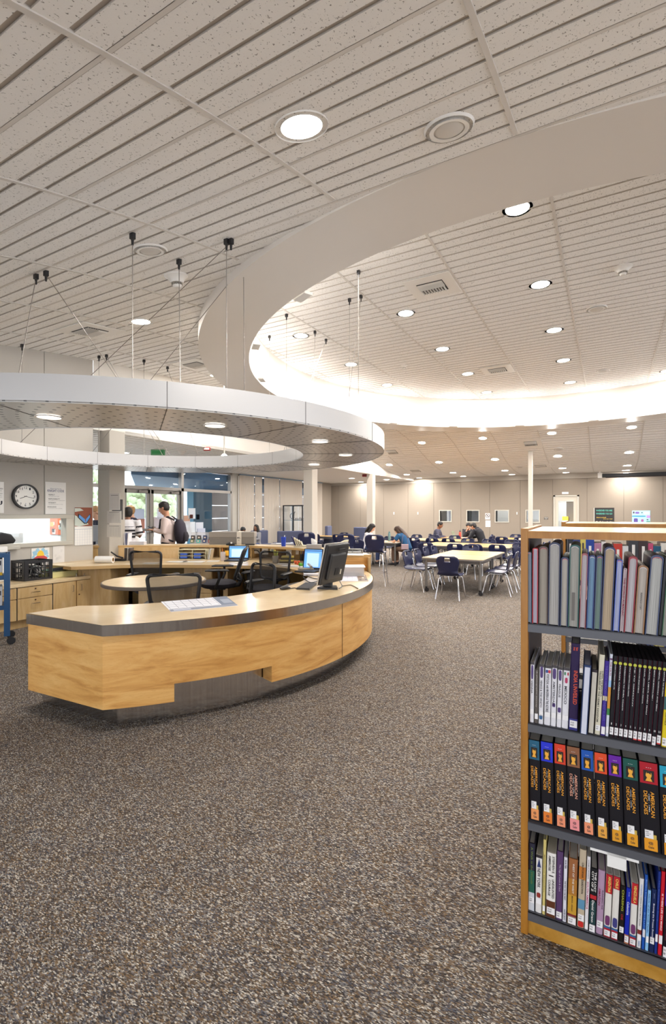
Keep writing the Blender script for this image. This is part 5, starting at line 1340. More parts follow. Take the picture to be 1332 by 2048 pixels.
# papers on the column
CP = atY(223, 8.2)
def onface(name, label, cat, px0, px1, py0, py1, col_):
    vf = CP[1] - .151
    def pu(px):
        t_ = (px - CX) / FPX; Y = vf / (CT + ST * t_); return Y * (CT * t_ - ST), Y
    u0, Y = pu(px0); u1, _ = pu(px1)
    t = thing(name, label, cat, (u0, vf, zat(py1, Y)), 0); w, h = u1 - u0, (py1 - py0) / FPX * Y
    M().use(mat(col_, .7)).b(0, w, -.006, 0, 0, h).out('sheet', parent=t); return t, w, h
for (n_, lb, c_, a, b, c, d, col_) in (('notice', 'top sheet of printed text on the grey column', 'notice', 219.5, 240, 987, 1020, '#cfcac4'), ('notice', 'middle calendar page on the grey column', 'calendar page', 215, 243, 1022, 1046, '#c6c1ba'), ('notice', 'lowest framed chart on the grey column', 'chart', 214.5, 243, 1049, 1074, '#cdc7be')):
    t, w, h = onface(n_, lb, c_, a, b, c, d, col_)
    k = M().use(mat('#8c8882', .7))
    for i in range(6): k.b(w * .08, w * .92, -.0066, -.006, h * (.12 + i * .12), h * (.12 + i * .12) + .0014)
    for i in range(5): k.b(w * (.1 + i * .18), w * (.1 + i * .18) + .0014, -.0066, -.006, h * .1, h * .75)
    k.b(w * .15, w * .85, -.0066, -.006, h * .86, h * .9); k.out('print', parent=t)
tag(M().use(mat('#2c2a2a', .5)).b(CP[0] + .151, CP[0] + .156, CP[1] - .1, CP[1] + .1, 1.38, 1.72).out('notice_holder'), 'dark notice holder on the right face of the grey column', 'notice holder')
# sheets taped on the entrance glass
rnd = random.Random(12); n_ = 0
for (px, py, w, h, col_) in ((372, 1040, .35, .28, '#d9b8a4'), (384, 1027, .3, .33, '#e9eaec'), (396, 1034, .13, .16, '#20242a'), (399, 1054, .33, .3, '#e8e9ee'), (383, 1058, .3, .45, '#eef0f2'), (375, 1066, .34, .35, '#f0f1f4'), (402, 1066, .35, .3, '#dfe3ee'), (372, 1052, .3, .3, '#eceef2'), (382, 1033, .12, .12, '#6a4038'), (315, 1048, .3, .4, '#d8cfd2'), (320, 1028, .26, .3, '#e4e4ea'), (277, 1030, .34, .34, '#c6ccd8'), (279, 1052, .3, .4, '#c99b8c')):
    v, Y = stV(px); z = zat(py, Y)
    tag(M().use(paper(col_)).b(USTORE - .012 + .004 * n_, USTORE - .009 + .004 * n_, v - w / 2, v + w / 2, z - h / 2, z + h / 2).out('taped_flyer'), '%s flyer taped to the entrance glass, %s' % (('white' if col_[1] in 'ef' else 'tinted' if col_[1] in 'cd' else 'dark'), ORD[n_] + ' of the scattered sheets'), 'flyer', 'flyers taped to the entrance glass'); n_ += 1
# ================================================================ STUDY TABLES AND CHAIRS
TH_ = .65
TEDGE = mat('#6f6a66', .45, name='grey_table_edge'); TLEG = mat('#77736f', .35, .5, name='grey_table_leg')
def study_table(u0, u1, v0, v1, label, group='study tables on casters'):
    t = thing('study_table', label, 'table', ((u0 + u1) / 2, (v0 + v1) / 2, 0), 0, group)
    w, d = (u1 - u0 - .006), (v1 - v0 - .006)
    M().use(TABLE_TOP).prism(rr(w - .012, d - .012, .03), TH_ - .024, TH_).out('tabletop', parent=t)
    M().use(TEDGE).prism(rr(w, d, .035), TH_ - .03, TH_ - .0025).out('edge_trim', parent=t)
    k = M().use(TLEG); a, b = w / 2 - .07, d / 2 - .07
    k.b(-a, a, -b - .015, -b + .015, TH_ - .09, TH_ - .03).b(-a, a, b - .015, b + .015, TH_ - .09, TH_ - .03).b(-a - .015, -a + .015, -b, b, TH_ - .09, TH_ - .03).b(a - .015, a + .015, -b, b, TH_ - .09, TH_ - .03); k.out('apron', parent=t)
    lg = None
    for (sx, sy) in ((-1, -1), (1, -1), (-1, 1), (1, 1)):
        if lg is None:
            lg = M().use(TLEG).lathe([(.026, .1), (.026, TH_ - .03)], seg=12).out('leg', parent=t, smooth=50); lo_ = lg
            cs = M().use(BLACKP).lathe([(0, -.02), (.034, -.02), (.04, -.01), (.04, .01), (.034, .02), (0, .02)], seg=16); cs.bm.transform(Matrix.Translation((.01, 0, .04)) @ Matrix.Rotation(PI / 2, 4, 'X')); cs.lathe([(0, .1), (.024, .1), (.018, .06), (0, .06)], seg=10); cs = cs.out('caster', parent=lg, smooth=50)
        else: lo_ = copy_tree(lg, t)
        lo_.location = (sx * a, sy * b, 0)
    return t
def shell_chair(label, u, v, rz, group='navy shell chairs at the study tables', s=1.0, proto=[None]):
    if proto[0] is not None:
        c = copy_tree(proto[0], label=label, loc=(u, v, 0), rz=rz, group=group); c.scale = (s, s, s); return c
    t = thing('shell_chair', label, 'chair', (u, v, 0), rz, group); t.scale = (s, s, s)
    prof = [(.20, .385, .17), (.19, .40, .195), (.12, .405, .205), (.0, .395, .205), (-.10, .392, .20), (-.155, .405, .185), (-.185, .44, .165), (-.20, .49, .16), (-.21, .55, .175), (-.222, .61, .19), (-.235, .66, .188), (-.245, .70, .165), (-.25, .725, .11)]
    pf = []
    for (a, b) in zip(prof, prof[1:]):
        for f_ in (0, .5): pf.append(tuple(a[i] * (1 - f_) + b[i] * f_ for i in range(3)))
    pf.append(prof[-1]); n = 16
    k = M().use(NAVY); G = []
    for i, (y, z, w) in enumerate(pf):
        row = []
        for j in range(n + 1):
            x = -1 + 2 * j / n; dish = x * x
            row.append(k.v((x * w, y + (.035 * dish if z > .45 else 0), z + (.012 * dish if z <= .45 else 0))))
        G.append(row)
    for i in range(len(pf) - 1):
        for j in range(n):
            zm = (pf[i][1] + pf[i + 1][1]) / 2
            if 6 <= j <= 9 and .645 < zm < .70: continue
            k.face([G[i][j], G[i][j + 1], G[i + 1][j + 1], G[i + 1][j]])
    o = k.out('shell', parent=t, smooth=0); o.data.shade_smooth(); so_ = o.modifiers.new('thick', 'SOLIDIFY'); so_.thickness = .012; so_.offset = 0
    for sx in (-1, 1):
        M().use(CHROME).tube([(sx * .13, .12, .375), (sx * .165, .16, .34), (sx * .205, .235, .004)], .011, 8).out('leg', parent=t, smooth=50)
        M().use(CHROME).tube([(sx * .13, -.10, .375), (sx * .16, -.14, .34), (sx * .195, -.235, .004)], .011, 8).out('leg', parent=t, smooth=50)
        M().use(CHROME).tube([(sx * .13, .12, .375), (sx * .13, -.10, .375)], .010, 8).out('side_rail', parent=t, smooth=50)
    proto[0] = t; return t
T = {'a': (-3.1, -1.95, 8.85, 9.9), 'b': (-3.1, -1.95, 9.9, 10.95),
     'c': (-4.36, -3.23, 12.2, 13.7), 'd': (-3.23, -2.08, 12.2, 13.7), 'e': (-5.95, -4.55, 14.25, 15.5), 'f': (-4.55, -3.75, 14.25, 15.5),
     'g': (-4.95, -3.95, 15.95, 16.9), 'h': (-3.1, -1.9, 16.1, 17.3), 'i': (-6.0, -5.17, 12.7, 13.75), 'j': (-9.6, -7.75, 14.95, 15.6)}
TL = {'a': 'front half of the nearest maple study table pair', 'b': 'back half of the nearest maple study table pair', 'c': 'left half of the long study table in the second row', 'd': 'right half of the long study table in the second row', 'e': 'left study table in the third row behind the girl with long hair', 'f': 'right study table of the third row', 'g': 'study table with laptops where two boys sit near the far wall', 'h': 'study table near the far wall left of the bookcase', 'i': 'study table where two girls are writing', 'j': 'wide light table between the two left columns'}
for key, (a, b, c, d) in T.items(): study_table(a, b, c, d, TL[key])
# rz: chair faces +y local
N_, S_, E_, W_ = 0, PI, -PI / 2, PI / 2      # facing +V, -V, +U, -U
ch = [(-2.42, 8.42, N_ + .06, 'navy chair with its back to the camera at the nearest study table'),
      (-3.24, 9.0, E_ - .12, 'navy chair on the left side of nearest table, closest'), (-3.22, 9.55, E_, 'navy chair on the left side of nearest table, second'), (-3.24, 10.15, E_ + .05, 'navy chair on the left side of nearest table, third'), (-3.22, 10.65, E_, 'navy chair on the left side of nearest table, farthest'),
      (-1.78, 9.22, W_ + .1, 'navy chair on the right side of nearest table, closest'), (-1.76, 9.8, W_ + .05, 'navy chair on the right side of nearest table, second'), (-1.74, 10.4, W_, 'navy chair on the right side of nearest table, farthest'),
      (-2.8, 11.2, S_, 'navy chair at the back end of the nearest table'),
      (-4.0, 11.98, N_, 'navy chair with hole at the left front of the second table'), (-3.25, 11.85, N_ + .1, 'wide navy chair at the middle front of the second table'), (-2.76, 11.95, N_ - .15, 'navy chair overlapping the middle front chair of second table'), (-2.28, 12.0, N_, 'navy chair at the right front of the second table'), (-2.0, 12.5, W_ + 1.2, 'navy chair at the right front corner of the second table'),
      (-3.55, 13.9, S_, 'navy chair behind the second table, middle'), (-2.95, 13.88, S_, 'navy chair behind the second table, right'), (-2.35, 13.92, S_, 'navy chair behind the second table, far right'),
      (-1.65, 13.2, W_ + .2, 'navy chair at the right end of the second table beside the bookcase'), (-1.6, 13.9, W_, 'navy chair behind the one at the right end of the second table'),
      (-5.6, 14.15, N_, 'navy chair in front of the third row, leftmost'), (-5.1, 14.1, N_, 'navy chair in front of the third row, second'), (-4.55, 14.15, N_, 'navy chair in front of the third row, third'), (-4.08, 14.2, N_, 'navy chair in front of the third row, fourth'),
      (-5.7, 15.6, S_, 'navy chair behind the third row, leftmost'), (-5.1, 15.62, S_, 'navy chair behind the third row, second'), (-4.4, 15.6, S_, 'navy chair behind the third row, third'),
      (-3.5, 16.3, W_ - .3, 'dark chair under the boy in the black hoodie'), (-5.2, 16.4, E_, 'dark chair under the boy in the grey jacket'),
      (-3.22, 16.95, E_, 'navy chair at left of the farthest right table'), (-2.8, 17.45, S_, 'navy chair behind the farthest right table, left'), (-2.3, 17.45, S_, 'navy chair behind the farthest right table, right'), (-2.9, 15.9, N_, 'navy chair in front of the farthest right table, left'), (-2.35, 15.9, N_, 'navy chair in front of the farthest right table, right'),
      (-4.92, 13.1, W_ - .1, 'navy chair under the girl with long brown hair'), (-4.75, 13.62, W_ + .3, 'navy chair behind the girl with long brown hair'), (-6.32, 13.05, E_ + .15, 'navy chair under the girl in the white shirt'),
      (-6.1, 12.3, N_ + .1, 'navy chair in front of the two girls table, left'), (-5.6, 12.35, N_ - .05, 'navy chair in front of the two girls table, right'), (-6.0, 13.95, S_, 'navy chair at the far side of the two girls table'),
      (-9.0, 14.75, N_ + .1, 'navy chair in front of the wide light table, left'), (-8.1, 14.8, N_ - .05, 'navy chair in front of the wide light table, right'), (-8.6, 15.8, S_, 'navy chair behind the wide light table')]
for (u, v, r, lb) in ch: shell_chair(lb, u, v, r, s=1.04)
# big navy chairs close behind the counter (taller, at bar height) and the stool
def bar_stool(label, loc, rz, seat=.70, group='navy bar stools by the counter'):
    t = thing('bar_stool', label, 'stool', loc, rz, group)
    dz = seat - .395
    k = M().use(NAVY); n = 16; G = []
    prof = [(.20, .385, .18), (.19, .40, .205), (.08, .405, .215), (-.06, .395, .21), (-.15, .405, .19), (-.18, .44, .17), (-.195, .50, .17), (-.205, .57, .19), (-.215, .64, .20), (-.23, .70, .195), (-.24, .74, .17), (-.245, .765, .11)]
    pf = []
    for (a, b) in zip(prof, prof[1:]):
        for f_ in (0, .5): pf.append(tuple(a[i] * (1 - f_) + b[i] * f_ for i in range(3)))
    pf.append(prof[-1])
    for (y, z, w) in pf:
        G.append([k.v(((-1 + 2 * j / n) * w, y + (.035 * (-1 + 2 * j / n) ** 2 if z > .45 else 0), z + dz)) for j in range(n + 1)])
    for i in range(len(pf) - 1):
        for j in range(n):
            zm = (pf[i][1] + pf[i + 1][1]) / 2
            if 6 <= j <= 9 and .68 < zm < .735: continue
            k.face([G[i][j], G[i][j + 1], G[i + 1][j + 1], G[i + 1][j]])
    o = k.out('shell', parent=t, smooth=0); o.data.shade_smooth(); so_ = o.modifiers.new('thick', 'SOLIDIFY'); so_.thickness = .012; so_.offset = 0
    for sx in (-1, 1):
        for sy in (-1, 1): M().use(CHROME).tube([(sx * .13, sy * .11, seat - .02), (sx * .16, sy * .15, seat - .06), (sx * .22, sy * .22, .004)], .012, 8).out('leg', parent=t, smooth=50)
    z_ = .28; q = .205; k = M().use(CHROME); P_ = [(-q, -q, z_), (q, -q, z_), (q, q, z_), (-q, q, z_), (-q, -q, z_)]
    k.tube(P_, .009, 6); k.out('foot_ring', parent=t)
    return t
bar_stool('tall navy bar stool with chrome legs right of the raised counter end', atY(752, 10.1) + (0,), TH - .25, .68)
bar_stool('large navy stool back seen behind the beige telephone', atY(690, 10.9) + (0,), TH + .05, .66)
bar_stool('large navy stool back seen behind the file rack', atY(612, 11.3) + (0,), TH + .1, .68)
# lounge chairs by the blinds
LG = mat('#4a4f68', .85, name='slate_upholstery')
def lounge(label, loc, rz, back=.5, w=.62):
    t = thing('lounge_chair', label, 'armchair', loc, rz, 'slate lounge seating by the windows')
    M().use(LG).b(-w / 2, w / 2, -.28, .32, .16, .44).out('seat_cushion', parent=t, bevel=.03)
    o = M().use(LG).b(-w / 2, w / 2, -.38, -.26, .16, .44 + back).out('back_cushion', parent=t, bevel=.03)
    for sx in (-1, 1):
        for sy in (-1, 1): M().use(BLACKP).tube([(sx * (w / 2 - .06), sy * .22, .17), (sx * (w / 2 - .05), sy * .24, 0)], .015, 6).out('leg', parent=t)
for (px, Y, rz, bk, w, lb) in ((641, 18.8, 1.3, .55, .6, 'slate lounge chair seen end-on left of the light table'), (668, 18.35, .2, .18, .9, 'low slate bench seat under the light table'), (713, 18.3, 2.6, .5, .55, 'slate lounge chair at right end of the light table'), (585, 17.3, .4, .42, 1.3, 'wide slate lounge seat in front of the display case'), (531, 16.4, -2.3, .45, .7, 'dark slate lounge chair under the seated girl at the blinds')):
    lounge(lb, atY(px, Y) + (0,), TH + rz, bk, w)
# glass display case
c0 = atY(605, 18.5)
dc = thing('display_case', 'black-framed glass display case standing by the vertical blinds', 'display case', (c0[0], c0[1], 0))
cw, cd, chh = .88, .62, 1.785
for (x, y) in ((-cw, 0), (0, 0), (-cw, cd), (0, cd), (-cw * .48, 0)): M().use(BLACKP).b(x - .02, x + .02, y - .02, y + .02, 0, chh).out('post', parent=dc)
k = M().use(BLACKP)
for z_ in (0, chh - .04, .45): k.b(-cw, 0, -.02, .02, z_, z_ + .04).b(-cw, 0, cd - .02, cd + .02, z_, z_ + .04).b(-cw - .02, -cw + .02, 0, cd, z_, z_ + .04).b(-.02, .02, 0, cd, z_, z_ + .04)
k.out('frame', parent=dc)
M().use(GLASS).b(-cw, 0, -.004, 0, .49, chh - .04).out('front_glass', parent=dc); M().use(GLASS).b(-.004, 0, 0, cd, .49, chh - .04).out('side_glass', parent=dc)
M().use(mat('#7f9aa0', .2, .2)).b(-cw + .02, -.02, .02, cd - .02, 1.19, 1.2).out('glass_shelf', parent=dc)
M().use(mat('#3a3a3c', .5)).b(-cw + .02, -.02, .02, cd - .02, .45, .49).out('deck', parent=dc)
t = thing('word_ornament', 'dark cursive word ornament standing on the shelf in the display case', 'ornament', (c0[0] - .42, c0[1] + .2, 1.2))
lettering(t, [('Reads', (-.16, 0, 0), XD, ZD, .42, .13)], BLACKP, 'cursive_word'); k = M().use(BLACKP); k.tube([(-.2 + .08 * math.cos(a), 0, .16 + .10 * math.sin(a)) for a in np.linspace(.3, 5.6, 16)], .016, 6).tube([(-.13, 0, .0), (-.1, 0, .25), (-.06, 0, .34)], .016, 6).b(-.25, .3, -.03, .03, 0, .012); k.out('flourish', parent=t, smooth=50)
t = thing('figurine', 'small gold figurine on the shelf of the display case', 'figurine', (c0[0] - .05, c0[1] + .35, 1.2))
M().use(mat('#b59a55', .3, .6)).lathe([(.04, 0), (.05, .01), (.02, .03), (.035, .07), (.05, .1), (.02, .13), (.03, .16), (.022, .19), (0, .2)], seg=14).out('figure', parent=t, smooth=60)
t = thing('hanging_cord', 'dark lantern and white paper cone hanging at the right edge of the display case', 'ornament', (c0[0] + .12, c0[1] + cd + .1, 1.62))
M().use(BLACKP).lathe([(0, 0), (.03, -.02), (.05, -.12), (.02, -.2), (.06, -.3), (.05, -.42), (0, -.44)], seg=10).out('lantern', parent=t); M().use(mat('#e8e2da', .7)).lathe([(.03, -.45), (.11, -.95), (.0, -.95)], seg=14).out('paper_cone', parent=t)
k = M().use(mat('#c9c2b4', .5)); t = thing('side_table', 'low table with magazines in front of the lounge seat', 'table', atY(575, 15.2) + (0,), TH)
M().use(mat('#8b8788', .5)).b(-.5, .5, -.3, .3, .5, .53).out('tabletop', parent=t)
for sx in (-1, 1): 
    for sy in (-1, 1): M().use(TLEG).tube([(sx * .45, sy * .25, 0), (sx * .45, sy * .25, .5)], .015, 6).out('leg', parent=t)
for i in range(3):
    o = thing('magazine', '%s magazine on the low table by the windows' % ['white', 'grey', 'tinted'][i], 'magazine', tuple(t.location[:2]) + (.53,), TH + .3 * i, 'magazines on the low table'); M().use(mat(['#e4e4e8', '#b9bcc6', '#c7d2de'][i], .5)).b(-.35 + i * .27, -.13 + i * .27, -.1, .15, 0, .01 + .01 * i).out('cover', parent=o)
# things on the study tables
def bottle(label, px, py, z, h, r, col_, cap):
    t = thing('water_bottle', label, 'bottle', at(px, py, z) + (z,))
    M().use(mat(col_, .3)).lathe([(0, 0), (r, 0), (r, h * .78), (r * .6, h * .88), (0, h * .88)], seg=16).out('bottle_body', parent=t, smooth=50)
    M().use(mat(cap, .4)).lathe([(r * .62, h * .86), (r * .62, h), (0, h)], seg=14).tube([(0, 0, h), (r * .5, 0, h + .02), (-r * .5, 0, h + .02)], .006, 6).out('cap', parent=t)
bottle('teal water bottle between the two writing girls', 778.5, 1082, TH_, .27, .038, '#5c7f84', '#2c6f78')
bottle('red water bottle on the table of the two boys', 920, 1077, TH_, .25, .04, '#b8402c', '#2a2224')
def tlaptop(label, u, v, rz, col_):
    t = thing('laptop', label, 'laptop', (u, v, TH_), rz)
    M().use(mat(col_, .4)).b(-.16, .16, -.22, 0, 0, .015).out('keyboard_base', parent=t); o = M().use(mat(col_, .4)).b(-.16, .16, 0, .01, 0, .22).out('screen', parent=t); o.rotation_euler = (-.3, 0, 0); o.location = (0, 0, .015)
tlaptop('open grey-green laptop in front of the boy in the grey jacket', -4.55, 16.35, PI / 2, '#7d8470'); tlaptop('open grey laptop in front of the boy in black', -4.0, 16.3, -PI / 2 - .2, '#8f9296')
tlaptop('closed dark laptop on the farthest right table', -2.3, 16.6, .3, '#3a3a40')
for i, (u, v, r, lb) in enumerate(((-5.4, 13.0, .2, 'paper under the hands of the long-haired girl'), (-6.6, 13.1, -.2, 'paper under the hands of the girl in white'), (-4.3, 16.5, .1, 'papers between the two laptops'), (-2.55, 16.5, .2, 'white papers on the farthest right table'))):
    o = thing('worksheet', 'white ' + lb, 'paper', (u, v, TH_), r, 'worksheets on the study tables'); M().use(WHITEP).b(-.11, .11, -.15, .15, 0, .004).out('sheet', parent=o)
# ---------------------------------------------------------------- far wall items
def fw(name, label, cat, px0, px1, py0, py1, col_, th=.008):
    x0, Y0 = farU(px0); x1, Y1 = farU(px1); Y = (Y0 + Y1) / 2
    t = thing(name, label, cat, (x0, VFAR - .001, zat(py1, Y)), 0); w, h = x1 - x0, (py1 - py0) / FPX * Y
    M().use(mat(col_, .6)).b(0, w, -th, 0, 0, h).out('board', parent=t); return t, w, h
t, w, h = fw('poster', 'black poster with teal, yellow and white lettering right of the glazed door', 'poster', 1189, 1228.5, 1015.5, 1051, '#231f20')
TEAL, YEL, WHI = mat('#58b6a4', .6), mat('#c9a93a', .6), mat('#f0ece6', .6)
def yl(t, spec, m, nm): return lettering(t, [(s, (x * w, -.009, z * h), XD, ZD, ww * w, hh * h) for (s, x, z, ww, hh) in spec], m, nm)
yl(t, [('WHEREVER YOU ARE', .08, .80, .82, .09), ('WHEREVER YOU GO', .08, .62, .82, .09)], TEAL, 'teal_lettering'); yl(t, [('there is a book', .1, .42, .5, .07), ('you can read', .45, .34, .45, .06)], YEL, 'yellow_lettering'); yl(t, [('#YouCanLearnAnything', .05, .12, .9, .13)], WHI, 'white_lettering')
M().use(mat('#d9d2c6', .6)).b(-.02, 0, -.009, 0, 0, h).out('edge_strip', parent=t)
t, w, h = fw('poster', 'light blue poster with purple shapes to the right of the black poster', 'poster', 1264, 1300.5, 1021, 1051, '#a9d3e2')
for i, (a, b, c, d, cc) in enumerate(((0, .75, .58, .66, '#2f93b5'), (.05, .14, .8, .93, '#4a3c50'), (.18, .4, .78, .92, '#7a63ad'), (.8, 1, .5, .68, '#b78fd0'), (.1, .32, .18, .48, '#5a4a9a'), (.5, .64, .25, .42, '#a05a9a'), (.78, 1, .05, .3, '#3f8f8a'), (.8, .9, .36, .42, '#22303a'), (.52, .58, .82, .9, '#3a5a6a'), (.65, .98, .72, .92, '#bfe2ec'))):
    M().use(mat(cc, .6)).extr([(w * (a + b) / 2 + x * w * (b - a), h * (c + d) / 2 + z * h * (d - c)) for x, z in rr(1, 1, .25)], -.0095 - .0003 * i, -.008).out('shape', parent=t)
t, w, h = fw('no_food_sign', 'square sign with a black prohibition circle between the small far windows', 'sign', 970.5, 980, 1026.5, 1039, '#e8dede')
k = M().use(mat('#2a2024', .6)); k.tube([(w / 2 + .07 * math.cos(a), -.01, h * .62 + .07 * math.sin(a)) for a in np.linspace(0, 2 * PI, 24)], .009, 6).tube([(w / 2 - .05, -.011, h * .62 + .05), (w / 2 + .05, -.011, h * .62 - .05)], .009, 6).b(w * .44, w * .56, -.011, -.009, h * .5, h * .74); k.out('prohibition_mark', parent=t)
yl(t, [('NO FOOD', .12, .06, .76, .12)], mat('#8a2a2a', .6), 'lettering')
t, w, h = fw('notice', 'white printed notice directly below the prohibition sign', 'notice', 971, 981, 1041, 1054, '#e9dfdb'); yl(t, [('please keep food', .2, .7, .6, .06), ('and drinks', .2, .58, .45, .06), ('out of the', .2, .46, .5, .06), ('library', .2, .34, .3, .06)], INK, 'lettering')
t, w, h = fw('door_sign', 'white room sign above the far glazed door', 'sign', 1124, 1137, 984, 988, '#eeeef2'); 
t, w, h = fw('room_plaque', 'small dark room plaque left of the far glazed door', 'sign', 1088, 1096.5, 1034, 1039, '#5a5652'); yl(t, [('STUDY ROOM', .1, .55, .8, .25), ('104', .35, .15, .3, .25)], WHI, 'lettering')
t, w, h = fw('yellow_notice', 'yellow notice on the glass of the far door', 'notice', 1124.5, 1136.5, 1033, 1041, '#e6d84a')
for i, px in enumerate((788, 836, 1034)):
    t, w, h = fw('wall_hook', 'tiny white switch plate on the far wall, %s from left' % ORD[i], 'switch', px - .8, px + .8, 1024, 1029, '#efe9e2', .02)
t, w, h = fw('poster', 'white schedule seen through the leftmost small far window', 'poster', 886, 901, 1021, 1044, '#e6e0e4'); t.location.y = VFAR + 1.2; t.location.x -= .1
t, w, h = fw('poster', 'dark blue chart seen through the second small far window', 'poster', 953, 957, 1021, 1036, '#30405e'); t.location.y = VFAR + 1.2
t, w, h = fw('poster', 'brown picture seen through the third small far window', 'poster', 1008, 1015, 1033, 1045, '#6a4a34'); t.location.y = VFAR + 1.2
# projection screen housing
x0, Y0 = farU(1205)
t = thing('projection_screen', 'long black projection screen housing under the far ceiling at right', 'projection screen', (x0, VFAR - .55, 2.78))
M().use(BLACKP).b(0, 3.6, -.07, .07, -.06, .06).out('housing', parent=t, bevel=.01); M().use(TRIMW).b(-.14, 0, -.05, .05, -.08, .10).out('end_bracket', parent=t, bevel=.01)
M().use(TRIMW).b(-.1, -.05, -.02, .02, .1, .19).out('hanger', parent=t)
M().use(mat('#3a2f2c', .6)).b(.1, 3.5, -.03, .03, -.085, -.06).out('slot', parent=t)
# ================================================================ PEOPLE
SKIN = {'tan': '#b58468', 'light': '#d0a288', 'brown': '#8a5f48'}
def remesh(o, v):
    m = o.modifiers.new('fuse', 'REMESH'); m.mode = 'VOXEL'; m.voxel_size = v; m.use_smooth_shade = True
    s = o.modifiers.new('soft', 'SMOOTH'); s.iterations = 2; s.factor = .5
STAND = dict(pel=(0, 0, .93), wst=(0, 0, 1.08), che=(0, .0, 1.27), nb=(0, -.01, 1.42), hd=(0, .02, 1.585),
             sL=(-.175, 0, 1.375), eL=(-.225, -.03, 1.10), wL=(-.23, .06, .87), sR=(.175, 0, 1.375), eR=(.225, -.03, 1.10), wR=(.23, .06, .87),
             hL=(-.09, 0, .90), kL=(-.10, .03, .50), aL=(-.10, -.03, .08), hR=(.09, 0, .90), kR=(.10, .03, .50), aR=(.10, -.03, .08))
SIT = dict(pel=(0, 0, .50), wst=(0, .01, .64), che=(0, .06, .84), nb=(0, .09, 1.0), hd=(0, .14, 1.16),
           sL=(-.165, .07, .95), eL=(-.21, .16, .72), wL=(-.10, .36, .70), sR=(.165, .07, .95), eR=(.21, .16, .72), wR=(.10, .36, .70),
           hL=(-.09, .03, .48), kL=(-.11, .42, .49), aL=(-.11, .40, .08), hR=(.09, .03, .48), kR=(.11, .42, .49), aR=(.11, .40, .08))
def person(label, loc, rz, pose, over=None, s=1.0, skin='tan', shirt='#ddd0cc', pants='#22242c', hair='#16130f', long_=0, sleeve=1.0, stripes=None, nod=0.0, turn=0.0, glasses=False, short_legs=False, hood=False):
    J = dict(pose); J.update(over or {}); J = {k: Vector(v) for k, v in J.items()}
    t = thing('person', label, 'person', loc, rz); t.scale = (s, s, s)
    sk = mat(SKIN[skin], .55, name='skin')
    k = M().use(sk)
    def torso(k, g):
        p, w, c, n = J['pel'], J['wst'], J['che'], J['nb']
        k.loft([(p + Vector((0, 0, -.08)), .11 + g, .09 + g), (p, .155 + g, .115 + g), (w, .13 + g, .10 + g), (c, .155 + g, .115 + g), (c.lerp(n, .55), .165 + g, .10 + g), (c.lerp(n, .85), .11 + g, .07 + g), (n, .06 + g * .6, .06 + g * .6)], 18)
    def arm(k, sd, g, frac=1.0, hand=True):
        S, E, Wr = J['s' + sd], J['e' + sd], J['w' + sd]
        inn = J['che'].lerp(J['nb'], .6)
        if frac > .6:
            en = E.lerp(Wr, (frac - .5) * 2 * .93) if frac < 1 else E.lerp(Wr, .93)
            k.loft([(inn.lerp(S, .5), .05 + g, .055 + g), (S, .056 + g, .056 + g), (S.lerp(E, .5), .046 + g, .046 + g), (E, .038 + g, .038 + g), (E.lerp(Wr, .35), .036 + g, .036 + g), (en, .026 + g, .026 + g)], 12)
        else:
            k.loft([(inn.lerp(S, .5), .05 + g, .055 + g), (S, .056 + g, .056 + g), (S.lerp(E, frac * 2), .05 + g, .05 + g)], 12)
    def hand_(k, sd):
        E, Wr = J['e' + sd], J['w' + sd]; d = (Wr - E).normalized(); sg = -1 if sd == 'L' else 1
        side = d.cross(Vector((0, 0, 1))); side = side.normalized() if side.length > .2 else Vector((1, 0, 0))
        nrm = side.cross(d).normalized()
        pe = Wr + d * .085
        k.loft([(Wr - d * .01, .026, .022), (Wr + d * .03, .038, .016), (pe, .042, .014)], 10, side)
        for i, ln in enumerate((.066, .076, .07, .055)):
            o = pe - d * .012 + side * (-.031 + .0205 * i); k.tube([o, o + d * ln * .5 - nrm * .008, o + d * ln * .95 - nrm * .026], [.0095, .009, .0075], 7)
        o = Wr + d * .03 - side * .034 * sg; k.tube([o, o + d * .03 - side * .022 * sg - nrm * .01, o + d * .055 - side * .026 * sg - nrm * .022], [.012, .011, .009], 7)
    # body: one fused surface
    torso(k, 0)
    for sd in 'LR': arm(k, sd, 0); hand_(k, sd)
    for sd in 'LR':
        h, n, a = J['h' + sd], J['k' + sd], J['a' + sd]
        k.loft([(h + Vector((0, 0, .03)), .075, .085), (h.lerp(n, .3), .078, .08), (n, .052, .055), (n.lerp(a, .3), .052, .055), (a, .034, .036)], 12)
        k.loft([(a + Vector((0, -.05, -.03)), .03, .03), (a + Vector((0, .02, -.03)), .036, .035), (a + Vector((0, .12, -.05)), .04, .02), (a + Vector((0, .17, -.055)), .025, .012)], 10)
    H, Nb = J['hd'], J['nb']
    R = Matrix.Rotation(turn, 4, 'Z') @ Matrix.Rotation(-nod, 4, 'X')
    def hp(x, y, z): return H + R @ Vector((x, y, z))
    k.loft([(Nb + Vector((0, 0, -.03)), .06, .06), (Nb.lerp(hp(0, -.02, -.08), .6), .052, .054), (hp(0, -.015, -.06), .055, .06)], 12)
    k.loft([(hp(0, .0, -.118), .02, .02), (hp(0, .018, -.11), .042, .045), (hp(0, .01, -.07), .062, .078), (hp(0, .0, -.02), .073, .092), (hp(0, -.005, .03), .077, .098), (hp(0, -.01, .075), .066, .086), (hp(0, -.012, .105), .04, .055), (hp(0, -.012, .118), .012, .02)], 18, R @ Vector((1, 0, 0)))
    k.loft([(hp(0, .088, .012), .008, .008), (hp(0, .104, -.025), .013, .012), (hp(0, .094, -.04), .015, .01)], 8)
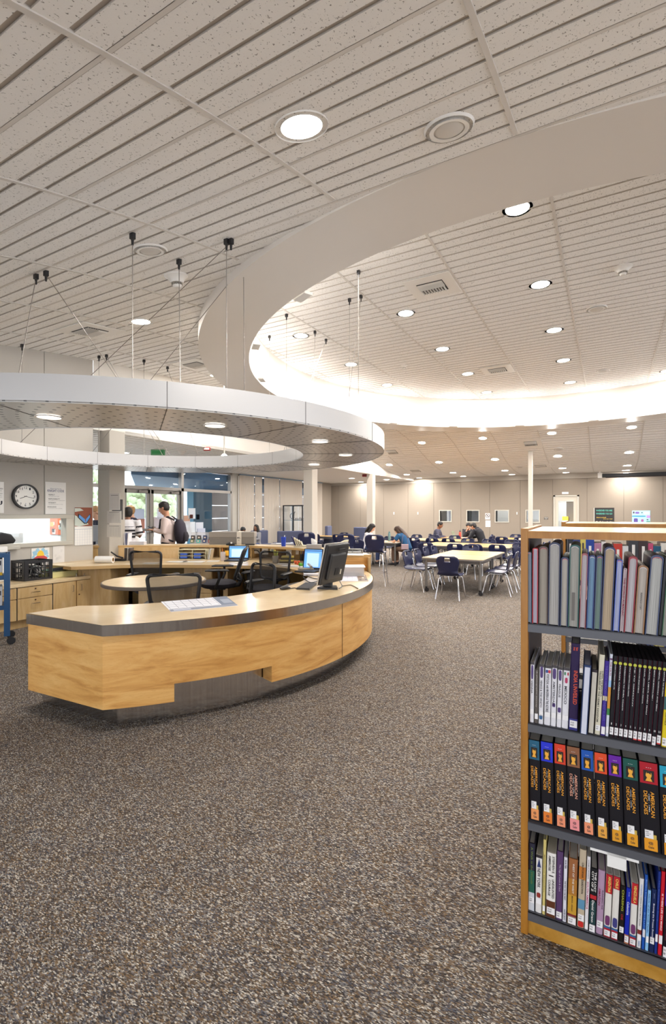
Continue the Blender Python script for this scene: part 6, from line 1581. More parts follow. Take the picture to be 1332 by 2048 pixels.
    for x in (-1, 1): k.loft([(hp(x * .074, -.005, .02), .008, .018), (hp(x * .086, -.012, .0), .01, .026), (hp(x * .08, -.01, -.03), .007, .012)], 8)
    bo_ = k.out('body', parent=t); remesh(bo_, .0085)
    for x in (-1, 1):
        e = M().use(mat('#efe9e4', .3)).ball(hp(x * .03, .083, .008), .012, 8, (1.1, .7, .7)).out('eye', parent=t, smooth=60)
        M().use(mat('#1c1512', .3)).ball(hp(x * .03, .091, .008), .006, 8).out('iris', parent=e, smooth=60)
        M().use(mat(hair, .7)).box(hp(x * .031, .092, .03), (.032, .006, .006), mtx=R).out('eyebrow', parent=t)
    M().use(mat('#8f4a42', .5)).loft([(hp(-.024, .082, -.066), .003, .003), (hp(0, .092, -.067), .006, .007), (hp(.024, .082, -.066), .003, .003)], 8, (0, 0, 1)).out('mouth', parent=t, smooth=60)
    # hair
    k = M().use(mat(hair, .65, name='hair')); rnd = random.Random(int(loc[0] * 100))
    k.loft([(hp(0, -.055, -.075), .045, .03), (hp(0, -.05, -.04), .079, .066), (hp(0, -.032, .015), .090, .098), (hp(0, -.014, .058), .089, .104), (hp(0, -.012, .095), .07, .085), (hp(0, -.014, .125), .04, .05), (hp(0, -.014, .135), .01, .015)], 18, R @ Vector((1, 0, 0)))
    for i in range(26):
        a = rnd.uniform(0, 2 * PI); rr_ = rnd.uniform(.02, .075); z_ = .12 - rr_ * .7
        if math.sin(a) > .4: z_ = max(z_, .085)
        k.ball(hp(rr_ * math.cos(a), -.012 + rr_ * math.sin(a) * 1.15, z_), rnd.uniform(.018, .028), 6)
    if long_:
        for x in (-1, 1): k.loft([(hp(x * .06, -.01, .07), .03, .05), (hp(x * .078, -.01, -.02), .022, .055), (hp(x * .085, -.01, -.10), .026, .05), (hp(x * .08, -.02, -.10 - long_ * .5) , .03, .045), (hp(x * .06, -.03, -.10 - long_), .012, .02)], 10, (1, 0, 0))
        k.loft([(hp(0, -.07, .05), .07, .04), (hp(0, -.095, -.05), .085, .04), (hp(0, -.10, -.10 - long_ * .5), .10, .035), (hp(0, -.09, -.12 - long_), .05, .02)], 14, (1, 0, 0))
    o = k.out('hair', parent=t); remesh(o, .011)
    # clothes
    k = M().use(mat(shirt, .85, name='shirt')); torso(k, .025)
    for sd in 'LR': arm(k, sd, .015, sleeve)
    if hood: k.loft([(hp(0, -.09, -.16), .09, .05), (hp(0, -.10, -.11), .11, .06), (hp(0, -.07, -.07), .08, .03)], 14)
    o = k.out('shirt', parent=t); remesh(o, .013)
    if stripes:
        k = M().use(mat(stripes, .85))
        for i in range(4):
            q = J['wst'].lerp(J['che'], i * .35); k.loft([(q + Vector((0, 0, -.018)), .176, .138), (q + Vector((0, 0, .018)), .178, .14)], 18)
        for sd in 'LR':
            for f_ in (.35, .75):
                a, b = J['s' + sd].lerp(J['e' + sd], f_), J['s' + sd].lerp(J['e' + sd], f_ + .12); k.loft([(a, .07, .07), (b, .067, .067)], 12)
        k.out('shirt_stripe', parent=t, smooth=50)
    k = M().use(mat(pants, .85, name='trousers'))
    k.loft([(J['pel'] + Vector((0, 0, -.09)), .12, .11), (J['pel'], .172, .132), (J['pel'].lerp(J['wst'], .5), .155, .122)], 16)
    for sd in 'LR':
        h, n, a = J['h' + sd], J['k' + sd], J['a' + sd]
        k.loft([(h + Vector((0, 0, .03)), .088, .096), (h.lerp(n, .3), .09, .09), (n, .066, .068)] + ([] if short_legs else [(n.lerp(a, .4), .062, .066), (n.lerp(a, .9), .052, .054)]), 12)
    o = k.out('trousers', parent=t); remesh(o, .014)
    for sd in 'LR':
        a = J['a' + sd]; M().use(mat('#2c2a30', .5)).loft([(a + Vector((0, -.065, -.035)), .035, .036), (a + Vector((0, .02, -.035)), .044, .042), (a + Vector((0, .12, -.055)), .048, .024), (a + Vector((0, .185, -.06)), .03, .016)], 12).out('shoe', parent=t, smooth=60)
    if glasses: 
        k = M().use(BLACKP)
        for x in (-1, 1): k.tube([hp(x * .032 + .02 * math.cos(a), .098, .008 + .015 * math.sin(a)) for a in np.linspace(0, 2 * PI, 12)], .0025, 5).tube([hp(x * .052, .096, .012), hp(x * .082, .0, .015)], .0025, 5)
        k.out('glasses', parent=t)
    return t
CAMF = TH                       # facing directions seen from the camera: +pi/2 = looking left
pst = person('boy student in pale long-sleeved shirt walking left and looking at his phone', atY(336, 9.5) + (0,), TH + PI / 2, STAND,
       dict(hd=(0, .085, 1.585), nb=(0, .02, 1.42), eL=(-.2, .02, 1.12), wL=(-.12, .24, 1.16), eR=(.2, .0, 1.12), wR=(.12, .25, 1.17), kL=(-.1, .16, .52), aL=(-.1, .25, .08), kR=(.1, -.02, .5), aR=(.1, -.28, .1)), s=1.0, skin='tan', shirt='#d8c6c2', pants='#2a2c38', hair='#1a1512', nod=.35)
p = atY(336, 9.5)
def loc_of(t, v):
    m = Matrix.Translation(t.location) @ Euler(t.rotation_euler).to_matrix().to_4x4() @ Matrix.Diagonal((*t.scale, 1)); return m @ Vector(v)
bp = thing('backpack', 'black backpack worn on the back of the walking student', 'backpack', loc_of(pst, (0, -.13, 1.02)), TH + PI / 2)
o = M().use(mat('#231d2c', .8)).loft([((0, -.12, -.12), .10, .07), ((0, -.125, -.06), .15, .10), ((0, -.115, .1), .16, .115), ((0, -.10, .25), .14, .10), ((0, -.08, .34), .09, .06)], 16).out('pack_body', parent=bp, smooth=60)
M().use(mat('#1c1722', .8)).loft([((0, -.21, -.08), .10, .04), ((0, -.225, .02), .11, .05), ((0, -.21, .1), .09, .03)], 14).out('front_pocket', parent=bp, smooth=60)
for x in (-1, 1): M().use(mat('#14111a', .7)).tube([(x * .09, -.03, .33), (x * .125, .09, .40), (x * .125, .235, .34), (x * .13, .255, .15), (x * .15, .14, -.02), (x * .12, -.02, -.08)], .018, 6).out('strap', parent=bp, smooth=60)
ph_ = thing('phone', 'small dark phone held in the hands of the walking student', 'phone', loc_of(pst, (0, .33, 1.19)), (-.9, 0, TH + PI / 2)); M().use(BLACKP).b(-.036, .036, -.005, .005, -.07, .07).out('phone_body', parent=ph_, bevel=.003); M().use(mat('#3a4a5c', .2)).b(-.032, .032, -.0065, -.005, -.062, .062).out('screen', parent=ph_)
person('dark-haired person in black and white striped shirt seen from behind at the counter', atY(255, 9.15) + (0,), TH + .35, STAND, dict(hd=(0, .12, 1.53), nb=(0, .06, 1.40), che=(0, .03, 1.25), wL=(-.14, .32, 1.0), wR=(.14, .32, 1.0)), s=.97, skin='brown', shirt='#e6e4e8', stripes='#1d1c24', pants='#23242c', hair='#15110e', sleeve=.5)
person('fair-haired man in dark T-shirt standing behind the striped shirt', atY(264, 10.6) + (0,), TH + 1.9, STAND, dict(hd=(0, .05, 1.56)), s=.98, skin='light', shirt='#262a40', pants='#3a3c48', hair='#a07a4c', sleeve=.3, nod=.1)
person('woman with glasses and dark top seen in the slit left of the grey column', atY(193, 9.6) + (0,), TH + PI - .9, STAND, None, s=.95, skin='light', shirt='#1f2438', pants='#2a2c38', hair='#b08a62', glasses=True, nod=.1)
tag(M().use(mat('#9aa0ac', .5)).box((0, 0, 0), (.42, .03, .30), TH).box((0, .02, -.61), (.05, .05, 1.0), TH).box((0, .02, -1.11), (.35, .3, .018), TH).out('computer_kiosk', loc=atY(193, 8.9) + (1.12,), bevel=.01), 'grey computer screen on a floor stand below the woman in the slit', 'monitor')
person('girl with long black hair sitting in a lounge chair before the blinds', atY(514, 15.9) + (0,), TH + PI - .5, SIT, dict(eL=(-.2, .16, .72), wL=(-.08, .3, .74), hd=(0, .06, 1.15), nb=(0, .03, 1.0), che=(0, .02, .83)), s=.87, skin='brown', shirt='#8a8a90', pants='#3d4f7c', hair='#120e0e', long_=.28, sleeve=.98)
person('person with dark hair whose head just shows above the archive box', atY(481, 15.4) + (0,), TH + PI + .6, SIT, dict(hd=(0, .22, 1.08), nb=(0, .15, .96)), s=.87, skin='brown', shirt='#9a9aa8', pants='#30323c', hair='#2a2a2c', nod=.6)
person('girl in white shirt with long dark hair writing at the table', (-6.28, 13.05, 0), -PI / 2 + .15, SIT, dict(hd=(0, .2, 1.13), nb=(0, .13, .99), che=(0, .08, .83)), s=.93, skin='light', shirt='#e2dfe2', pants='#3b4a72', hair='#17110f', long_=.14, nod=.55, sleeve=.4, turn=.2)
person('girl with long brown hair in teal top bent over her writing', (-4.98, 13.05, 0), PI / 2 - .1, SIT, dict(hd=(0, .32, 1.04), nb=(0, .22, .95), che=(0, .12, .82), wst=(0, .04, .64), sL=(-.165, .2, .9), sR=(.165, .2, .9), eL=(-.22, .34, .70), eR=(.22, .34, .70), wL=(-.08, .50, .70), wR=(.08, .50, .70)), s=.95, skin='light', shirt='#1f4f78', pants='#6a5040', hair='#3a261a', long_=.28, nod=.8, sleeve=.35)
person('boy in dark grey jacket typing at the farther table', (-5.22, 16.4, 0), -PI / 2, SIT, dict(hd=(0, .17, 1.15)), s=.93, skin='brown', shirt='#3f3f52', pants='#2a2c34', hair='#15110f', nod=.4, sleeve=.98)
person('boy in black hoodie hunched at the farther table with his back turned', (-3.62, 16.25, 0), PI / 2 - .25, SIT, dict(hd=(0, .32, 1.08), nb=(0, .22, 1.0), che=(0, .10, .86), sL=(-.17, .19, .95), sR=(.17, .19, .95), eL=(-.24, .3, .72), eR=(.24, .3, .72), wL=(-.1, .46, .71), wR=(.1, .46, .71)), s=.96, skin='tan', shirt='#16151c', pants='#1f2028', hair='#15110f', nod=.5, sleeve=.98, hood=True)
person('boy with dark hair resting his face on his hand facing the camera', (-4.28, 17.15, 0), PI + .2, SIT, dict(hd=(0, .26, 1.09), nb=(0, .17, .97), che=(0, .1, .83), eR=(.16, .34, .68), wR=(.06, .34, .93)), s=.94, skin='light', shirt='#1d1c24', pants='#22242c', hair='#1a1412', nod=.6, sleeve=.98)
bg_ = thing('handbag', 'small pink-grey handbag hanging beside the girl with long brown hair', 'handbag', (-4.95, 12.78, .47), .3)
M().use(mat('#a08a90', .5)).b(-.10, .10, -.035, .035, 0, .15).out('bag_body', parent=bg_, bevel=.012); M().use(mat('#6a5a60', .5)).tube([(-.09, 0, .14), (-.05, .05, .42), (.05, .05, .42), (.09, 0, .14)], .006, 6).out('strap', parent=bg_)
# ================================================================ BOOKCASES
BA = TH - math.radians(27.5)
bo = uv(.67, 1.74)
def bw(x, y): return (bo[0] + x * math.cos(BA) - y * math.sin(BA), bo[1] + x * math.sin(BA) + y * math.cos(BA))
def sx(px, r=.012):
    t = (px - CX) / FPX; return (t * (1.74 + .887 * r) - .67 - .462 * r) / (.887 + .462 * t)
def zx(px, py, r=.012):
    s = sx(px, r); return HC - (py - HY) / FPX * (1.74 - .462 * s + .887 * r)
SH = [1.107, .753, .405, .084]
BL = 1.02
def bookcase(label, off, shelves, H=1.435, L_=BL, dark_end=False):
    t = thing('bookcase', label, 'bookcase', (off[0], off[1], 0), BA)
    for x in (0, L_): M().use(WOOD_CASE).b(x, x + .024, 0, .60, 0, H + .008).out('end_panel', parent=t, bevel=.002)
    M().use(mat('#4c4348', .5)).b(.024, .026, .03, .57, .1, H - .02).out('inner_liner', parent=t)
    M().use(WOOD_SHELFTOP).b(.024, L_, .004, .596, H - .022, H).out('top_board', parent=t, bevel=.001)
    M().use(WOOD_CASE).b(.024, L_, .0, .004, H - .026, H - .001).out('top_edge', parent=t)
    M().use(WOOD_BASE).b(.024, L_, .012, .03, 0, .052).out('base_board', parent=t); M().use(WOOD_BASE).b(.024, L_, .57, .59, 0, .052).out('base_board', parent=t)
    for z in shelves:
        o = M().use(TROFF).b(.024, L_, .0, .004, z - .03, z).b(.024, L_, .0, .285, z - .004, z).b(.024, L_, .315, .6, z - .004, z).b(.024, L_, .596, .6, z - .03, z).b(.024, L_, .283, .287, z - .004, z + .05).b(.024, L_, .313, .317, z - .004, z + .05).out('shelf', parent=t)
    return t
bookcase('honey maple double-sided bookcase full of books, nearest the camera at right', bo, SH)
PAGE = mat('#cfc9bf', .8, name='page_block'); LBLW = mat('#e9e6e6', .6, name='call_label')
COLN = {}
def book(label, px0, px1, ytop, zb, cover, title=None, tcol='#ffffff', tr=(.08, .7), tw=.5, lean=0, depth=.22, bands=(), callz=None, page=PAGE, group=None, tx=.5, r=.012, rnd_=False, name='book', mark=True, lower=0):
    x0, x1 = sx(px0, r), sx(px1, r); w = max(.006, x1 - x0 - .0012)
    h = zx((px0 + px1) / 2, ytop, r) - zb - .0005
    p = bw(x0, r)
    t = thing(name, label, 'book', (p[0], p[1], zb + .0008), (0, math.radians(lean), BA), group)
    cm_ = mat(cover, .55, spec=.25, name='book_cover')
    k = M().use(cm_); th = .0022 if w > .012 else .001
    n = 5; P_ = []
    cr = min(.004, w * .2)
    P_ = [(0, depth), (0, cr)] + [(w / 2 - w / 2 * math.cos(PI * i / n), cr - cr * math.sin(PI * i / n)) for i in range(1, n)] + [(w, cr), (w, depth), (w - th, depth), (w - th, cr + .003), (th, cr + .003), (th, depth)]
    k.prism(P_, 0, h); k.out('cover', parent=t)
    M().use(page).b(th, w - th, cr + .003, depth - .004, .003, h - .004).out('pages', parent=t)
    for (a, b, c_) in bands:
        M().use(mat(c_, .45)).b(w * .02, w * .98, -.0008, .003, h * a, h * b).out('spine_band', parent=t)
    if title:
        parts = title if isinstance(title, list) else [(title, tr, tw, tx, tcol)]
        for (s, rr_, ww, xx, tc) in parts:
            hh = w * ww; L_ = h * (rr_[1] - rr_[0])
            lettering(t, [(s, (w * xx - hh / 2, -.001, h * (1 - rr_[0])), (0, 0, -1), (1, 0, 0), L_, hh)], mat(tc, .5), 'title', off=.0006)
    if callz is not None:
        c0, c1 = callz; lb = M().use(LBLW).b(w * .1, w * .95, -.0016, .001, h * c0, h * c1).out('call_label', parent=t)
        if w > .010 and mark: lettering(lb, [('910', (w * .2, -.0017, h * (c0 + (c1 - c0) * .6)), (1, 0, 0), (0, 0, 1), w * .4, h * (c1 - c0) * .22), ('REF', (w * .2, -.0017, h * (c0 + (c1 - c0) * .25)), (1, 0, 0), (0, 0, 1), w * .4, h * (c1 - c0) * .22)], INK, 'call_number', off=.0003)
    return t, w, h
def C(x, y, oy): return 1030 + x / 4.41, oy + y / 4.41
# ---- shelf 1: books standing fore-edge down, spine up
R1 = [(100, 148, 285, '#5d6d82', '#8c99a8', 0, 'thin slate-blue'), (152, 203, 250, '#b3202e', '#bdb9c8', .3, 'bright red'), (207, 290, 232, '#4a3530', '#a89f92', .4, 'dark brown'), (290, 393, 198, '#1d2748', '#b5b1ac', .8, 'thick navy'),
      (396, 466, 328, '#1e2f55', '#bdb6ab', 1.0, 'short blue'), (467, 562, 218, '#0f4f4a', '#aaa79f', 1.2, 'thick dark green'), (565, 625, 292, '#8a4a52', '#c4bcc0', 1.8, 'rose-topped'), (628, 690, 312, '#1f3472', '#7a9cb8', 2.0, 'blue-edged'),
      (692, 755, 312, '#25305c', '#7a9088', 2.1, 'grey-green-edged'), (756, 858, 235, '#1d2a55', '#bda88e', 2.4, 'tan-paged navy'), (862, 920, 348, '#1c3f9a', '#b9bedc', 2.8, 'cobalt blue'), (925, 958, 425, '#c9b8bc', '#c9b8bc', 3.0, 'thin pink-grey pamphlet'),
      (960, 1043, 318, '#8a1526', '#c2bcc0', 3.3, 'crimson'), (1046, 1140, 398, '#8a5f35', '#bfb5ab', 3.5, 'tan-brown'), (1145, 1262, 305, '#24345c', '#b9b8b4', 3.9, 'thickest navy'), (1266, 1292, 330, '#1a1a1e', '#5a5a5c', 4, 'narrow black'), (1294, 1345, 320, '#1d5a38', '#a8a89c', 4, 'green'), (1350, 1420, 300, '#7a2a30', '#b8b0a8', 4, 'maroon')]
for i, (a, b, yt, cc, pc, ln, nm) in enumerate(R1):
    px0, yy = C(a, yt, 1040); px1 = 1030 + b / 4.41; r = .004
    x0, x1 = sx(px0, r), sx(px1, r); w = x1 - x0 - .0012; h = zx((px0 + px1) / 2, yy, r) - SH[0]
    p = bw(x0, r)
    t = thing('book', '%s book lying spine up on the top shelf, %s from the left' % (nm, ORD[i]), 'book', (p[0], p[1], SH[0] + .0008), (0, math.radians(ln), BA), 'books turned spine up on the top shelf')
    th = min(.0032, w * .14); n = 8; hr = min(.012, w * .35) if w > .018 else .003
    arc_o = [(w / 2 - w / 2 * math.cos(PI * j / n), h - hr + hr * math.sin(PI * j / n)) for j in range(n + 1)]
    wi = w / 2 - th; arc_i = [(w / 2 + wi * math.cos(PI * j / n), h - hr - th + hr * .8 * math.sin(PI * j / n)) for j in range(n + 1)]
    k = M().use(mat(cc, .4)); k.extr([(0, 0)] + arc_o + [(w, 0), (w - th, 0)] + arc_i + [(th, 0)], 0, .235); k.out('cover', parent=t)
    nmw = NM if False else None
    kk = ('pages', pc)
    if kk not in COLN:
        q = NM('page_edges', .8); nn = q.n('TexNoise', {'Vector': q.mapping((900, 1, 4)), 'Scale': 1, 'Detail': 3}).outputs[0]
        base = s2l(pc); dk = tuple(x * .55 for x in base[:3]) + (1,)
        q.col(q.mix(q.ramp(nn, [(.35, (0, 0, 0)), (.6, (1, 1, 1))]), dk, base)); COLN[kk] = q.m
    M().use(COLN[kk]).b(th, w - th, .004, .23, .002, h - hr - th + (hr * .4 if w > .018 else 0)).out('pages', parent=t)
    if w > .012: M().use(mat('#d8cfcf' if i % 2 else '#c87a80', .6)).extr([(x * .94 + w * .03, z - .0005) for x, z in arc_i] + [(x * .94 + w * .03, z - .003) for x, z in arc_i[::-1]], .0015, .006).out('headband', parent=t)
    if nm == 'thick dark green': M().use(mat('#6a6560', .6)).b(w * .3, w * .62, .0035, .005, h * .08, h * .42).out('barcode_strip', parent=t)
    if nm == 'thin pink-grey pamphlet': lettering(t, [('THE WORLD ALMANAC', (w * .2, -.0005, h * .85), (0, 0, -1), (1, 0, 0), h * .6, w * .6)], mat('#8a1f3a', .5), 'title')
    if nm == 'tan-brown': lettering(t, [('REFERENCE COPY', (w * .42, .0035, h * .6), (0, 0, -1), (1, 0, 0), h * .25, w * .16)], INK, 'stamp')
# ---- shelf 2
O2 = 1260; z2 = SH[1]
def b2(a, b, yt, *args, **kw):
    px0, yy = C(a, yt, O2); return book(args[0], px0, 1030 + b / 4.41, yy, z2, *args[1:], group='travel and geography books on the second shelf', **kw)
PU = '#4a3470'
def deco(t, w, h, shapes):
    for (nm, z0, z1, x0, x1, c_) in shapes:
        M().use(mat(c_, .5)).extr([(w * (x0 + x1) / 2 + x * w * (x1 - x0), h * (z0 + z1) / 2 + z * h * (z1 - z0)) for x, z in rr(1, 1, .3)], -.0016, .0).out(nm, parent=t)
for (a, b, yt, ttl, tr, ln, dc_) in ((130, 168, 283, 'VIENNA', (.30, .52), .6, [('tower', .72, .95, .25, .75, PU)]), (207, 250, 305, 'VENICE & THE VENETO', (.26, .72), 1.0, [('figure', .78, .97, .2, .8, PU), ('globe', .08, .16, .15, .85, '#2c5a8a')]), (255, 313, 315, 'PORTUGAL with MADEIRA & THE AZORES', (.14, .78), 1.2, [('flag_left', .88, .93, .1, .5, '#2a4a8a'), ('flag_right', .88, .93, .5, .9, '#c03040')]),
        (315, 362, 312, 'AMSTERDAM', (.26, .66), 1.4, [('tower', .78, .95, .15, .8, PU), ('crest', .32, .38, .2, .8, PU)]), (366, 409, 328, 'PRAGUE', (.28, .5), 1.5, [('castle', .78, .95, .2, .8, PU), ('seal', .25, .33, .15, .85, PU)]), (410, 470, 333, 'MEXICO', (.30, .60), 1.8, [('flag_green', .88, .93, .15, .38, '#2a7a4a'), ('flag_red', .88, .93, .62, .85, '#b03040'), ('ornament', .75, .84, .3, .7, '#b0305a')])):
    t, w, h = b2(a, b, yt, 'white spine guidebook titled %s on the second shelf' % ttl.split(' ')[0], '#dcdadf', ttl, '#3a3a44', tr, .42, ln, tx=.45, callz=(.14, .22), mark=False, bands=[(.96, 1.0, '#3a3438')])
    deco(t, w, h, dc_)
b2(170, 205, 352, 'narrow grey-brown book squeezed between VIENNA and VENICE', '#5d5652', 'A photographic journey', '#b9b0a8', (.02, .7), .4, .8, callz=(.08, .18), mark=False)
b2(473, 553, 118, 'tall dark purple book with red title INDIA UNVEILED', '#2a1c44', [('INDIA UNVEILED', (.31, .70), .45, .62, '#d8502c'), ('Robert', (.04, .08), .25, .7, '#d8502c'), ('Arnett', (.04, .08), .25, .4, '#d8502c')], lean=1.6, callz=(.03, .11), bands=[(0, .13, '#2a2a7a')], depth=.26)
t, w, h = b2(572, 640, 305, 'slate blue book turned with pale page edge out, right of the tall purple one', '#2f3f66', None, lean=3, r=-.006, page=mat('#c3c6d6', .8)); M().use(mat('#c9ccda', .8)).b(w * .16, w * .86, -.002, .004, .002, h * .97).out('page_edge', parent=t)
t, w, h = b2(642, 697, 345, 'cream-paged book turned edge out beside the slate blue one', '#3a3236', None, lean=3.2, page=mat('#c9c2b2', .8)); M().use(mat('#c9c2b4', .8)).b(w * .12, w * .9, -.002, .004, .002, h * .96).out('page_edge', parent=t)
b2(702, 752, 212, 'cream spine book about the hermit kingdom with black title', '#d2cbb5', [('TREASURES OF THE HERMIT KINGDOM', (.2, .84), .34, .34, '#1c1a1c'), ('KOREA, THE BEAUTIFUL', (.2, .52), .3, .75, '#1c1a1c')], lean=3.2, callz=(.05, .12))
b2(754, 796, 268, 'purple spine book with small cream emblem', '#3d2a86', [('THE SOUTH AMERICAN CONTINENT IN MAPS', (.06, .80), .5, .5, '#5a48a8')], lean=3, callz=(.02, .12), bands=[(.47, .53, '#d8cc9a')], mark=False)
b2(798, 826, 208, 'white spine book THE CELTS with orange photograph', '#c9cdd8', [('THE CELTS', (.09, .26), .5, .5, '#8a2a4a')], lean=2.8, callz=(.04, .12), bands=[(.34, .60, '#c98a2a'), (.26, .34, '#2f7a3a'), (.60, .68, '#8fb4d8'), (.93, .95, '#5a2a5a')], mark=False)
NT = ['ALGERIA TO AZERBAIJAN, GREAT LIVES', 'BAHRAIN, CAMBODIA', 'CAMEROON TO CUBA, COASTS', 'CYPRUS TO EQUATORIAL GUINEA, ETHIOPIA', 'FIJI TO GERMANY', 'GHANA TO INDIA, REPUBLIC OF IRELAND', 'ISRAEL, JAPAN AND KENYA', 'LAOS, LIBYA AND MALI', 'MEXICO AND MOROCCO, PART 1', 'NEPAL, NORWAY AND PERU', 'QATAR TO RUSSIA']
for i in range(11):
    a = 828 + i * 41.6; yt = 222 + i * 5.2
    t, w, h = b2(a, a + 40.5, yt, 'black spine encyclopedia volume with yellow emblem, volume %s' % ['one', 'two', 'three', 'four', 'five', 'six', 'seven', 'eight', 'nine', 'ten', 'eleven'][i], '#17131a', None, lean=3.0 + .1 * i, callz=(.035, .125) if i != 9 else (.0, .1), page=mat('#4a4448', .8))
    M().use(mat('#b5b83a', .5)).extr([(w * .5 + w * .42 * math.cos(q), h * .945 - .008 + w * .42 * math.sin(q)) for q in np.linspace(0, 2 * PI, 20)[:-1]], -.0016, .0).out('emblem', parent=t)
    lettering(t, [(NT[i], (w * .38, -.001, h * .89), (0, 0, -1), (1, 0, 0), h * (.3 + .06 * ((i * 7) % 5)), w * .24)], LBLW, 'title'); lettering(t, [(str(i + 1), (w * .32, -.001, h * .155), (1, 0, 0), (0, 0, 1), w * (.18 if i < 9 else .4), h * .025)], LBLW, 'volume_number')
    if i in (5, 6, 10): M().use(mat('#c9302c', .5)).b(w * .1, w * .95, -.0018, 0, h * .02, h * .035).out('red_tab', parent=t)
    M().use(mat('#7a2440', .5)).b(w * .97, w, -.0006, .01, 0, h).out('edge_line', parent=t)
b2(1290, 1345, 462, 'yellow spine book titled COSTA RICA at the right picture edge', '#d9c21e', [('TREASURES', (.02, .22), .4, .5, '#8a7a20'), ('COSTA RICA', (.46, .66), .4, .5, '#3a3a20')], lean=3, callz=(.02, .14), bands=[(.58, .78, '#2a5a5a')])
b2(1350, 1420, 400, 'plain grey spine book just beyond the yellow one', '#6a6a72', None, lean=3)
# ---- shelf 3: big black volumes
O3 = 1460
DECC = ['#1c5a78', '#2030c8', '#cf3a20', '#86563a', '#1450a8', '#d8481e', '#62169a', '#0f4e46', '#a80f22', '#1e9ab8']
DNAME = ['teal', 'blue', 'red', 'brown', 'bright blue', 'orange', 'purple', 'dark green', 'crimson', 'cyan']
DL = [(128, 230, 95, '#e8965a'), (235, 350, 112, '#e07a2a'), (356, 465, 130, '#e8906a'), (468, 592, 155, '#e89090'), (596, 712, 185, '#e8906a'), (716, 836, 210, '#e0a040'), (840, 966, 232, '#d8951e'), (970, 1112, 262, '#dc981e'), (1117, 1292, 296, '#e0961e'), (1298, 1440, 330, '#e0961e')]
for i, (a, b, yt, lc) in enumerate(DL):
    px0, yy = C(a, yt, O3)
    t, w, h = book('thick black volume of AMERICAN DECADES with %s top block' % DNAME[i], px0, 1030 + b / 4.41, yy, SH[2], '#151218', None, lean=-.7 - .12 * i, group='black reference volumes on the third shelf', depth=.235)
    M().use(mat(DECC[i], .4)).b(w * .04, w * .96, -.0014, .002, h * .765, h).out('top_block', parent=t)
    pf_ = M().use(mat('#1a1414', .5)).b(w * .22, w * .78, -.0018, 0, h * .79, h * .915).out('portrait_patch', parent=t)
    k = M().use(mat('#e8a83a', .5)); rnd = random.Random(i)
    k.extr([(w * .5 + w * .15 * math.cos(q) * (1 + .12 * rnd.random()), h * .865 + h * .04 * math.sin(q)) for q in np.linspace(0, 2 * PI, 12)[:-1]], -.0021, -.0018).extr([(w * .32, h * .795), (w * .68, h * .795), (w * .6, h * .83), (w * .4, h * .83)], -.0021, -.0018); k.out('face_patch', parent=pf_)
    M().use(mat('#1a1414', .5)).extr([(w * .38, h * .88), (w * .44, h * .905), (w * .6, h * .9), (w * .62, h * .87), (w * .5, h * .885)], -.0023, -.0019).out('dark_hair', parent=pf_)
    lettering(t, [('* * *', (w * .36, -.0016, h * .94), (1, 0, 0), (0, 0, 1), w * .28, h * .008)], LBLW, 'stars')
    yc = mat('#e8a030' if i != 3 else '#dca088', .45)
    lettering(t, [('AMERICAN', (w * .56, -.001, h * .68), (0, 0, -1), (1, 0, 0), h * .285, w * .2), ('DECADES', (w * .20, -.001, h * .68), (0, 0, -1), (1, 0, 0), h * .265, w * .2)], yc, 'title')
    lettering(t, [('19%d0 - 19%d9' % (i, i), (w * .45, -.001, h * .65), (0, 0, -1), (1, 0, 0), h * .2, w * .055)], LBLW, 'decade')
    lb = M().use(LBLW).b(w * .2, w * .64, -.0022, 0, h * .155, h * .245).out('call_label', parent=t)
    lettering(lb, [('REF', (w * .25, -.0023, h * .22), (1, 0, 0), (0, 0, 1), w * .16, h * .010), ('973.9', (w * .25, -.0023, h * .2), (1, 0, 0), (0, 0, 1), w * .24, h * .010), ('AME', (w * .25, -.0023, h * .18), (1, 0, 0), (0, 0, 1), w * .16, h * .010)], INK, 'call_number', off=.0003)
    M().use(mat('#c9a84a', .5)).b(w * .3, w * .8, -.0017, 0, h * .14, h * .2).out('backing_label', parent=t)
    gl = M().use(mat(lc, .5)).b(w * .16, w * .84, -.002, 0, h * .02, h * .15).out('coloured_label', parent=t)
    lettering(gl, [('@', (w * .37, -.0021, h * .085), (1, 0, 0), (0, 0, 1), w * .26, h * .035), ('Gale', (w * .36, -.0021, h * .045), (1, 0, 0), (0, 0, 1), w * .3, h * .028)], INK, 'imprint', off=.0003)
# ---- shelf 4
O4 = 1640; z4 = SH[3]
def b4(a, b, yt, lb, *args, **kw):
    px0, yy = C(a, yt, O4); kw.setdefault('callz', (.03, .13)); return book(lb, px0, 1030 + b / 4.41, yy, z4, *args, group='assorted paperbacks on the bottom shelf', **kw)
b4(118, 173, 208, 'dark green and purple spine book at the left end of the bottom shelf', '#2b2a3a', [('A Walk in the Woods', (.05, .6), .34, .55, '#6a7a3a')], lean=.4, bands=[(.27, .6, '#1f5a48'), (.0, .27, '#c9ccd2')], callz=(.12, .2))
t, w, h = b4(178, 236, 312, 'white spine guidebook titled NEW YORK on the bottom shelf', '#dedad6', [('NEW YORK', (.22, .56), .5, .5, '#3a3a44')], lean=.9, bands=[(.96, 1, '#2a2228')], callz=(.16, .26), mark=False); M().use(mat('#2a3466', .5)).extr([(w * .2, h * .8), (w * .8, h * .8), (w * .5, h * .95)], -.0016, 0).out('sail', parent=t); deco(t, w, h, [('apple', .27, .35, .2, .8, '#8a2a20')])
b4(240, 267, 172, 'slim pale yellow spine book on the bottom shelf', '#c9b872', [('Botanical Sketches', (.2, .7), .35, .5, '#6a5a30')], lean=.9, callz=(.05, .12), mark=False)
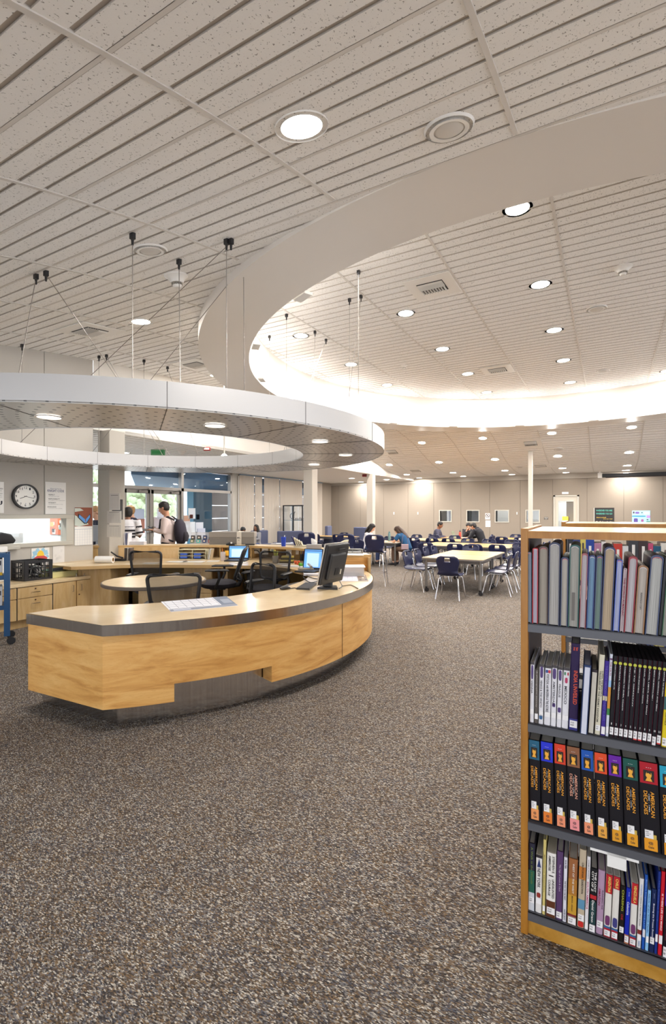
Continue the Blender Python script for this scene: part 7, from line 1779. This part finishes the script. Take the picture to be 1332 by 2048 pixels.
b4(272, 356, 292, 'white spine book titled UNDAUNTED COURAGE', '#e2ded8', [('STEPHEN E.', (.04, .31), .24, .72, '#241f22'), ('AMBROSE', (.04, .28), .24, .32, '#241f22'), ('|', (.345, .36), .5, .5, '#241f22'), ('UNDAUNTED', (.40, .70), .24, .72, '#241f22'), ('COURAGE', (.42, .67), .24, .32, '#241f22')], lean=1.0, bands=[(0, .25, '#5a3018')], callz=(.05, .15))
b4(358, 416, 278, 'purple spine book about an expedition saga', '#543a62', [('The Saga of Lewis & Clark', (.18, .58), .3, .5, '#b9a8bc')], lean=1.2, callz=(.03, .12))
b4(419, 453, 328, 'narrow white spine book with grey block letters', '#d6d4dd', [('WATER', (.03, .17), .5, .5, '#3a3a42'), ('THE WAY TO THE WEST', (.36, .66), .5, .5, '#3a3a42'), ('WATER CROFT', (.8, .97), .5, .5, '#3a3a42')], lean=1.3, callz=None)
b4(459, 541, 342, 'brown and golden spine book titled WEST OF THE WEST', '#96603a', [('WEST OF THE WEST', (.06, .52), .2, .55, '#e2dcd0'), ('MARK ARAX', (.56, .80), .16, .5, '#4a3420')], lean=1.5, bands=[(.45, .7, '#a8702a'), (.16, .45, '#c0922e'), (.125, .15, '#7a2028'), (0, .125, '#8a7a6a')], callz=(.01, .11))
t, w, h = b4(547, 611, 258, 'beige spine book with desert photograph and red dot', '#b8a890', [('CALIFORNIA TEARDOWN', (.16, .56), .3, .55, '#1f1a1a')], lean=1.8, bands=[(.62, .78, '#b8702a'), (.24, .36, '#5a8aa8')], callz=(.09, .17)); deco(t, w, h, [('red_dot', .01, .08, .1, .9, '#c02420')])
b4(613, 646, 318, 'slim white spine book SOUTH AMERICA in crimson letters', '#dcd8da', [('SOUTH AMERICA', (.34, .72), .55, .45, '#b0205a'), ('LONELY ROADS', (.04, .3), .3, .5, '#3a3a42')], lean=2, callz=(.02, .1), mark=False)
b4(648, 709, 425, 'black spine book THE LOST CITY OF Z in white italics', '#16161a', [('THE LOST', (.04, .36), .3, .72, '#eeeae6'), ('CITY OF Z', (.04, .36), .3, .3, '#eeeae6'), ('David Grann', (.5, .85), .36, .5, '#eeeae6')], lean=2.2, bands=[(.52, .58, '#b8202a'), (.12, .48, '#18383a')], callz=(.0, .11))
b4(712, 776, 440, 'mauve spine book titled AMAZON', '#a88aa4', [('AMAZON', (.28, .55), .3, .3, '#8a1f4a'), ('RUNNING THE', (.3, .6), .2, .75, '#4a3a4a')], lean=2.2, callz=(.11, .21))
for (a, b, yt, ttl, th_) in ((779, 841, 474, 'ARGENTINA', .30), (845, 906, 494, 'CHILE', .2), (1006, 1066, 552, 'VENEZUELA', .33)):
    t, w, h = b4(a, b, yt, 'white and red spine guide titled %s' % ttl, '#d9d4cc', [(ttl, (.03, th_ - .02), .42, .55, '#ecd86a')], lean=2.4, bands=[(1 - th_, 1, '#b01a26'), (.0, .14, '#a01a2a'), (.14, .17, '#2a5a8a')], callz=(.02, .11)); deco(t, w, h, [('folk_figure', .19, .34, .15, .85, '#6a3060' if ttl != 'CHILE' else '#3a3a78')])
b4(911, 957, 578, 'black spine book with yellow and red title CHASING CHE', '#1a1512', [('CHASING', (.06, .44), .4, .5, '#b8bc3a'), ('CHE', (.5, .6), .4, .5, '#b8202a')], lean=2.4, callz=(.17, .27))
b4(960, 1003, 596, 'royal blue spine guide titled Colombia', '#1426a4', [('Colombia', (.24, .48), .5, .5, '#d8dcf0'), ('lonely', (.06, .14), .25, .6, '#b8c0e8')], lean=2.5, bands=[(0, .16, '#a86a4a')], callz=(.03, .14))
b4(1072, 1112, 510, 'narrow white spine book with red and blue marks', '#dad7d4', [('CATHEDRALS', (.08, .25), .3, .5, '#4a7ac0'), ('SURVIVORS OF THE BOTTOM OF THE WORLD', (.26, .68), .3, .5, '#3a3a44'), ('NORTH', (.9, .97), .4, .5, '#3a6ab0')], lean=2.4, bands=[(.2, .26, '#7a2a24')], callz=(.12, .19), mark=False)
b4(1116, 1144, 475, 'mid blue spine book with pale blue letters', '#1c4fa4', [('Barbara Kingdom', (.06, .4), .4, .5, '#8ab0e8'), ('BLUE LATITUDES', (.5, .84), .4, .5, '#6a9ae0')], lean=2.4, callz=(.17, .27), mark=False)
b4(1147, 1178, 615, 'thin light blue spine book', '#86b8e0', [('Islands of the South Pacific', (.05, .7), .4, .5, '#2a4a8a')], lean=2.4, callz=(.14, .24), mark=False)
b4(1182, 1227, 605, 'navy spine book titled Braving the Frozen Frontier', '#14234e', [('Braving the Frozen Frontier', (.22, .8), .4, .5, '#e2dfe8'), ('Johnson', (.06, .14), .25, .5, '#8a90b0')], lean=2.4, callz=(.14, .24))
b4(1229, 1256, 445, 'deep blue spine book between the navy and the red ones', '#1a2f7c', [('The Endurance Story', (.1, .6), .3, .5, '#5a70b8')], lean=2.4, callz=(.15, .24), mark=False)
b4(1259, 1297, 448, 'red spine book titled IS THERE LIFE ON MARS?', '#c01426', [('IS THERE LIFE ON MARS?', (.26, .70), .42, .5, '#eee6e2')], lean=2.3, callz=(.14, .24), mark=False)
b4(1300, 1345, 452, 'purple and black spine book at the right picture edge', '#15101a', [('LIFE OUT THERE', (.5, .8), .3, .5, '#6a2a3a')], lean=2.2, bands=[(.6, 1, '#4a1a9a')], callz=(.0, .12))
b4(1350, 1425, 470, 'plain teal spine book beyond the purple one', '#2a5a60', None, lean=2)
# white bookend and shelf label holder
p = bw(sx(1228), .05); t = thing('bookend', 'white plastic shelf label holder hanging above the bottom shelf books', 'label holder', (p[0], p[1], SH[2] - .03), BA)
M().use(WHITEP).b(-.07, .07, -.045, -.043, -.012, 0).b(-.02, .035, -.045, -.043, -.05, 0).out('holder_plate', parent=t)
# ---- second bookcase behind with its row of spines
b2o = uv(1.40, 2.99)
bookcase('second honey maple bookcase standing behind the nearest one', b2o, [1.09, .74, .39, .084], 1.435, 1.6)
rnd = random.Random(21); x = .035
cols_ = ['#23252e', '#2c3a70', '#d0c060', '#1c3f96', '#b07a9a', '#e0dcd8', '#1b2c5c', '#c23a2c', '#dfe0e2', '#38393f', '#3a2a2c', '#c04a72', '#1f5878', '#e2dcd2', '#2648a8', '#7a4a9a', '#b8c040', '#a8262a', '#e6e2de', '#2a3c86', '#e0d8d8', '#d2ccc2', '#1f2c58', '#8a2f50', '#e2dccc', '#3c6a52', '#c9b23c', '#2a2c34']
cn_ = ['charcoal', 'dusky blue', 'pale yellow', 'cobalt', 'pink', 'white', 'navy', 'red', 'off-white', 'dark grey', 'black-brown', 'magenta', 'petrol', 'cream', 'royal blue', 'violet', 'lime', 'dark red', 'chalk white', 'indigo', 'light grey', 'bone', 'midnight blue', 'plum', 'ivory', 'moss green', 'mustard', 'slate']
for i in range(28):
    w = rnd.uniform(.024, .05); h = rnd.uniform(.21, .28)
    p = (b2o[0] + x * math.cos(BA) + .0 * 0, b2o[1] + x * math.sin(BA) + .01)
    t = thing('book', '%s spine book on the top shelf of the farther bookcase' % cn_[i], 'book', (p[0], p[1], 1.0908), BA, 'books on the farther bookcase')
    M().use(mat(cols_[i], .5)).b(0, w - .001, 0, .18, 0, h).out('cover', parent=t)
    M().use(PAGE).b(.003, w - .004, .006, .176, h - .001, h + .0004).out('pages', parent=t)
    M().use(mat('#ece8e4' if sum(s2l(cols_[i])[:3]) < 1 else '#3a3440', .5)).b(w * .35, w * .65, -.0008, 0, h * .35, h * .85).out('title_strip', parent=t)
    x += w
    if x > 1.05: break
for r_, (z_, a0_) in enumerate(((.7408, 0), (.3908, 9))):
    x = .40
    for i in range(14):
        j = (i + a0_) % 28; w = rnd.uniform(.03, .05); h = rnd.uniform(.2, .27)
        if x + w > .95: break
        p = (b2o[0] + x * math.cos(BA), b2o[1] + x * math.sin(BA) + .01)
        t = thing('book', '%s spine book low on the farther bookcase, %s shelf, %s' % (cn_[j], ['second', 'third'][r_], ORD[i]), 'book', (p[0], p[1], z_), BA, 'books low on the farther bookcase')
        M().use(mat(cols_[j], .5)).b(0, w - .001, 0, .18, 0, h).out('cover', parent=t); M().use(PAGE).b(.003, w - .004, .006, .176, h - .001, h + .0004).out('pages', parent=t); x += w
